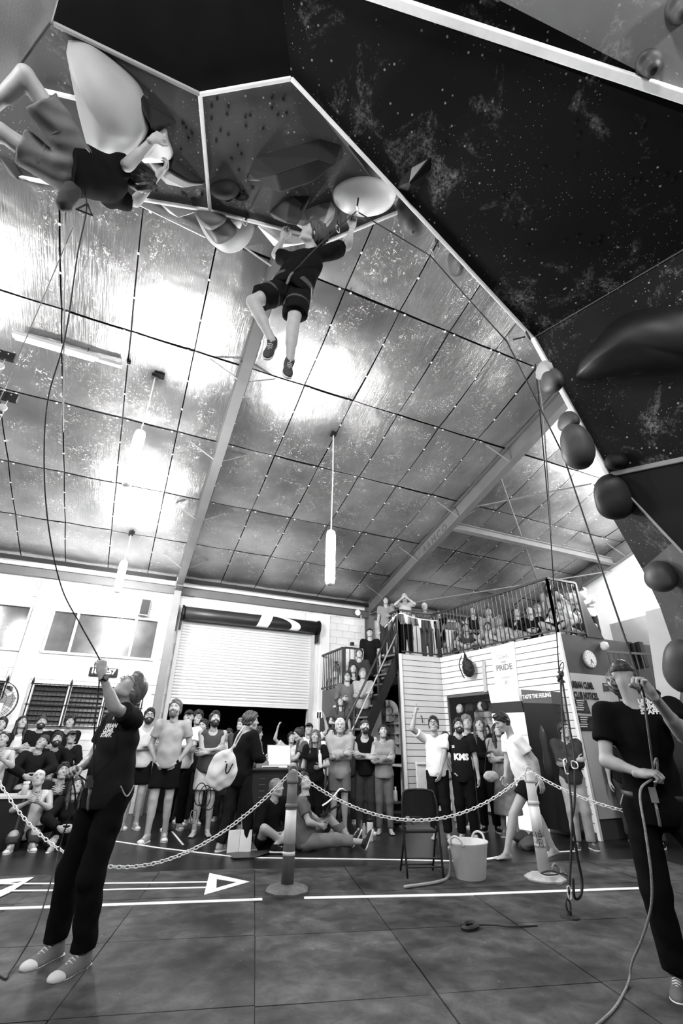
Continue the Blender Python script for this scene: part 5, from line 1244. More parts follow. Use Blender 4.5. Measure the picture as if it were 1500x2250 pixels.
dome(1350, 1090, 42, 52, wof(v3)-.02, gm(.02, .5), 'big black rounded hold low on the return face', .5, rz=.12)
dome(1450, 1265, 28, 34, 4.35, gm(.05, .5), 'round dark hold with one bolt on the pale return face', .3); dome(1497, 1462, 34, 58, 4.0, gm(.05, .5), 'large grey hold cut by the right frame edge', .1)
dome(1352, 1012, 22, 17, wof(onp(1352, 1012, nF1, dF1))-.05, VD, 'small black dome hold just above the corner of the lower edge', .1, rz=.08)
volume('volume', ((1268, 830), (1278, 795), (1320, 740), (1360, 700), (1420, 678), (1520, 675), (1600, 720), (1600, 800), (1500, 808), (1380, 822), (1300, 834)), nF1, dF1, ((1400, 750),), .30, gm(.005, .45, name='black_volume'), 'huge glossy black whale-shaped volume at the right frame edge', True)
volume('climbing_hold', ((870, 415), (880, 390), (905, 365), (950, 340), (948, 372), (920, 412), (895, 422)), nF2, dF2, ((905, 395),), .08, gm(.006, .3), 'black boomerang-shaped hold on the black wall near the long edge', cat='climbing hold')
P = onp(1425, 140, GN, GN@T0, .0); F = Field((-.2, -.2, -.2), (.2, .2, .2), .012); F.ell((0, 0, 0), (.10, .07, .05)); F.ell((-.0, .0, -.06), (.055, .05, .05), k=.03); F.ell((0, 0, -.13), (.02, .02, .03), k=.01, sub=True); V_, Q_ = F.net()
o = link('climbing_hold', np_mesh('climbing_hold', V_, Q_), None, gm(.035, .5), tuple(P+GN*.02)); tag(o, 'blurry dark jug hold on the pale panel at top right', 'climbing hold')
P = onp(1492, 20, GN, GN@T0, .0); o = link('climbing_hold', np_mesh('climbing_hold', V_, Q_), None, gm(.06, .5), tuple(P)); tag(o, 'dark hold in the very top right corner', 'climbing hold')
# steel legs that carry the wall
for i, (x, y, z) in enumerate(((4.95, 1.9, 3.4), (5.2, .2, 4.6))): thing(MB().beam((x, y, 0), (x, y, z), .1, .1, (0, 1, 0)), 'support_post', BLACK, 'black steel post behind the climbing wall, %s' % ('nearer the belayer', 'farther right')[i], 'post')
# ================================================================== PEOPLE
def person(label, base, rz, J, group, **kw):
    t = empty('person', tuple(base), rz, label, 'person', group); o = dress(t, J, **kw); t['_n'] = 0; del t['_n']; return t, o
GS, GL, GM_, GB, GT = 'standing crowd in front of the shop', 'crowd gathered at the left windows', 'crowd standing below the roller door', 'crowd on the balcony', 'people on the stairs'
rp = random.Random(7)
def crowd(px, py, Y, lab, grp, arms=('cross', 'cross'), f=False, off=0, pitch=26, hy=0, roll=0, X=None, z0=0.0, voxel=.0205, H=None, kind=None, feet_px=None, seat=None, lean=4, fat=1.0, stag=0.0, low=False, **kw):
    """one watcher: top of the head at photo point (px,py) on the plane Y (or X)"""
    P = ypt(px, py, Y) if X is None else xpt(px, py, X)
    zt = P[2]-z0; pitch = pitch*.6-2
    if kind is None: kind = 'stand' if zt > 1.5 else 'sit'
    if kind == 'stand':
        H_ = (H or zt)*1.0; Hs = H_/ (1.0+.0)
        J = pose_J(Hs, arms, f, pitch, hy, roll, 'stand', lean=lean, stagger=stag); base = V3(P[0], P[1], z0+(zt-H_))
    elif kind == 'sit':
        Hs = H or 1.74; s_ = seat if seat is not None else max(.02, zt-.90*Hs/1.75); J = pose_J(Hs, arms, f, pitch, hy, roll, 'sit', s_, lean=lean+6); base = V3(P[0], P[1], z0)
    else:
        Hs = H or 1.74; s_ = zt-.90*Hs/1.75; J = pose_J(Hs, arms, f, pitch, hy, roll, kind, s_, lean=lean+8); base = V3(P[0], P[1], z0)
    J['fat'] = fat
    if low: J['low'] = True
    rz = yaw_to_cam(P[0], P[1], off); hd = J['head']
    c_, s2 = math.cos(rz), math.sin(rz); base = base-V3(hd[0]*c_-hd[1]*s2, hd[0]*s2+hd[1]*c_, 0)
    top_z = max(hd[2]+.12, 0); base[2] += (zt+z0-base[2])-top_z if kind != 'stand' else 0
    if kind == 'stand': base[2] = z0
    return person(lab, base, rz, J, grp, h=voxel, seed=px*.37, **kw)[0]
T_ = lambda v, **k: ('tee', v, k); 
# ---- left group at the windows
crowd(8, 1577, 11.6, 'person with short hair at the very left edge, top row under the fan, dark shirt', GL, hy=-10, top=('tee', .02), bottom=('trousers', .02))
crowd(53, 1573, 12.0, 'man in a white tank top with shoulder-length dark hair, back row at left', GL, hy=8, pitch=34, hair='long', top=('tank', .75), bottom=('trousers', .03))
crowd(96, 1573, 12.0, 'bearded man in a black tee with a cap worn backwards, back row under the window', GL, hy=0, hair='cap_back', beard='full', top=('tee', .015), bottom=('trousers', .03), fat=1.12)
crowd(157, 1573, 12.0, 'young man with curly dark hair in a black tee with white lettering, back row', GL, hy=2, pitch=30, hair='curly', top=('tee', .015), bottom=('trousers', .03))
crowd(160, 1606, 11.35, 'long-haired person in a pale cap and glasses, right end of the seated left group', GL, ('lap', 'lap'), True, hy=10, hair='cap', specs=True, top=('jacket', .02), bottom=('trousers', .02), kind='sit')
crowd(129, 1610, 10.75, 'smiling bearded man in a black sweatshirt, middle row of the left group', GL, ('knee', 'knee'), hy=8, hair='short', beard='full', top=('long', .012), bottom=('trousers', .012), kind='sit')
crowd(97, 1615, 10.3, 'young person in a dark beanie with tilted head, centre of the left group', GL, ('knee', 'knee'), hy=-14, roll=-14, pitch=34, hair='beanie', top=('jacket', .018), bottom=('trousers', .02), kind='sit')
crowd(11, 1607, 9.9, 'man with open mouth and headband-dark hair at the left edge, leaning forward', GL, ('elbowtable', 'elbowtable'), hy=-4, pitch=22, hair='buzz', top=('tank', .5), bottom=('trousers', .015), kind='sit')
crowd(90, 1691, 9.25, 'bare-shouldered man in a pale tank top resting his arms on the black box table', GL, ('elbowtable', 'elbowtable'), hy=-8, roll=8, pitch=40, hair='buzz', hairm=HAIRG, top=('tank', .55), bottom=('trousers', .05), kind='sit')
crowd(112, 1682, 10.2, 'person peeking out between the black-clad sitters, only the face in view', GL, ('lap', 'lap'), hy=-5, hair='short', top=('tee', .1), bottom=('trousers', .03), kind='sit', H=1.6)
crowd(143, 1677, 9.6, 'person with both hands raised before the face, just left of the tall belayer', GL, ('clap', 'clap'), hy=5, hair='short', top=('jacket', .02, {'g': .02}), bottom=('trousers', .02), kind='sit')
crowd(172, 1708, 9.2, 'woman with a fringe in a dark jacket, face just left of the tall belayer\'s waist', GL, ('knee', 'knee'), True, hy=10, pitch=38, hair='long', top=('jacket', .015), bottom=('trousers', .012), kind='sit')
# ---- standing group below the roller door
crowd(303, 1580, 10.4, 'woman with tied hair, light top and washed jeans, half hidden behind the tall belayer', GM_, ('chin', 'hold'), True, hy=20, hair='tied', top=('tee', .25), bottom=('skinny', .38))
crowd(331, 1557, 10.3, 'bearded man with glasses in a striped vest and black shorts, folded arms', GM_, hy=4, pitch=18, hair='short', beard='full', specs=True, top=('tank', .55), bottom=('shorts', .01))
crowd(388, 1538, 8.95, 'tall goateed man in a pale grey tee and black shorts, hands in pockets', GM_, ('pocket', 'pocket'), hy=-6, pitch=20, off=-10, hair='short', hairm=gm(.10, .5, name='grizzled_hair'), beard='goatee', top=('tee', .33), bottom=('shorts', .01, {'g': .016}), shoes=.25, stag=.06, voxel=.016)
crowd(417, 1560, 10.0, 'man in a white cap and white tee holding a dark jacket across his folded arms', GM_, ('crossb', 'crossb'), hy=-2, pitch=20, hair='cap', top=('tee', .75), bottom=('trousers', .01))
crowd(437, 1563, 10.9, 'man with glasses and thick dark hair behind the white cap, dark shirt', GM_, hy=5, hair='curly', specs=True, top=('tee', .03), bottom=('trousers', .02))
crowd(448, 1580, 10.5, 'dark-haired man looking sideways between two watchers, only head and shoulder in view', GM_, ('down', 'down'), hy=-25, pitch=8, hair='short', top=('long', .02), bottom=('trousers', .02))
crowd(474, 1564, 9.2, 'muscular man in a sleeveless grey tee with a round badge, folded arms and bare feet', GM_, ('cross', 'cross'), hy=12, pitch=30, hair='short', beard='full', top=('tank', .06, {'loose': .02}), bottom=('shorts', .45, {'g': .02}), feet=True, fat=1.1, voxel=.0165)
crowd(504, 1600, 10.8, 'person in a pale cap, almost hidden behind the muscular man', GM_, hy=-10, hair='cap', hairm=HAIRL, top=('tee', .4), bottom=('trousers', .03), pitch=5)
crowd(533, 1578, 9.6, 'fair-haired person with a sidelong look, face behind the man with the tote bag', GM_, hy=-40, pitch=5, hair='short', hairm=HAIRL, top=('jacket', .05), bottom=('trousers', .03))
crowd(566, 1596, 9.0, 'person in a quilted grey puffer jacket behind the man with the tote bag', GM_, ('cross', 'cross'), True, off=70, hy=40, pitch=5, hair='short', top=('jacket', .12, {'g': .04, 'wr': .008}), bottom=('shorts', .015), shoes=.05)
tote_man = crowd(553, 1566, 7.9, 'man in a black coat seen from behind with a cream tote bag', GM_, ('down', 'hold'), off=125, hy=-35, pitch=5, hair='curly', hairm=gm(.06, .5, name='brown_hair'), top=('jacket', .012, {'g': .02, 'hem': .16}), bottom=('trousers', .02), stag=.16, voxel=.016)
# ---- staff and desk
crowd(657, 1588, 9.3, 'woman with a hair bun and grey staff tee leaning over the laptop desk', GM_, ('reach', 'hold'), True, off=-75, pitch=-15, lean=18, hair='bun', top=('tee', .07), bottom=('trousers', .02), H=1.70)
crowd(641, 1600, 10.6, 'person throwing one arm up behind the laptop desk, pale top', GM_, ('down', 'raise'), True, hy=10, hair='short', top=('tee', .5), bottom=('trousers', .03), H=1.60)
crowd(679, 1589, 10.6, 'man in a dark cap and white tee behind the leaning woman', GM_, ('raise', 'down'), hy=-10, hair='cap', top=('tee', .6), bottom=('trousers', .03))
# ---- centre group
crowd(693, 1603, 8.5, 'long-haired woman in a black tee holding a pale drinks bottle', GS, ('hold', 'down'), True, hy=-12, pitch=20, hair='long', hairm=gm(.07, .5, name='brown_hair'), top=('tee', .012), bottom=('trousers', .012), voxel=.0175)
crowd(747, 1579, 8.6, 'elderly man with white hair in a pale quarter-zip sweater and grey shorts, folded arms', GS, ('cross', 'cross'), hy=0, pitch=12, hair='grey', hairm=HAIRG, top=('long', .30, {'g': .022, 'hem': .12}), bottom=('shorts', .12, {'g': .018}), shoes=.2, fat=1.05, voxel=.0165)
crowd(727, 1599, 9.6, 'woman with a bright face peering over the elderly man\'s shoulder', GS, ('down', 'down'), True, hy=4, hair='tied', top=('tee', .6), bottom=('trousers', .05))
crowd(768, 1604, 9.6, 'person with short fair hair between the elderly man and the goateed man', GS, ('down', 'down'), hy=15, hair='short', hairm=HAIRL, top=('long', .03), bottom=('trousers', .03))
crowd(801, 1582, 8.5, 'goateed man in a backwards cap, black tank top under a pale cardigan, climbing harness', GS, ('crossb', 'crossb'), hy=10, pitch=26, hair='cap_back', beard='goatee', top=('tank', .01), bottom=('trousers', .03), outer=None, voxel=.0165)
crowd(840, 1592, 8.35, 'dark-haired woman in a pale zip top, grey shorts over leggings, folded arms and bare feet', GS, ('cross', 'cross'), True, hy=14, pitch=26, hair='tied', top=('long', .22), bottom=('skinny', .10), feet=True, voxel=.0165)
# ---- right group
crowd(951, 1575, 7.6, 'man with glasses in a white tee and chalk-dusted harness, one arm pointing straight up', GS, ('lap', 'point') if False else ('clasp', 'point'), hy=-5, pitch=24, hair='short', specs=True, hands=('relax', 'point'), top=('tee', .78), bottom=('trousers', .015), feet=True, voxel=.016)
crowd(977, 1607, 8.6, 'woman whose face shows between the pointing man and the man in the KMS shirt', GS, ('down', 'down'), True, hy=-5, pitch=30, hair='tied', top=('tee', .3), bottom=('trousers', .3))
kms = crowd(1005, 1579, 7.35, 'stubbled man in a black patterned sports shirt printed KMS, black trousers', GS, ('down', 'pocket'), hy=8, pitch=24, hair='short', top=('tee', .018, {'g': .018, 'hem': .12}), bottom=('trousers', .01), beard='goatee', voxel=.016)
crowd(1023, 1573, 8.3, 'man with curly fair hair behind the man in the KMS shirt', GS, ('down', 'down'), hy=10, hair='curly', hairm=HAIRL, top=('tee', .5), bottom=('trousers', .04))
crowd(1051, 1577, 7.9, 'person with shoulder-length hair in a black sweater, hand on the chin', GS, ('chin', 'crossb'), hy=-4, pitch=22, hair='long', hairm=gm(.05, .5, name='brown_hair2'), top=('long', .012), bottom=('trousers', .012), shoes=.02)
crowd(1091, 1588, 7.4, 'long-haired woman in a light blouse and long pale skirt with folded arms', GS, ('cross', 'cross'), True, hy=6, pitch=28, hair='long', top=('tee', .25, {'g': .02}), bottom=('skirt', .22), shoes=.2, shoekind='boot', voxel=.0165)
crowd(1236, 1586, 6.15, 'person with glasses in a dark jacket and pale jeans leaning at the notice board corner', GS, ('cross', 'cross'), True, hy=25, off=10, pitch=16, hair='tied', specs=True, top=('jacket', .04), bottom=('trousers', .34), shoes=.08, fat=.95, voxel=.0165)
crowd(1345, 1600, 6.3, 'person in all dark clothes half hidden behind the right belayer', GS, ('down', 'down'), off=20, hair='short', top=('tee', .02), bottom=('trousers', .04), shoes=.02)
crowd(1375, 1602, 5.9, 'second dark-clad person hidden behind the right belayer, only the legs in view', GS, ('down', 'down'), off=-20, hair='short', top=('tee', .02), bottom=('trousers', .05), shoes=.02)
# ---- stairs
def on_stairs(px, py, t, lab, **k):
    p = S0+(S1-S0)*t; H = k.pop('H', None); p[1] += k.pop('dy', 0)
    P = ypt(px, py, p[1]+.1); return crowd(px, py, p[1]+.1, lab, GT, z0=max(0, P[2]-(H or 1.72)), H=H or 1.72, kind='stand', voxel=.024, **k)
on_stairs(812, 1381, .85, 'young man in a black tee with a dark cap at the top of the stairs', arms=('down', 'down'), hair='cap', top=('tee', .012), bottom=('trousers', .02))
on_stairs(789, 1426, .72, 'person in a dark jacket on the upper stairs, behind the handrail', arms=('hold', 'down'), hair='short', top=('jacket', .03), bottom=('trousers', .03))
on_stairs(776, 1458, .6, 'woman with long dark hair in a black strapped top on the middle stairs', arms=('down', 'down'), f=True, hair='long', top=('tank', .012), bottom=('trousers', .02))
on_stairs(763, 1476, .5, 'person with glasses and a grey sweater on the middle stairs', arms=('down', 'hold'), hair='short', specs=True, top=('long', .10), bottom=('trousers', .04))
on_stairs(797, 1470, .70, 'person with folded arms on the stairs, right of the woman in the strapped top', dy=-.30, arms=('cross', 'cross'), hair='short', hairm=HAIRL, top=('long', .3), bottom=('trousers', .03))
on_stairs(748, 1530, .38, 'lowest watcher on the stairs, light bag in hand', arms=('down', 'hold'), f=True, hair='long', top=('tee', .06), bottom=('trousers', .1), H=1.6)
# ---- balcony
def bal(px, py, d, lab, arms=('cross', 'cross'), side=False, **k):
    """d metres behind the long railing (or the corner railing when side)"""
    r = ray(px, py)
    if side: P = ypt(px, py, 10.05+d)
    else:
        n = n2; t_ = ((PB_-n*d)-CAM)@n/(r@n); P = CAM+r*t_
        if P[1] < 6.62+d: P = ypt(px, py, 6.62+d)
    kd = k.pop('kind', None)
    return crowd(px, py, P[1], lab, GB, arms=arms, z0=MZ, voxel=k.pop('voxel', .026), kind=kd, **k)
bal(888, 1303, .25, 'bald man raising a camera to his face at the balcony corner', ('photo', 'photo'), True, hair='fringe', hairm=HAIRG, top=('tee', .4), bottom=('trousers', .01), kind='stand', pitch=-5, H=1.68)
bal(932, 1331, .35, 'fair-haired woman in jeans leaning at the balcony corner railing', ('rail', 'rail'), True, f=True, hair='short', hairm=HAIRG, top=('tee', .12), bottom=('trousers', .07), kind='stand', pitch=0, H=1.50)
bal(964, 1355, .45, 'person in a black tee with hands clasped in front, face hidden by the rail', ('clasp', 'clasp'), True, hair='short', top=('tee', .012), bottom=('trousers', .012), kind='stand', pitch=10, H=1.40)
bal(848, 1350, .6, 'person in a striped top at the left end of the balcony', ('hold', 'down'), True, hair='short', top=('tee', .2), bottom=('trousers', .03), kind='stand', H=1.6)
bal(862, 1352, 1.0, 'tall thin person in white behind the balcony corner post', ('down', 'down'), True, hair='short', top=('long', .7), bottom=('trousers', .3), kind='stand', H=1.6)
bal(1006, 1364, .9, 'person in a vest turned sideways, standing behind the first balcony sitters', ('down', 'down'), hair='short', top=('tank', .05), bottom=('trousers', .03), hy=-40, kind='sit')
bal(1022, 1370, .45, 'person with bright bare arms leaning forward on the balcony floor, leftmost of the front row', ('knee', 'knee'), hair='buzz', top=('tank', .05), bottom=('trousers', .02), kind='floor')
bal(1037, 1333, 1.15, 'woman in a black embroidered vest in the balcony\'s back row', ('lap', 'lap'), f=True, hair='tied', top=('tank', .02), bottom=('trousers', .02), kind='sit')
bal(1070, 1367, .45, 'child with chin on folded arms in the balcony front row', ('knee', 'knee'), hair='short', top=('tee', .4), bottom=('trousers', .02), kind='floor', H=1.5)
bal(1072, 1335, 1.1, 'person with a pointed pale face in the balcony back row, light top', ('lap', 'lap'), hair='short', top=('tee', .25), bottom=('trousers', .02), kind='sit')
bal(1096, 1355, .5, 'person in a flowered shirt with wavy fair hair in the balcony front row', ('knee', 'knee'), f=True, hair='curly', hairm=HAIRL, top=('tee', .35), bottom=('trousers', .02), kind='floor')
bal(1132, 1336, 1.0, 'man in a dark hooded top in the balcony back row, looking right', ('lap', 'lap'), hy=25, hair='short', top=('long', .02), bottom=('trousers', .02), kind='sit')
bal(1134, 1361, .45, 'boy in a pale tee sitting close behind the railing', ('lap', 'lap'), hair='cap_back', top=('tee', .35), bottom=('trousers', .02), kind='floor', H=1.45)
bal(1161, 1331, .6, 'man in a black sweater over a white collar, the darkest sitter by the railing', ('knee', 'knee'), hair='curly', top=('long', .01), bottom=('trousers', .01), kind='sit')
bal(1178, 1329, 1.4, 'man with glasses and fair hair behind the man in the black sweater', ('lap', 'lap'), hair='short', hairm=HAIRL, specs=True, top=('long', .05), bottom=('trousers', .02), kind='sit')
bal(1206, 1299, .9, 'woman with long curly hair and a tipped-back face standing on the balcony', ('hips', 'down'), f=True, hair='long', top=('tee', .3), bottom=('trousers', .02), kind='stand', H=1.45)
bal(1226, 1320, .5, 'person in a white shirt bending over near the right end of the balcony', ('knee', 'knee'), hair='short', top=('long', .7), bottom=('trousers', .02), kind='sit')
bal(1212, 1338, .4, 'dark-clad person seated below the woman with curly hair', ('lap', 'lap'), hair='short', top=('long', .012), bottom=('trousers', .02), kind='floor')
bal(1258, 1280, .8, 'bearded man with folded arms standing at the end of the balcony', ('cross', 'cross'), hair='short', beard='full', top=('tee', .55), bottom=('trousers', .03), kind='stand', H=1.55)
bal(1281, 1293, .8, 'man in a white tee standing rightmost on the balcony, elbow past the end panel', ('cross', 'cross'), hair='buzz', top=('tee', .75), bottom=('trousers', .03), kind='stand', H=1.5)
bal(1266, 1339, .45, 'man with dark hair in a dark jacket crouching by the end panel', ('lap', 'lap'), hair='short', hy=-20, top=('jacket', .06), bottom=('trousers', .02), kind='floor')
bal(974, 1405, .35, 'person sitting on the balcony floor with a pale rounded back, leftmost corner', ('lap', 'lap'), True, hair='short', top=('tee', .6), bottom=('trousers', .5), kind='floor', H=1.2, hy=60)
# ---- sitting on the floor in the middle
crowd(609, 1711, 7.75, 'person in a black blazer sitting on the floor left of the striped post', GM_, ('lap', 'lap'), off=35, hy=25, pitch=15, hair='tied', hairm=HAIRL, top=('jacket', .012), bottom=('trousers', .012), kind='floor', shoes=.02, voxel=.0165)
# ------------------------------------------------------------------ principal figures (joint positions measured in the room)
def hero_J(base, H, f=False, rz=0.0, **pts):
    J = {'s': H/1.75, 'f': f}
    for k, v in pts.items(): J[k] = np.asarray(v, float)-(np.asarray(base) if (k not in ('headM', 'toeL', 'toeR', 'palmL', 'palmR', 'hdirL', 'hdirR', 'footupL', 'footupR')) else 0)
    J.setdefault('pel', (J['hipL']+J['hipR'])/2); J.setdefault('neck', (J['shL']+J['shR'])/2+nrm((J['shL']+J['shR'])/2-J['pel'])*.045)
    return J
def bvh_of(o, off):
    me = o.data; vs = [v.co+Vector(off) for v in me.vertices]; return BVHTree.FromPolygons(vs, [p.vertices[:] for p in me.polygons])
def staff_text(o, base, pos, right, up, size, root):
    n = np.cross(right, up); M = np.stack([nrm(right), nrm(up), nrm(n)], 1); bv = bvh_of(o, base)
    for i, s_ in enumerate(('URBAN', 'CLIMB.', 'STAFF.')):
        q = text_obj(s_, size, M, np.asarray(pos)-nrm(up)*size*.82*i, WHITE, 'lettering', None, bold=size*.05, onto=bv); q.parent = root; q.matrix_parent_inverse = Matrix.Translation(-Vector(base))
def harness(root, J, mt, legs=True, gear=True, w=.02, g=.03, belt_z=.06):
    s = J['s']; p = (J['hipL']+J['hipR'])/2; c = (J['shL']+J['shR'])/2; u = nrm(c-p); M = frame(np.cross(u, nrm(J['hipR']-J['hipL'])), u); o = p+u*belt_z; h_ = empty('climbing_harness', (0, 0, 0)); h_.parent = root
    A_ = np.linspace(0, 2*np.pi, 25)[:-1]
    for dz in (-.018, 0, .018):
        pass
    b = MB(); ring = [o+M[:, 0]*(.155*s+g)*math.cos(a)+M[:, 1]*(.115*s+g)*math.sin(a) for a in A_]; vs = []
    for p_ in ring: vs += [p_-u*.028, p_+u*.028, p_+u*.028+nrm(p_-o)*.008, p_-u*.028+nrm(p_-o)*.008]
    fs = []
    for i in range(24):
        j = (i+1) % 24
        for k in range(4): fs.append([i*4+k, i*4+(k+1) % 4, j*4+(k+1) % 4, j*4+k])
    b.add(vs, fs).build('waist_belt', mt, h_, True)
    fr = o+M[:, 1]*(.12*s+g)
    if legs:
        for sd in 'LR':
            hp, kn = J['hip'+sd], J['kn'+sd]; y = nrm(kn-hp); q = hp+y*.17*s; Mx = frame(np.cross(y, M[:, 0]), y); rg = [q+Mx[:, 0]*(.093*s+g*.45)*math.cos(a)+Mx[:, 1]*(.093*s+g*.45)*math.sin(a) for a in A_]
            MB().tube(rg, .014, 6, closed=True).build('leg_loop', mt, h_, True)
    MB().tube(smooth_path([fr, fr-u*.07+M[:, 1]*.02, fr-u*.15, fr-u*.07-M[:, 1]*.0], 5), .011, 6).build('belay_loop', gm(.12, .6), h_)
    if gear:
        for sg in (-1, 1): MB().tube(smooth_path([o+M[:, 0]*sg*(.15*s+g)+M[:, 1]*.06, o+M[:, 0]*sg*(.175*s+g)-u*.07, o+M[:, 0]*sg*(.15*s+g)-M[:, 1]*.08], 5), .006, 6).build('gear_loop', gm(.3, .5), h_)
    return fr, M, u
def watch(root, J, sd):
    w = J['wr'+sd]; e = J['el'+sd]; y = nrm(w-e); q = w-y*.035; M = frame(y, J['handT'][sd].M[:, 2]); t = empty('wrist_watch', tuple(q)); t.parent = root
    m4 = Matrix.Identity(4)
    for i in range(3):
        for j in range(3): m4[i][j] = M[i, j]
        m4[i][3] = q[i]
    t.matrix_local = m4
    A_ = np.linspace(0, 2*np.pi, 21)[:-1]; MB().tube([(.031*math.cos(a), 0, .031*math.sin(a)) for a in A_], [.009]*20, 6, closed=True).build('strap', BLACK, t, True)
    MB().lathe([(.022, .026), (.025, .032), (.024, .040), (.019, .043)], n=22).build('case', gm(.02, .3), t, True); MB().lathe([(.018, .0435), (.0175, .0445)], n=20).build('dial', gm(.2, .2), t)

# 1. tall belayer on the left, looking up
B = V3(.02, 4.62, 0); up = V3(0, 0, 1)
fb = nrm(V3(-.72, -.69, 0)); rt = np.cross(fb, up)      # facing direction and his right
pel = V3(.035, 4.60, 1.0)
J = hero_J(B, 1.86, hipL=pel-rt*.09, hipR=pel+rt*.09, knL=(.045, 4.42, .50), knR=(-.105, 4.70, .50), anL=zpt(182, 2093, .09), anR=zpt(122, 2072, .09), toeL=(-.66, -.75, 0), toeR=(-.66, -.75, 0),
           shL=V3(.11, 4.50, 1.53)+fb*.02-rt*.03, shR=V3(-.04, 4.78, 1.52), elL=V3(-.045, 4.28, 1.60), wrL=(-.185, 4.22, 1.835), elR=(-.14, 4.80, 1.22), wrR=(-.22, 4.52, 1.16),
           head=(.045, 4.58, 1.765), headM=frame(V3(-.62, -.30, .78), V3(.45, .25, .85)), palmL=V3(-.4, .8, .1), hdirL=V3(-.25, .05, .95), hdirR=V3(-.35, -.8, .1), palmR=V3(.5, -.1, -.8))
J['mouth'] = False; J['footk'] = 1.17; J['fat'] = 1.06
belL = empty('person', tuple(B), 0, 'tall belayer at left in a dark staff tee, arm raised on the rope', 'person')
o = dress(belL, J, h=.0105, hero=True, hair='short', hairm=gm(.10, .5, noise=.3, scale=40, name='mid_hair'), top=('tee', .022, {'g': .018, 'loose': .004, 'hem': .10, 'wr': .006}), bottom=('trousers', .008, {'g': .016, 'wr': .006}), shoes=.18, specs=True, hands=('grip', 'grip'), hc=.0125, hem=.1)
bl_fr, bl_M, bl_u = harness(belL, J, BLACK, False, True, g=.022, belt_z=.05); watch(belL, J, 'L')
staff_text(o['top'], B, V3(-.165, 4.50, 1.475), -rt, up, .042, belL)
JL = J; BL_ = B; handL = J['handT']['L']((0, .055, -.03))+B; handR_L = J['handT']['R']((0, .055, -.03))+B

# 2. right belayer, seen from the front with his head thrown back
B = V3(3.55, 2.60, 0); fb = nrm(V3(-.80, -.60, 0)); rt = np.cross(fb, up); pel = V3(3.60, 2.58, 1.0)
J = hero_J(B, 1.93, hipL=pel-rt*.10, hipR=pel+rt*.10, knL=(3.75, 2.30, .52), knR=(3.50, 2.66, .52), anL=(3.82, 2.30, .085), anR=(3.53, 2.68, .085), toeL=(-.8, -.6, 0), toeR=(-.85, -.5, 0),
           shL=(3.76, 2.37, 1.63), shR=(3.46, 2.71, 1.61), elR=(3.355, 2.70, 1.275), wrR=(3.37, 2.46, 1.205), elL=wpt(1503, 1618, 3.05), wrL=wpt(1430, 1522, 2.92), head=(3.60, 2.575, 1.865),
           headM=frame(V3(.05, .04, 1.0), V3(.80, .60, .0)), palmL=V3(-.75, .3, -.3), hdirL=wpt(1398, 1478, 2.95)-wpt(1430, 1522, 2.92), hdirR=V3(.25, -.9, .05), palmR=V3(.3, .2, -.9))
belR = empty('person', tuple(B), 0, 'belayer at the right edge in a black staff tee with head thrown back', 'person')
o = dress(belR, J, h=.0105, hero=True, hair='curly', hairm=gm(.05, .4, noise=.6, scale=60, name='light_brown_hair'), top=('tee', .008, {'g': .018, 'loose': .004, 'hem': .10, 'wr': .004}), bottom=('trousers', .008, {'g': .014, 'wr': .005}), shoes=.12, beard='full', hands=('grip', 'grip'), hc=.0125, hem=.1)
br_fr, _, _ = harness(belR, J, BLACK, False, True, g=.022, belt_z=.05); watch(belR, J, 'L')
staff_text(o['top'], B, wpt(1401, 1542, 3.15), -rt, up, .040, belR)
JR = J; handUp = J['handT']['L']((0, .055, -.03))+B; handLow = J['handT']['R']((0, .055, -.03))+B

# 3. climber hanging in the middle
B = V3(.70, 2.78, 5.10); J = hero_J(B, 1.72, hipL=(.76, 2.76, 5.10), hipR=(.61, 2.81, 5.10), knR=(.36, 2.80, 4.80), anR=(.575, 2.83, 4.45), knL=(.735, 2.79, 4.69), anL=(.745, 2.83, 4.29), toeR=(-.25, -.15, -.95), toeL=(-.05, -.35, -.93),
           shR=(.655, 2.80, 5.54), shL=(.99, 2.62, 5.64), elR=(.535, 2.93, 5.745), wrR=(.58, 2.88, 5.985), elL=(1.185, 2.62, 5.86), wrL=(1.205, 2.55, 6.09), head=(.80, 2.60, 5.755), headM=frame(V3(-.88, -.25, .30), V3(.15, -.55, .8)),
           palmR=V3(.3, -.9, .3), palmL=V3(-.3, -.9, .3), hdirR=V3(.1, -.05, 1), hdirL=V3(.05, -.1, 1), footupR=V3(-.3, -.95, .1), footupL=V3(0, -1, .3))
c1 = empty('person', tuple(B), 0, 'curly-haired climber in black hanging by both hands under the roof lip', 'person')
o = dress(c1, J, h=.0105, hero=True, hair='curly', hairm=gm(.05, .5, noise=.4, scale=50, name='curly_hair'), top=('tee', .010, {'g': .018, 'loose': .02, 'wr': .005, 'hem': .05}), bottom=('shorts', .012, {'g': .020, 'wr': .006}), shoes=.06, hands=('crimp', 'crimp'), hc=.0125)
c1_fr, _, _ = harness(c1, J, gm(.05, .6), True, True, g=.034); c1_fr = c1_fr+B

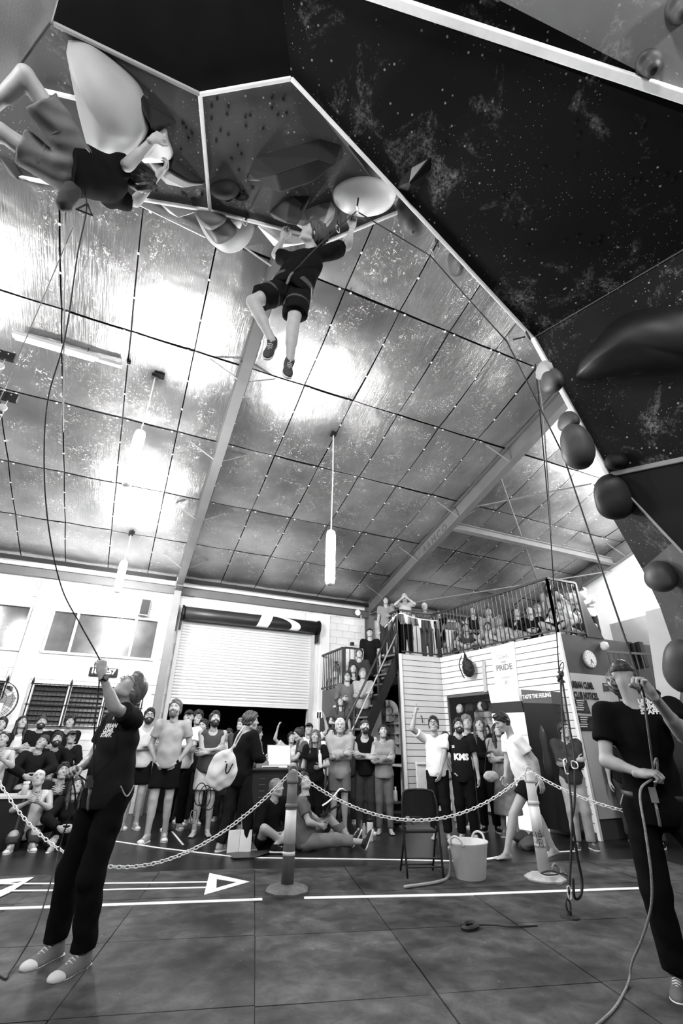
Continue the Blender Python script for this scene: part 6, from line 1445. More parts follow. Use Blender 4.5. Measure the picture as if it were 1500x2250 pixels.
# 4. climber at upper left, hips out to the side
B = V3(-1.10, 2.62, 5.40); J = hero_J(B, 1.80, hipL=(-1.13, 2.55, 5.36), hipR=(-1.21, 2.70, 5.28), knL=(-1.45, 2.20, 5.44), anL=(-1.70, 2.50, 5.36), knR=(-1.60, 2.54, 5.26), anR=(-1.95, 2.75, 5.2), toeL=(-.8, .5, .2), toeR=(-.8, .5, .1),
           shL=(-.86, 2.62, 5.60), shR=(-.93, 2.88, 5.52), elL=(-.80, 2.50, 5.44), wrL=(-.655, 2.36, 5.67), elR=(-.78, 2.98, 5.75), wrR=(-.62, 2.75, 5.92), head=(-.755, 2.66, 5.66), headM=frame(V3(.55, .25, .75), V3(.6, .1, -.5)),
           hdirL=V3(.5, -.2, .8), palmL=V3(0, .9, .3), hdirR=V3(.5, -.6, .6), palmR=V3(-.3, -.9, .3))
J['shL'], J['elL'] = V3(-.86, 2.60, 5.56)-B, V3(-.805, 2.54, 5.50)-B
c2 = empty('person', tuple(B), 0, 'climber at upper left in black top and grey shorts gripping the teardrop volume', 'person')
o = dress(c2, J, h=.0105, hero=True, hair='curly', hairm=HAIRM, top=('tee', .010, {'g': .02, 'loose': .015, 'wr': .005, 'hem': .05}), bottom=('shorts', .13, {'g': .022, 'wr': .010}), shoes=.3, hands=('crimp', 'crimp'), hc=.0125)
c2_fr, M_, u_ = harness(c2, J, gm(.10, .6), True, True, g=.026); c2_fr = c2_fr+B
F = Field((-.12, -.12, -.16), (.12, .12, .16), .01); F.cone((0, 0, .05), (0, 0, -.08), .06, .055, .02); F.ell((0, 0, .1), (.035, .035, .02), k=.01, sub=True); F.wrinkle(.004, 40, 1); V_, Q_ = F.net()
cbg = link('chalk_bag', np_mesh('chalk_bag', V_, Q_), None, gm(.025, .8), tuple(wpt(152, 430, 3.42)), (.3, .2, 0)); tag(cbg, 'dark chalk bag hanging below the hips of the upper-left climber', 'bag')

# 5. barefoot climber walking left, bent forward
g1, g2 = zpt(1112, 1890, 0), zpt(1228, 1888, 0)
B = (g1+g2)/2; wd_ = nrm(V3(-RGT[0], -RGT[1], 0)*1.0+V3(-.05, -.12, 0)); rt = np.cross(wd_, up); pel = B-wd_*.10+V3(0, 0, .96)
J = pose_J(1.84, ('down', 'down'), False, -22, 0, 0, 'stand', lean=24)
J = hero_J(B, 1.84, hipL=pel-rt*.09, hipR=pel+rt*.09, anL=g1+wd_*-.02+V3(0, 0, .085), anR=g2+wd_*.06+V3(0, 0, .12), knL=(g1+pel)/2+wd_*.06+V3(0, 0, .03), knR=(g2+pel)/2+wd_*.09+V3(0, 0, .02), toeL=wd_-V3(0, 0, .03), toeR=wd_+V3(0, 0, -.25),
           shL=pel+wd_*.15-rt*.19+V3(0, 0, .51), shR=pel+wd_*.15+rt*.19+V3(0, 0, .51), elL=pel-wd_*.02-rt*.25+V3(0, 0, .24), wrL=pel-wd_*.06-rt*.25-V3(0, 0, .02), elR=pel+wd_*.16+rt*.24+V3(0, 0, .22), wrR=pel+wd_*.24+rt*.20+V3(0, 0, .02),
           head=pel+wd_*.27+V3(0, 0, .74), headM=frame(wd_+V3(0, 0, -.50), V3(0, 0, 1)), palmL=rt, palmR=-rt)
wk = empty('person', tuple(B), 0, 'barefoot young man in a white tee walking left with his head bowed', 'person')
dress(wk, J, h=.010, hero=True, feet=True, hair='short', top=('tee', .80, {'g': .016, 'loose': .02, 'wr': .004}), bottom=('miniskirt', .012, {'g': .014}), hands=('relax', 'relax'), hc=.012, shoes=None)
harness(wk, J, gm(.03, .6), False, True, g=.022)

# 6. man sitting with his legs stretched out behind the post
hp = zpt(672, 1868, 0); ft_ = zpt(770, 1862, 0); B = V3(hp[0], hp[1], 0); ld_ = nrm(ft_-hp+V3(.25, -.3, 0)); rt = np.cross(ld_, up); pel = B+V3(0, 0, .11)
J = hero_J(B, 1.78, hipL=pel-rt*.09, hipR=pel+rt*.09, knR=pel+ld_*.43+rt*.11+V3(0, 0, .03), anR=pel+ld_*.82+rt*.10-V3(0, 0, .0), knL=pel+ld_*.32-rt*.12+V3(0, 0, .28), anL=pel+ld_*.66-rt*.08+V3(0, 0, .0), toeL=ld_*.5+V3(0, 0, .8), toeR=ld_*.4+V3(0, 0, .9), footupL=-ld_, footupR=-ld_,
           shL=pel-ld_*.10-rt*.19+V3(0, 0, .50), shR=pel-ld_*.10+rt*.19+V3(0, 0, .50), elL=pel+ld_*.06-rt*.27+V3(0, 0, .28), wrL=pel+ld_*.22-rt*.10+V3(0, 0, .22), elR=pel+ld_*.02+rt*.26+V3(0, 0, .26), wrR=pel+ld_*.2+rt*.10+V3(0, 0, .2),
           head=pel-ld_*.06+V3(0, 0, .73), headM=frame(ld_*.5+V3(-.35, -.55, .5), V3(0, 0, 1)))
sm = empty('person', tuple(B), 0, 'man sitting behind the striped post with legs stretched out in grey trousers', 'person')
dress(sm, J, h=.014, hair='short', top=('tee', .10), bottom=('cropped', .16, {'g': .016}), shoes=.03)
cl = empty('clipboard', tuple(pel+ld_*.34+V3(0, 0, .38)), math.atan2(ld_[1], ld_[0]), 'clipboard with a curling white sheet on the seated man\'s knees', 'clipboard'); MB().box((0, 0, 0), (.32, .23, .006), np.array([[.9, 0, -.43], [0, 1, 0], [.43, 0, .9]])).build('board', BLACK, cl)
pgm = MB(); pts_ = [(-.12+.03*i, .06+.012*i+.0016*i*i-(0 if i < 8 else .02*(i-8)**1.6)) for i in range(13)]
pgm.add([(x, y, z) for x, z in pts_ for y in (-.1, .1)]+[(x, y, z-.002) for x, z in pts_ for y in (-.1, .1)], [[2*i, 2*i+2, 2*i+3, 2*i+1] for i in range(12)]+[[26+2*i, 26+2*i+1, 26+2*i+3, 26+2*i+2] for i in range(12)]); pgm.build('paper', WHITE, cl, True)
# KMS print
tgt = [c for c in kms.children if c.name.startswith('shirt')][0]
ang = kms.rotation_euler[2]; Rz = np.array([[math.cos(ang), -math.sin(ang), 0], [math.sin(ang), math.cos(ang), 0], [0, 0, 1]])
bv = bvh_of(tgt, (0, 0, 0)); Mx = np.array([[-1, 0, 0], [0, 0, 1], [0, 1, 0]])
q = text_obj('KMS', .13, Mx, V3(.0, .35, 1.20), WHITE, 'lettering', kms, align='CENTER', bold=.008, onto=bv)
q = text_obj('25', .05, Mx, V3(.12, .35, 1.36), WHITE, 'lettering', kms, align='CENTER', bold=.002, onto=bv)
# tote bag on the dark-coated man's back
tb2 = empty('tote_bag', tuple(wpt(492, 1680, wof(V3(*tote_man.location))-.38)), 0, 'cream cotton tote bag with a black tick-shaped print hanging from the dark-coated man\'s shoulder', 'bag'); tb2.rotation_euler = (0, .12, -AZ)
F = Field((-.26, -.16, -.34), (.26, .16, .3), .012); F.ell((0, 0, -.06), (.19, .06, .23)); F.ell((-.06, 0, -.14), (.15, .07, .14), k=.05); F.cone((.02, 0, .12), (.08, 0, .24), .05, .012, .04); F.wrinkle(.008, 25, 3); V_, Q_ = F.net()
link('bag_body', np_mesh('bag_body', V_, Q_), tb2, gm(.62, .8, name='cotton')); MB().tube(smooth_path([(.07, 0, .22), (.10, 0, .36), (.16, .05, .50)]), .012, 6).tube(smooth_path([(.09, .0, .22), (.13, .03, .36), (.18, .06, .50)]), .010, 6).build('strap', gm(.62, .8, name='cotton'), tb2)
MB().tube(smooth_path([(.05, -.075, .02), (.06, -.085, -.07), (.09, -.085, -.08), (.13, -.075, .03)]), .010, 6).tube([(.02, -.08, .04), (.04, -.08, .04)], .008, 5).build('print', BLACK, tb2)
# ================================================================== FLOOR MARKINGS, BARRIER, FURNITURE, ROPES
TAPE = gm(.85, .55, noise=.08, scale=30, name='floor_tape')
def floorpoly(pts, z=.016): return MB().prism([zpt(x, y, z) for x, y in pts], (0, 0, .004))
def strip(name, pts, w, lab, z=.016):
    m_ = MB()
    P = [zpt(x, y, z) for x, y in pts]
    for a, b in zip(P[:-1], P[1:]): m_.beam(a, b, w, .005)
    return thing(m_, name, TAPE, lab, 'tape line')
strip('tape_line', ((-40, 1998), (530, 1978), (576, 1976)), .075, 'white tape line across the mats, left of the striped post foot')
strip('tape_line', ((668, 1973), (1000, 1966), (1425, 1951)), .075, 'long white tape line across the mats, from the striped post to the right belayer')
strip('tape_line', ((250, 1848), (350, 1863), (530, 1884)), .05, 'thin white tape line running from the grey-shirted man\'s shoes towards the white folders', .006)
strip('tape_line', ((530, 1884), (880, 1889), (1000, 1892)), .055, 'thin white tape line behind the striped post, under the chair', .006)
strip('tape_line', ((1066, 1888), (1120, 1879)), .07, 'short white tape piece between the bucket and the bare foot', .006)
strip('tape_line', ((1200, 1873), (1262, 1870)), .06, 'short white tape piece behind the leaning post', .006)
strip('tape_line', ((378, 1827), (402, 1856)), .03, 'short pale stick-like tape near the muscular man\'s bare foot', .006)
strip('tape_line', ((-40, 1942), (230, 1941), (456, 1938)), .045, 'upper stripe of the double white arrow shaft on the floor', .017)
strip('tape_line', ((-40, 1958), (230, 1955), (456, 1950)), .045, 'lower stripe of the double white arrow shaft on the floor', .017)
a_ = MB()
for q in (((460, 1919), (548, 1938), (520, 1939), (476, 1932)), ((548, 1938), (448, 1967), (475, 1952), (520, 1939)), ((460, 1919), (476, 1932), (475, 1952), (448, 1967))):
    a_.prism([zpt(x, y, .018) for x, y in q], (0, 0, .004))
thing(a_, 'arrow_head', TAPE, 'large white triangular arrow head pointing right on the floor', 'floor arrow')
a_ = MB().prism([zpt(x, y, .019) for x, y in ((-30, 1935), (74, 1928), (50, 1936), (-30, 1948))], (0, 0, .004)).prism([zpt(x, y, .019) for x, y in ((74, 1928), (20, 1962), (-30, 1985), (-30, 1970), (50, 1936))], (0, 0, .004))
thing(a_, 'arrow_head', TAPE, 'white chevron of a floor arrow cut by the left frame edge', 'floor arrow')

# barrier posts and chain
ORG = gm(.13, .45, noise=.08, scale=8, name='post_plastic'); REFL = gm(.62, .35, name='reflective_band')
def barrier_post(px, py, lab, tone=ORG, band=True, ht=1.1):
    P = zpt(px, py, 0); t = empty('barrier_post', tuple(P), 0, lab, 'barrier post', 'plastic barrier posts carrying the chain')
    MB().lathe([(.225, 0), (.23, .03), (.19, .055), (.07, .075), (.06, .09)], n=8).build('base', gm(.12 if band else .4, .6, noise=.3, scale=10, name='rubber_base' if band else 'pale_base'), t)
    MB().lathe([(.066, .08), (.062, .5), (.056, .83), (.054, ht-.12)], n=24).build('tube', tone, t, True)
    MB().lathe([(.058, ht-.13), (.066, ht-.12), (.066, ht-.10), (.06, ht-.09), (.058, ht-.03), (.05, ht-.01), (.02, ht)], n=24).lathe([(.062, .74), (.068, .75), (.068, .77), (.06, .78)], n=24).build('collar', tone, t, True)
    MB().tube(smooth_path([(-.05, 0, ht-.02), (-.03, 0, ht+.03), (.03, 0, ht+.03), (.05, 0, ht-.02)], 5), .012, 8).build('loop', tone, t, True)
    MB().lathe([(.0645, .42), (.0595, .72)], n=24).build('reflective_band', REFL, t, True)
    MB().lathe([(.0655, .315), (.065, .35)], n=24).build('label_band', REFL if band else gm(.35), t, True)
    return P+V3(0, 0, ht)
p1 = barrier_post(630, 1962, 'grey striped barrier post on an octagonal foot in the middle of the mats')
PK = gm(.50, .5, noise=.05, scale=8, name='pale_post')
p2 = barrier_post(1198, 1935, 'pale barrier post with black marker scribble and rope on its foot, right of the bucket', PK, False)
b2 = p2-V3(0, 0, 1.1)
q = zpt(-12, 1830, 0); q = ypt(-14, 1657, 7.6); p3 = V3(q[0], q[1], 1.1)
barrier_post(*proj0(V3(p3[0], p3[1], 0)), 'pale barrier post just outside the left frame edge', PK, False)
# scribble on the pale post
sc = MB()
dirc = nrm((CAM-b2)*V3(1, 1, 0)); rr2 = np.cross(up, dirc)*1.0
def sp_(a, z): return dirc*.0675+rr2*a+V3(0, 0, z)
for seg in (((-.03, .47), (-.02, .40), (-.03, .36)), ((-.01, .46), (.03, .455), (.03, .42), (0, .42), (0, .45)), ((-.005, .40), (.035, .395), (.035, .33), (-.005, .335), (-.005, .40)), ((.012, .38), (.022, .35)), ((.02, .49), (.02, .47))):
    sc.tube([sp_(a, z) for a, z in seg], .0035, 5)
pst = [o for o in COL.objects if o.name.startswith('barrier_post') and abs(o.location[0]-b2[0]) < .01][0]
sc.build('scribble', BLACK, pst)
lm = MB().tube([(.026*math.cos(a), .0, .012*math.sin(a)) if False else (.018*math.copysign(1, math.cos(a))*(abs(math.cos(a))**.5)+(.0), 0, .011*math.sin(a)) for a in np.linspace(0, 2*np.pi, 13)[:-1]], .0045, 6, closed=True)
lme = MB().tube([(.030*math.cos(a), 0, .015*math.sin(a)) for a in np.linspace(0, 2*np.pi, 13)[:-1]], .0055, 6, closed=True).mesh('link', True)
CH_ = gm(.80, .4, noise=.03, name='white_chain')
def chain(a, b, sag, lab, zmin=.03):
    n0 = 60; c = [a+(b-a)*t+V3(0, 0, -4*sag*t*(1-t)) for t in np.linspace(0, 1, n0)]
    c = [V3(p[0], p[1], max(p[2], zmin)) for p in c]; d = np.concatenate([[0], np.cumsum([np.linalg.norm(c[i+1]-c[i]) for i in range(n0-1)])]); n = int(d[-1]/.048)
    t = empty('plastic_chain', tuple(a), 0, lab, 'chain', 'white plastic barrier chain')
    for i in range(n):
        s = (i+.5)*d[-1]/n; k = min(np.searchsorted(d, s), n0-1); f = (s-d[k-1])/(d[k]-d[k-1]+1e-9); p = c[k-1]+(c[k]-c[k-1])*f; u = nrm(c[k]-c[k-1])
        z = nrm(np.cross(u, (0, 1, 0))) if i % 2 else nrm(np.cross(u, (.3, .7, .7))); y = np.cross(z, u)
        q = link('link', lme, t, CH_); m4 = Matrix.Identity(4)
        for r_ in range(3):
            m4[r_][0] = u[r_]; m4[r_][1] = y[r_]; m4[r_][2] = z[r_]; m4[r_][3] = (p-a)[r_]
        q.matrix_local = m4
chain(p3, p1, .95, 'white plastic chain sagging from the left edge behind the tall belayer to the striped post')
chain(p1, p2, .50, 'white plastic chain sagging between the striped and pale posts before the chair')
pend_ = ypt(1383, 1784, 4.35); chain(p2, pend_, .06, 'white plastic chain running from the pale post to the right belayer\'s side')
thing(MB().tube(smooth_path([pend_, pend_+V3(.02, 0, -.03), pend_+V3(.05, 0, -.05), pend_+V3(.07, 0, -.02)], 4), .008, 6), 'chain_hook', STEEL, 'small steel hook at the right end of the chain', 'hook')

# folding chair (seen from the back), bucket and hose
def folding_chair(px, py, lab):
    P = zpt(px, py, 0); t = empty('folding_chair', tuple(P), AZ*-1+math.radians(6), lab, 'chair'); BK = gm(.012, .35, name='chair_enamel')
    for sx in (-1, 1):
        MB().tube(smooth_path([(sx*.21, -.10, .02), (sx*.215, -.03, .45), (sx*.215, .0, .72), (sx*.20, .02, .82)], 5), .013, 8).build('leg', BK, t, True)
        MB().tube([(sx*.20, .30, .02), (sx*.19, -.02, .50)], .012, 8).build('leg', BK, t, True)
    MB().tube(smooth_path([(-.20, .02, .80), (-.17, .025, .86), (0, .03, .875), (.17, .025, .86), (.20, .02, .80)], 5), .014, 8).build('top_rail', BK, t, True)
    m_ = MB(); vs = []; n = 10
    for j in range(2):
        for i in range(n+1):
            x = -.2+.4*i/n; zt = .84+.03*math.sin(math.pi*i/n) if j else .60
            vs.append((x, .03-.03*math.sin(math.pi*i/n)+(.0), zt))
    fs = [[i, i+1, n+2+i, n+1+i] for i in range(n)]; m_.add(vs+[(x, y+.012, z) for x, y, z in vs], fs+[[a+2*(n+1) for a in f][::-1] for f in fs]); m_.build('backrest', BK, t, True)
    bevel(MB().box((0, .16, .45), (.38, .36, .035)).build('seat', gm(.02, .45, name='seat_pad'), t), .012)
    for z, y in ((.12, -.085), (.20, -.07)): MB().tube([(-.212, y, z), (.212, y, z)], .009, 6).build('crossbar', BK, t)
    MB().tube([(-.2, .27, .08), (.2, .27, .08)], .009, 6).build('crossbar', BK, t)
folding_chair(930, 1930, 'black folding chair seen from behind, between the posts beside the bucket')
bkp = zpt(1035, 1932, 0); bu = empty('bucket', tuple(bkp), .4, 'large pale flexible bucket with two loop handles beside the folding chair', 'bucket')
BKM = gm(.52, .45, noise=.04, scale=8, name='bucket_plastic')
MB().lathe([(.001, .01), (.175, .0), (.185, .015), (.25, .34), (.264, .355), (.262, .365), (.245, .355), (.18, .03), (.001, .025)], n=36, sy=.86).build('tub', BKM, bu, True)
for sg in (-1, 1): MB().tube(smooth_path([(sg*.25, -.085, .345), (sg*.265, -.06, .405), (sg*.27, 0, .43), (sg*.265, .06, .405), (sg*.25, .085, .345)], 6), .013, 8).build('handle', BKM, bu, True)
thing(MB().tube(smooth_path([zpt(986, 1862, .35), zpt(990, 1890, .2), zpt(985, 1925, .03), zpt(960, 1938, .03), zpt(888, 1949, .03)], 8), .016, 8), 'hose', gm(.30, .5), 'grey hose lying on the mat from the bucket to under the chair', 'hose', smooth=True)

# desk, laptop, things on it
dp = ypt(618, 1690, 8.9); dz = .98; dk_ = empty('desk', (dp[0], dp[1], 0), -.1, 'black judging desk with chalk-written front panel behind the striped post', 'desk')
bevel(MB().box((0, 0, dz), (1.25, .6, .04)).build('desktop', gm(.03, .4), dk_), .008); MB().box((-.05, -.25, .52), (1.05, .03, .88)).build('front_panel', gm(.014, .6), dk_)
for x in (-.56, .56):
    for y in (-.24, .24): MB().box((x, y, .48), (.05, .05, .96)).build('leg', BLACK, dk_)
for i in range(5): text_obj(('CLIMB', 'SEND', 'SCORES', 'BOARD', 'ROUTE')[i] if False else '-----', .06, np.array([[1, 0, 0], [0, 0, -1], [0, 1, 0]]), (-.42, -.268, .85-i*.09), gm(.2), 'chalk_line', dk_)
lp_ = empty('laptop', tuple(ypt(619, 1655, 8.95)*V3(1, 1, 0)+V3(0, 0, dz+.02)), .0, 'open laptop with a bright document on screen on the judging desk', 'laptop')
MB().box((0, 0, .01), (.36, .25, .018)).build('keyboard', gm(.05, .4), lp_); R_ = np.array([[1, 0, 0], [0, .95, .30], [0, -.30, .95]])
bevel(MB().box((-.02, .10, .19), (.44, .012, .34), R_).build('lid', gm(.3, .4), lp_), .004); MB().box((-.02, .092, .19), (.41, .004, .31), R_).build('screen', gm(.75, .3, emit=.8, name='screen_glow'), lp_)
for i in range(3): MB().box((-.02, .088, .24-i*.05), (.3, .003, .006), R_).build('text_line', gm(.3), lp_)
for (px, py, sz, v, nm, lab) in ((575, 1672, (.22, .16, .10), .2, 'card_box', 'small grey box at the left end of the judging desk'), (592, 1673, (.30, .2, .02), .55, 'paper_sheet', 'sheet of paper in front of the laptop'), (600, 1686, (.45, .2, .03), .8, 'paper_stack', 'stack of white paper along the desk edge')):
    P = ypt(px, py, 8.8); o = thing(MB().box((0, 0, sz[2]/2), sz), nm, gm(v, .6), lab, 'paper' if 'paper' in nm else 'box', bev=.004); o.location = (P[0], P[1], dz+.02)
# dim shapes in the dark yard behind the shutter
o = thing(MB().box((0, 0, .9), (.5, .3, .02)).box((0, 0, 1.05), (.5, .3, .02)).box((0, 0, 1.2), (.5, .3, .02)).box((0, 0, 1.35), (.5, .3, .02)).box((-.24, 0, .7), (.02, .3, 1.4)).box((.24, 0, .7), (.02, .3, 1.4)), 'wire_shelf', gm(.10, .4), 'dim shelf unit in the dark yard behind the shutter', 'shelf'); o.location = tuple(ypt(628, 1620, 13.2)*V3(1, 1, 0))
# white folders, tray and seated kit on the floor
for (px, py, w_, h_, ang, lab) in ((524, 1872, .34, .26, .25, 'white ring folder standing open on the floor, larger left one'), (573, 1866, .22, .25, -.1, 'white ring folder standing on the floor, smaller right one')):
    P = zpt(px, py, 0); t = empty('folder', tuple(P), ang-AZ, lab, 'folder'); MB().box((-w_/4, 0, h_/2), (w_/2, .015, h_), np.array([[.95, -.3, 0], [.3, .95, 0], [0, 0, 1]])).build('cover', WHITE, t); MB().box((w_/4, 0, h_/2), (w_/2, .015, h_), np.array([[.95, .3, 0], [-.3, .95, 0], [0, 0, 1]])).build('cover', WHITE, t)
thing(floorpoly(((505, 1877), (600, 1866), (606, 1868), (560, 1884), (512, 1886)), .02), 'tray', gm(.05, .4), 'thin dark tray with a pale edge under the white folders', 'tray')
o = thing(MB().lathe([(.05, 0), (.052, .02), (.052, .24), (.045, .26)], n=16), 'flask', gm(.50, .4), 'pale cylindrical flask standing on the floor by the goateed man\'s feet', 'flask', smooth=True); o.location = tuple(zpt(813, 1849, 0)); link('lid', MB().lathe([(.045, .26), (.045, .30), (.02, .32)], n=16).mesh('lid', True), o, BLACK)
for i, (px, py, v) in enumerate(((794, 1838, .05), (800, 1846, .3))):
    o = thing(MB().lathe([(.035, 0), (.036, .02), (.036, .17), (.015, .2), (.015, .23)], n=14), 'water_bottle', gm(v, .3), 'small %s water bottle on the floor left of the pale flask' % ('dark', 'grey')[i], 'bottle', smooth=True); o.location = tuple(zpt(px, py, 0))
for i, px in enumerate((864, 870)):
    o = thing(MB().lathe([(.03, 0), (.036, .02), (.036, .17), (.015, .2), (.02, .25)], n=14), 'spray_bottle', gm(.5, .3), 'pale spray bottle on the low rack under the counter, %s one' % ('left', 'right')[i], 'bottle', smooth=True); o.location = tuple(ypt(px, 1775, 9.3)*V3(1, 1, 0)+V3(0, 0, .38))
t = empty('wire_rack', tuple(ypt(868, 1780, 9.3)*V3(1, 1, 0)), .0, 'low dark wire rack under the counter', 'rack')
for z in (.05, .20, .36):
    MB().box((.05, 0, z), (.5, .3, .012)).build('shelf', gm(.08, .4), t)
for x in (-.19, .29):
    for y in (-.14, .14): MB().box((x, y, .3), (.014, .014, .6)).build('upright', gm(.08, .4), t)
# drink bottle held by the woman in black, phones
P = ypt(703, 1668, 8.2); o = thing(MB().lathe([(.028, -.13), (.03, -.11), (.03, .06), (.012, .10), (.014, .14)], n=14), 'held_bottle', gm(.72, .3), 'pale bottle in the hand of the long-haired woman in black', 'bottle', smooth=True); o.location = tuple(P); o.rotation_euler = (0, -.12, 0)
# black box table at left with things on it
a_, b_ = ypt(-60, 1748, 9.0), ypt(68, 1757, 9.0); bt_ = empty('box_table', ((a_[0]+b_[0])/2, 9.15, 0), 0, 'black box-shaped table with a pale top at the left frame edge', 'table'); zt_ = .80
wd = b_[0]-a_[0]; zt_ = (a_[2]+b_[2])/2
MB().box((0, .1, zt_/2), (wd, .5, zt_-.02)).build('body', gm(.008, .5), bt_); MB().box((0, .1, zt_), (wd+.03, .54, .03)).build('top', gm(.5, .5), bt_); MB().box((wd*.38, -.155, zt_/2), (.03, .01, zt_)).build('edge_strip', gm(.05, .4), bt_)
o = thing(MB().lathe([(.04, 0), (.045, .12), (.03, .15)], n=14), 'jar', gm(.5, .3), 'pale jar with a white lid on the box table', 'jar', smooth=True); o.location = tuple(ypt(52, 1745, 9.1)*V3(1, 1, 0)+V3(0, 0, zt_+.015)); link('lid', MB().lathe([(.045, .15), (.045, .175)], n=14).mesh('lid'), o, WHITE)
o = thing(MB().box((0, 0, .02), (.1, .26, .05)), 'loose_shoe', gm(.3, .7), 'pale shoe on the floor at the left frame edge', 'shoe', bev=.02); o.location = tuple(zpt(8, 1842, 0))
for i, (px, py) in enumerate(((1168, 1858), (1145, 1852), (1160, 1868))):
    F = Field((-.25, -.2, -.02), (.25, .2, .3), .014); F.ell((0, 0, .07), (.16-.02*i, .12, .07)); F.ell((.08, .02, .10), (.07, .06, .06), k=.04); F.cone((-.1, 0, .1), (.1, 0, .12), .02, .02, .02); F.wrinkle(.014, 30, i); V_, Q_ = F.net(); o = link('gear_bag', np_mesh('gear_bag', V_, Q_), None, gm((.02, .03, .06)[i], .7), tuple(zpt(px, py, 0))); tag(o, '%s dark gear bag on the floor behind the pale post' % ('rounded', 'left', 'nearest')[i], 'bag')

# ropes
ROPE = gm(.022, .6, noise=.6, scale=60, name='dark_rope'); ROPE2 = gm(.22, .6, noise=.4, scale=90, name='grey_rope')
def rope(name, pts, r, mt, lab, n=10, cat='rope'): return thing(MB().tube(smooth_path(pts, n), r, 8), name, mt, lab, cat, smooth=True)
def wpts(px, w0, w1):
    d = np.concatenate([[0], np.cumsum([math.hypot(px[i+1][0]-px[i][0], px[i+1][1]-px[i][1]) for i in range(len(px)-1)])])/1.0; d /= d[-1]; return [wpt(x, y, 1/((1-t)/w0+t/w1)) for (x, y), t in zip(px, d)]
wH = wof(handL)
hx, hy_ = proj0(handL)
A_ = wpts(((190, 440), (170, 560), (143, 740), (105, 880), (97, 1020), (107, 1160), (135, 1290), (178, 1375), (hx, hy_-15), (hx, hy_+12)), wof(c2_fr), wH)
rope('climbing_rope', [c2_fr]+A_, .0055, ROPE, 'dark patterned rope curving from the upper-left climber down to the left belayer\'s raised hand')
dv = bl_fr+BL_
hrx, hry = proj0(handR_L)
rope('climbing_rope', [A_[-1], wpt(hx-4, hy_+60, wH), wpt(hx-12, 1600, wof(dv)), dv], .0055, ROPE, 'short dark rope between the left belayer\'s raised hand and the device at his waist')
rope('climbing_rope', [dv, handR_L, wpt(165, 1760, wof(handR_L)), wpt(140, 1830, 3.9), wpt(108, 1950, 3.55), wpt(78, 2040, 3.25), wpt(45, 2100, 3.1), zpt(20, 2138, .03), zpt(10, 2150, .02), zpt(-30, 2120, .02)], .0055, ROPE, 'dark rope falling from the left belayer\'s hand to the mat in front of his shoes')
def carabiner(p, sc, rz, lab, mt=GALV, cat='carabiner', parent=None, tl=0.):
    pts = [(-.02, 0, .05), (.02, 0, .055), (.032, 0, .03), (.026, 0, -.03), (.01, 0, -.052), (-.015, 0, -.048), (-.024, 0, -.02), (-.026, 0, .02)]
    t = MB().tube(smooth_path([np.array(q)*sc for q in pts+[pts[0]]], 4)[:-1], .0055*sc, 6, closed=True).build('carabiner', mt, parent, True); t.location = tuple(p); t.rotation_euler = (0, tl, rz)
    link('gate', MB().tube([(-.026*sc, 0, .02*sc), (-.018*sc, .0, -.04*sc)], .004*sc, 6).mesh('gate'), t, STEEL); return tag(t, lab, cat) if lab else t
q = carabiner(dv, 1.1, .4, 'steel carabiner and belay device at the left belayer\'s waist'); link('belay_device', MB().box((-.03, 0, .03), (.06, .04, .08)).mesh('belay_device'), q, gm(.1, .3, .5))
# right belayer's rope up through the quickdraws
dr_ = br_fr+V3(*belR.location)
hux, huy = proj0(handUp)
qd = [wpt(1235, 995, 4.15), wpt(1113, 750, 4.55), wpt(945, 562, 4.85), wpt(783, 464, 4.42)]
rope('climbing_rope', [c1_fr, wpt(692, 547, 4.12), wpt(740, 503, 4.25), qd[3]], .006, ROPE, 'taut rope from the centre climber\'s harness up to the quickdraw under the white round volume', 3)
rope('climbing_rope', [qd[3], (qd[3]+qd[2])/2, qd[2]], .0065, ROPE, 'rope span between the top quickdraw and the one at the long edge', 3)
rope('climbing_rope', [qd[2], (qd[2]+qd[1])/2-V3(0, 0, .01), qd[1]], .0065, ROPE, 'rope span along the long edge in front of the bright foil', 3)
rope('climbing_rope', [qd[1], (qd[1]+qd[0])/2, qd[0]], .0065, ROPE, 'rope span from the corner quickdraw down to the big drop-shaped hold', 3)
rope('climbing_rope', [qd[0], (qd[0]*.5+handUp*.5), handUp+V3(0, 0, .03), handUp-V3(0, 0, .05)], .0065, ROPE, 'long rope coming down to the right belayer\'s raised hand', 3)
rope('climbing_rope', [handUp-V3(0, 0, .05), (handUp+handLow)/2+V3(-.03, -.03, 0), handLow+V3(.0, -.02, .06), handLow], .0065, ROPE2, 'grey rope crossing the right belayer\'s chest between his hands', 6)
wl_ = wof(handLow)
rope('climbing_rope', [handLow]+[wpt(1406, 1740, 3.0), wpt(1418, 1830, 2.86), wpt(1430, 1920, 2.80), wpt(1430, 1990, 2.80), wpt(1411, 2060, 2.85), wpt(1388, 2115, 2.93)]+[zpt(1380, 2160, .03), zpt(1350, 2215, .02), zpt(1300, 2262, .02)], .0075, ROPE2, 'grey rope hanging from the right belayer\'s low hand and snaking over the mat')
rope('climbing_rope', [handLow+V3(0, 0, .02), handLow+V3(.03, -.04, .12), (handLow+dr_)/2+V3(.02, -.05, .12), dr_+V3(0, 0, .03)], .007, ROPE2, 'loop of grey rope between the right belayer\'s low hand and his belay device', 6)
q = carabiner(dr_, 1.2, .6, 'shiny carabiner and belay device at the right belayer\'s waist'); link('belay_device', MB().box((-.03, 0, .03), (.07, .045, .09)).mesh('belay_device'), q, gm(.5, .25, .8))
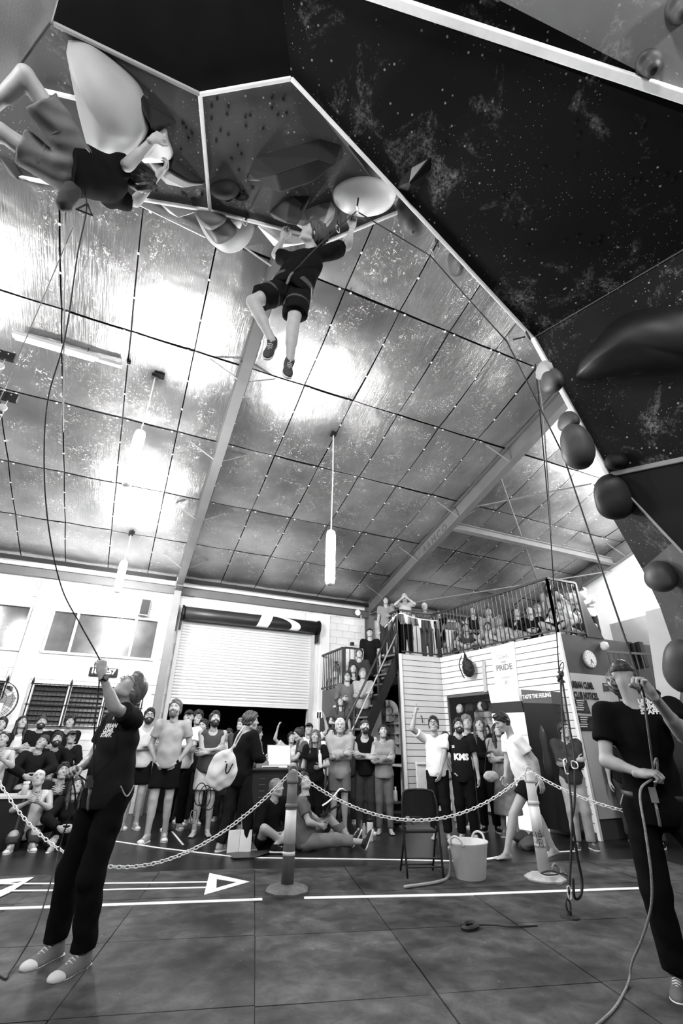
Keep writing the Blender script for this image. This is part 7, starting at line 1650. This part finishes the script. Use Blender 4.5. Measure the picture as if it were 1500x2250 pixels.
def quickdraw(top, bot, lab, bend=0):
    t = empty('quickdraw', tuple(top), 0, lab, 'quickdraw'); d = bot-top; L_ = np.linalg.norm(d); u = d/L_
    MB().beam(u*.05, u*(L_-.06), .016, .004, (0, 1, .1)).build('sling', BLACK, t); ang = math.atan2(u[0], -u[2])
    for s_, k in ((.02, 0), (L_-.03, 1)): q = carabiner(u*s_, .9, .4, None, GALV if k else DARK, parent=t, tl=ang); q.name = 'clip'
ed = lambda px, py, w: wpt(px, py, w)
quickdraw(wpt(789, 420, 4.47), qd[3], 'quickdraw hanging from the white round volume down to the rope')
quickdraw(wpt(962, 530, 4.82), qd[2], 'quickdraw at the long edge where the rope bends')
quickdraw(wpt(1165, 737, 4.50), qd[1], 'pale wire quickdraw sticking out at the corner of the long edge')
quickdraw(wpt(1292, 972, 4.10), qd[0], 'dark quickdraw crossing the big drop-shaped hold')
for px, py, w, l_, lb in ((547, 345, 4.95, .30, 'quickdraw hanging left of the big black faceted volume'), (545, 465, 4.75, .22, 'quickdraw hanging over the roof lip, left of the climbing hands'), (745, 488, 4.8, .16, 'pale quickdraw hanging by the climber\'s raised forearm'), (853, 408, 4.85, .14, 'dark quickdraw clipped at the right side of the white round volume')):
    P = wpt(px, py, w); quickdraw(P, P-V3(.02, 0, l_), lb)
for px, py, lb in ((550, 342, 'hanger'), (546, 462, 'hanger')): pass
# fixed rope, knot and floor anchor left of the right belayer
tp_ = wpt(1176, 800, 4.45); kn_ = ypt(1231, 1487, 4.12); an_ = zpt(1252, 2012, .03)
rope('static_line', [tp_, wpt(1185, 900, 4.4), (tp_+kn_)/2+V3(.02, 0, 0), kn_+V3(0, 0, .1), kn_], .006, ROPE, 'thin dark line falling from the wall corner to the big knot', 8)
rope('static_line', [wpt(1179, 800, 4.46), wpt(1192, 900, 4.4), wpt(1199, 1000, 4.3)+V3(0, 0, 0), (tp_+kn_)/2+V3(.03, 0, 0)], .006, ROPE2, 'second thin patterned line beside the first at the wall corner', 8)
F = Field((-.09, -.09, -.12), (.09, .09, .12), .007)
for i in range(5): a = i*1.3; F.cone((.03*math.cos(a), .03*math.sin(a), -.05+.024*i), (.03*math.cos(a+2), .03*math.sin(a+2), -.04+.024*i), .017, .017, .004)
V_, Q_ = F.net(); kt = link('rope_knot', np_mesh('rope_knot', V_, Q_), None, ROPE, tuple(kn_)); tag(kt, 'fat dark rope knot hanging in front of the slatted corner', 'knot')
link('loop', MB().tube(smooth_path([(0, 0, .05), (.03, 0, .13), (.085, 0, .17), (.09, 0, .13), (.05, 0, .07), (0, 0, .05)], 6), .005, 6).mesh('loop', True), kt, ROPE)
mid_ = ypt(1248, 1700, 4.08)
rope('anchor_strand', [kn_, (kn_+mid_)/2+V3(-.02, 0, 0), mid_, ypt(1256, 1800, 4.06), zpt(1250, 1965, .12)], .011, ROPE, 'left strand of the doubled dark rope under the knot')
rope('anchor_strand', [kn_+V3(.02, 0, 0), ypt(1247, 1600, 4.1)+V3(.03, 0, 0), ypt(1258, 1660, 4.08)+V3(.02, 0, 0), ypt(1262, 1760, 4.06), ypt(1256, 1800, 4.06)], .011, ROPE, 'right strand of the doubled dark rope under the knot')
rope('webbing_sling', [ypt(1256, 1800, 4.06), ypt(1268, 1880, 4.05), ypt(1278, 1935, 4.04), ypt(1275, 1968, 4.03), ypt(1262, 1972, 4.03), ypt(1258, 1930, 4.04)], .012, BLACK, 'black webbing tail looping beside the floor anchor', cat='sling')
carabiner(ypt(1243, 1685, 4.07), 1.3, .3, 'bright steel carabiner on the doubled rope, level with the belayer\'s hands', gm(.8, .3)); carabiner(ypt(1262, 1680, 4.05), 1.2, 1.2, 'second bright carabiner sticking out sideways from the doubled rope', gm(.7, .3), tl=1.5); carabiner(zpt(1250, 1962, .17), .9, .2, 'bright carabiner just above the floor anchor', gm(.8, .3))
an = thing(MB().lathe([(.085, 0), (.08, .012), (.02, .018), (.018, .05)], n=20).tube(smooth_path([(-.02, 0, .05), (-.025, 0, .10), (0, 0, .13), (.025, 0, .10), (.02, 0, .05)], 5), .008, 6), 'floor_anchor', gm(.02, .5), 'round black floor anchor with a shackle on the mats', 'anchor'); an.location = (an_[0], an_[1], .016)
# slings lying on things
thing(MB().tube(smooth_path([zpt(1015, 2035, .03), zpt(1022, 2028, .03), zpt(1040, 2027, .035), zpt(1048, 2034, .035), zpt(1030, 2041, .03), zpt(1015, 2038, .03)], 5), .018, 6).tube(smooth_path([zpt(1045, 2032, .03), zpt(1090, 2033, .025), zpt(1120, 2036, .025), zpt(1180, 2034, .02)], 5), .006, 6), 'brush', gm(.03, .6), 'small dark brush with a thin cord lying on the mat, centre right', 'brush')
thing(MB().tube(smooth_path([b2+V3(-.15, -.10, .1), b2+V3(-.05, -.14, .12), b2+V3(.05, -.13, .1), b2+V3(.02, -.18, .09), b2+V3(-.12, -.15, .09), b2+V3(-.15, -.1, .1)], 6), .008, 6).tube(smooth_path([b2+V3(.05, -.13, .1), b2+V3(.2, -.12, .06), b2+V3(.3, -.05, .03)], 6), .008, 6), 'sling', ROPE, 'dark sling draped over the foot of the pale post', 'sling')
rope('coiled_rope', [b2+V3(.12, .0, .1), b2+V3(.2, .02, .14), b2+V3(.28, .03, .08), b2+V3(.22, -.02, .05), b2+V3(.12, -.0, .08), b2+V3(.22, .04, .12), b2+V3(.33, .0, .03)], .012, ROPE2, 'light coil of rope right of the pale post\'s foot')
# hand-carried gear by the dark-coated man
for i in range(3):
    c_ = wpt(440+8*i, 1745+5*i, 7.1); rope('sling_coil', [c_+V3(.09*math.cos(a)+.015*i, 0, .15*math.sin(a)) for a in np.linspace(0, 6.28, 10)], .007, BLACK, '%s black sling loop hanging from the dark-coated man\'s hand' % ('outer', 'middle', 'inner')[i], 4, 'sling')
carabiner(wpt(424, 1795, 7.0), 1.6, .2, 'large carabiner hanging at the bottom of the black sling loops', STEEL)
# harness of the white-tee pointing man, bag of the woman in the skirt
F = Field((-.2, -.12, -.2), (.2, .12, .2), .012); F.ell((0, 0, 0), (.13, .05, .085)); F.wrinkle(.004, 40, 1); V_, Q_ = F.net(); sb = link('shoulder_bag', np_mesh('shoulder_bag', V_, Q_), None, gm(.35, .5), tuple(ypt(1078, 1706, 6.95)), (0, 0, -.3)); tag(sb, 'pale half-moon shoulder bag of the woman in the long skirt', 'bag')
link('strap', MB().tube(smooth_path([(-.1, 0, .05), (-.05, -.02, .3), (.05, .0, .55)]), .007, 6).mesh('strap'), sb, BLACK)
# cables and pulleys at the left edge
rope('steel_cable', [wpt(160, 500, 5.6), wpt(80, 690, 5.3), wpt(-10, 900, 5.0)], .005, gm(.12, .4), 'thin steel cable running down to the left frame edge', 3)
for k, (px, py) in enumerate(((12, 782), (18, 872))):
    P = wpt(px, py, 5.6); t = empty('pulley', tuple(P), 0, '%s pulley bracket at the left frame edge with two thin cords' % ('upper', 'lower')[k], 'pulley')
    bx = np.stack([V3(1, 0, 0), V3(0, 1, 0), V3(0, 0, 1)], 1); MB().box((-.02, 0, 0), (.24, .05, .11)).build('bracket', BLACK, t)
    for x in (-.06, .03): MB().lathe([(.008, -.032), (.008, -.026)], (x, 0, .02), 8, np.array([[1, 0, 0], [0, 0, 1], [0, -1, 0]])).build('bolt', WHITE, t)
    MB().tube([(0.01, 0, -.05), (.0, 0, -.13)], .008, 6).build('shackle', STEEL, t); MB().lathe([(.045, -.012), (.05, -.01), (.03, 0), (.05, .01), (.045, .012)], (-.01, 0, -.17), 18, np.array([[1, 0, 0], [0, 0, 1], [0, -1, 0]])).build('wheel', gm(.5, .3), t, True)
    for x in (-.05, .035): MB().tube([(x-.01, 0, -.17), (x-.06, 0, -1.6)], .0035, 5).build('cord', gm(.4, .5), t)
rope('hanging_strap', [wpt(144, 450, 4.9), wpt(141, 700, 5.0), wpt(138, 950, 5.2)], .008, gm(.25, .5), 'pale strap-like cable hanging from the roof lip at upper left', 3)
t = thing(MB().tube(smooth_path([(0, 0, 0), (.06, 0, -.11), (-.05, 0, -.11), (0, 0, 0)], 1), .008, 6), 'rope_guide', BLACK, 'black triangular steel guide below the upper-left climber\'s chalk bag', 'guide'); t.location = tuple(wpt(192, 448, 3.6))
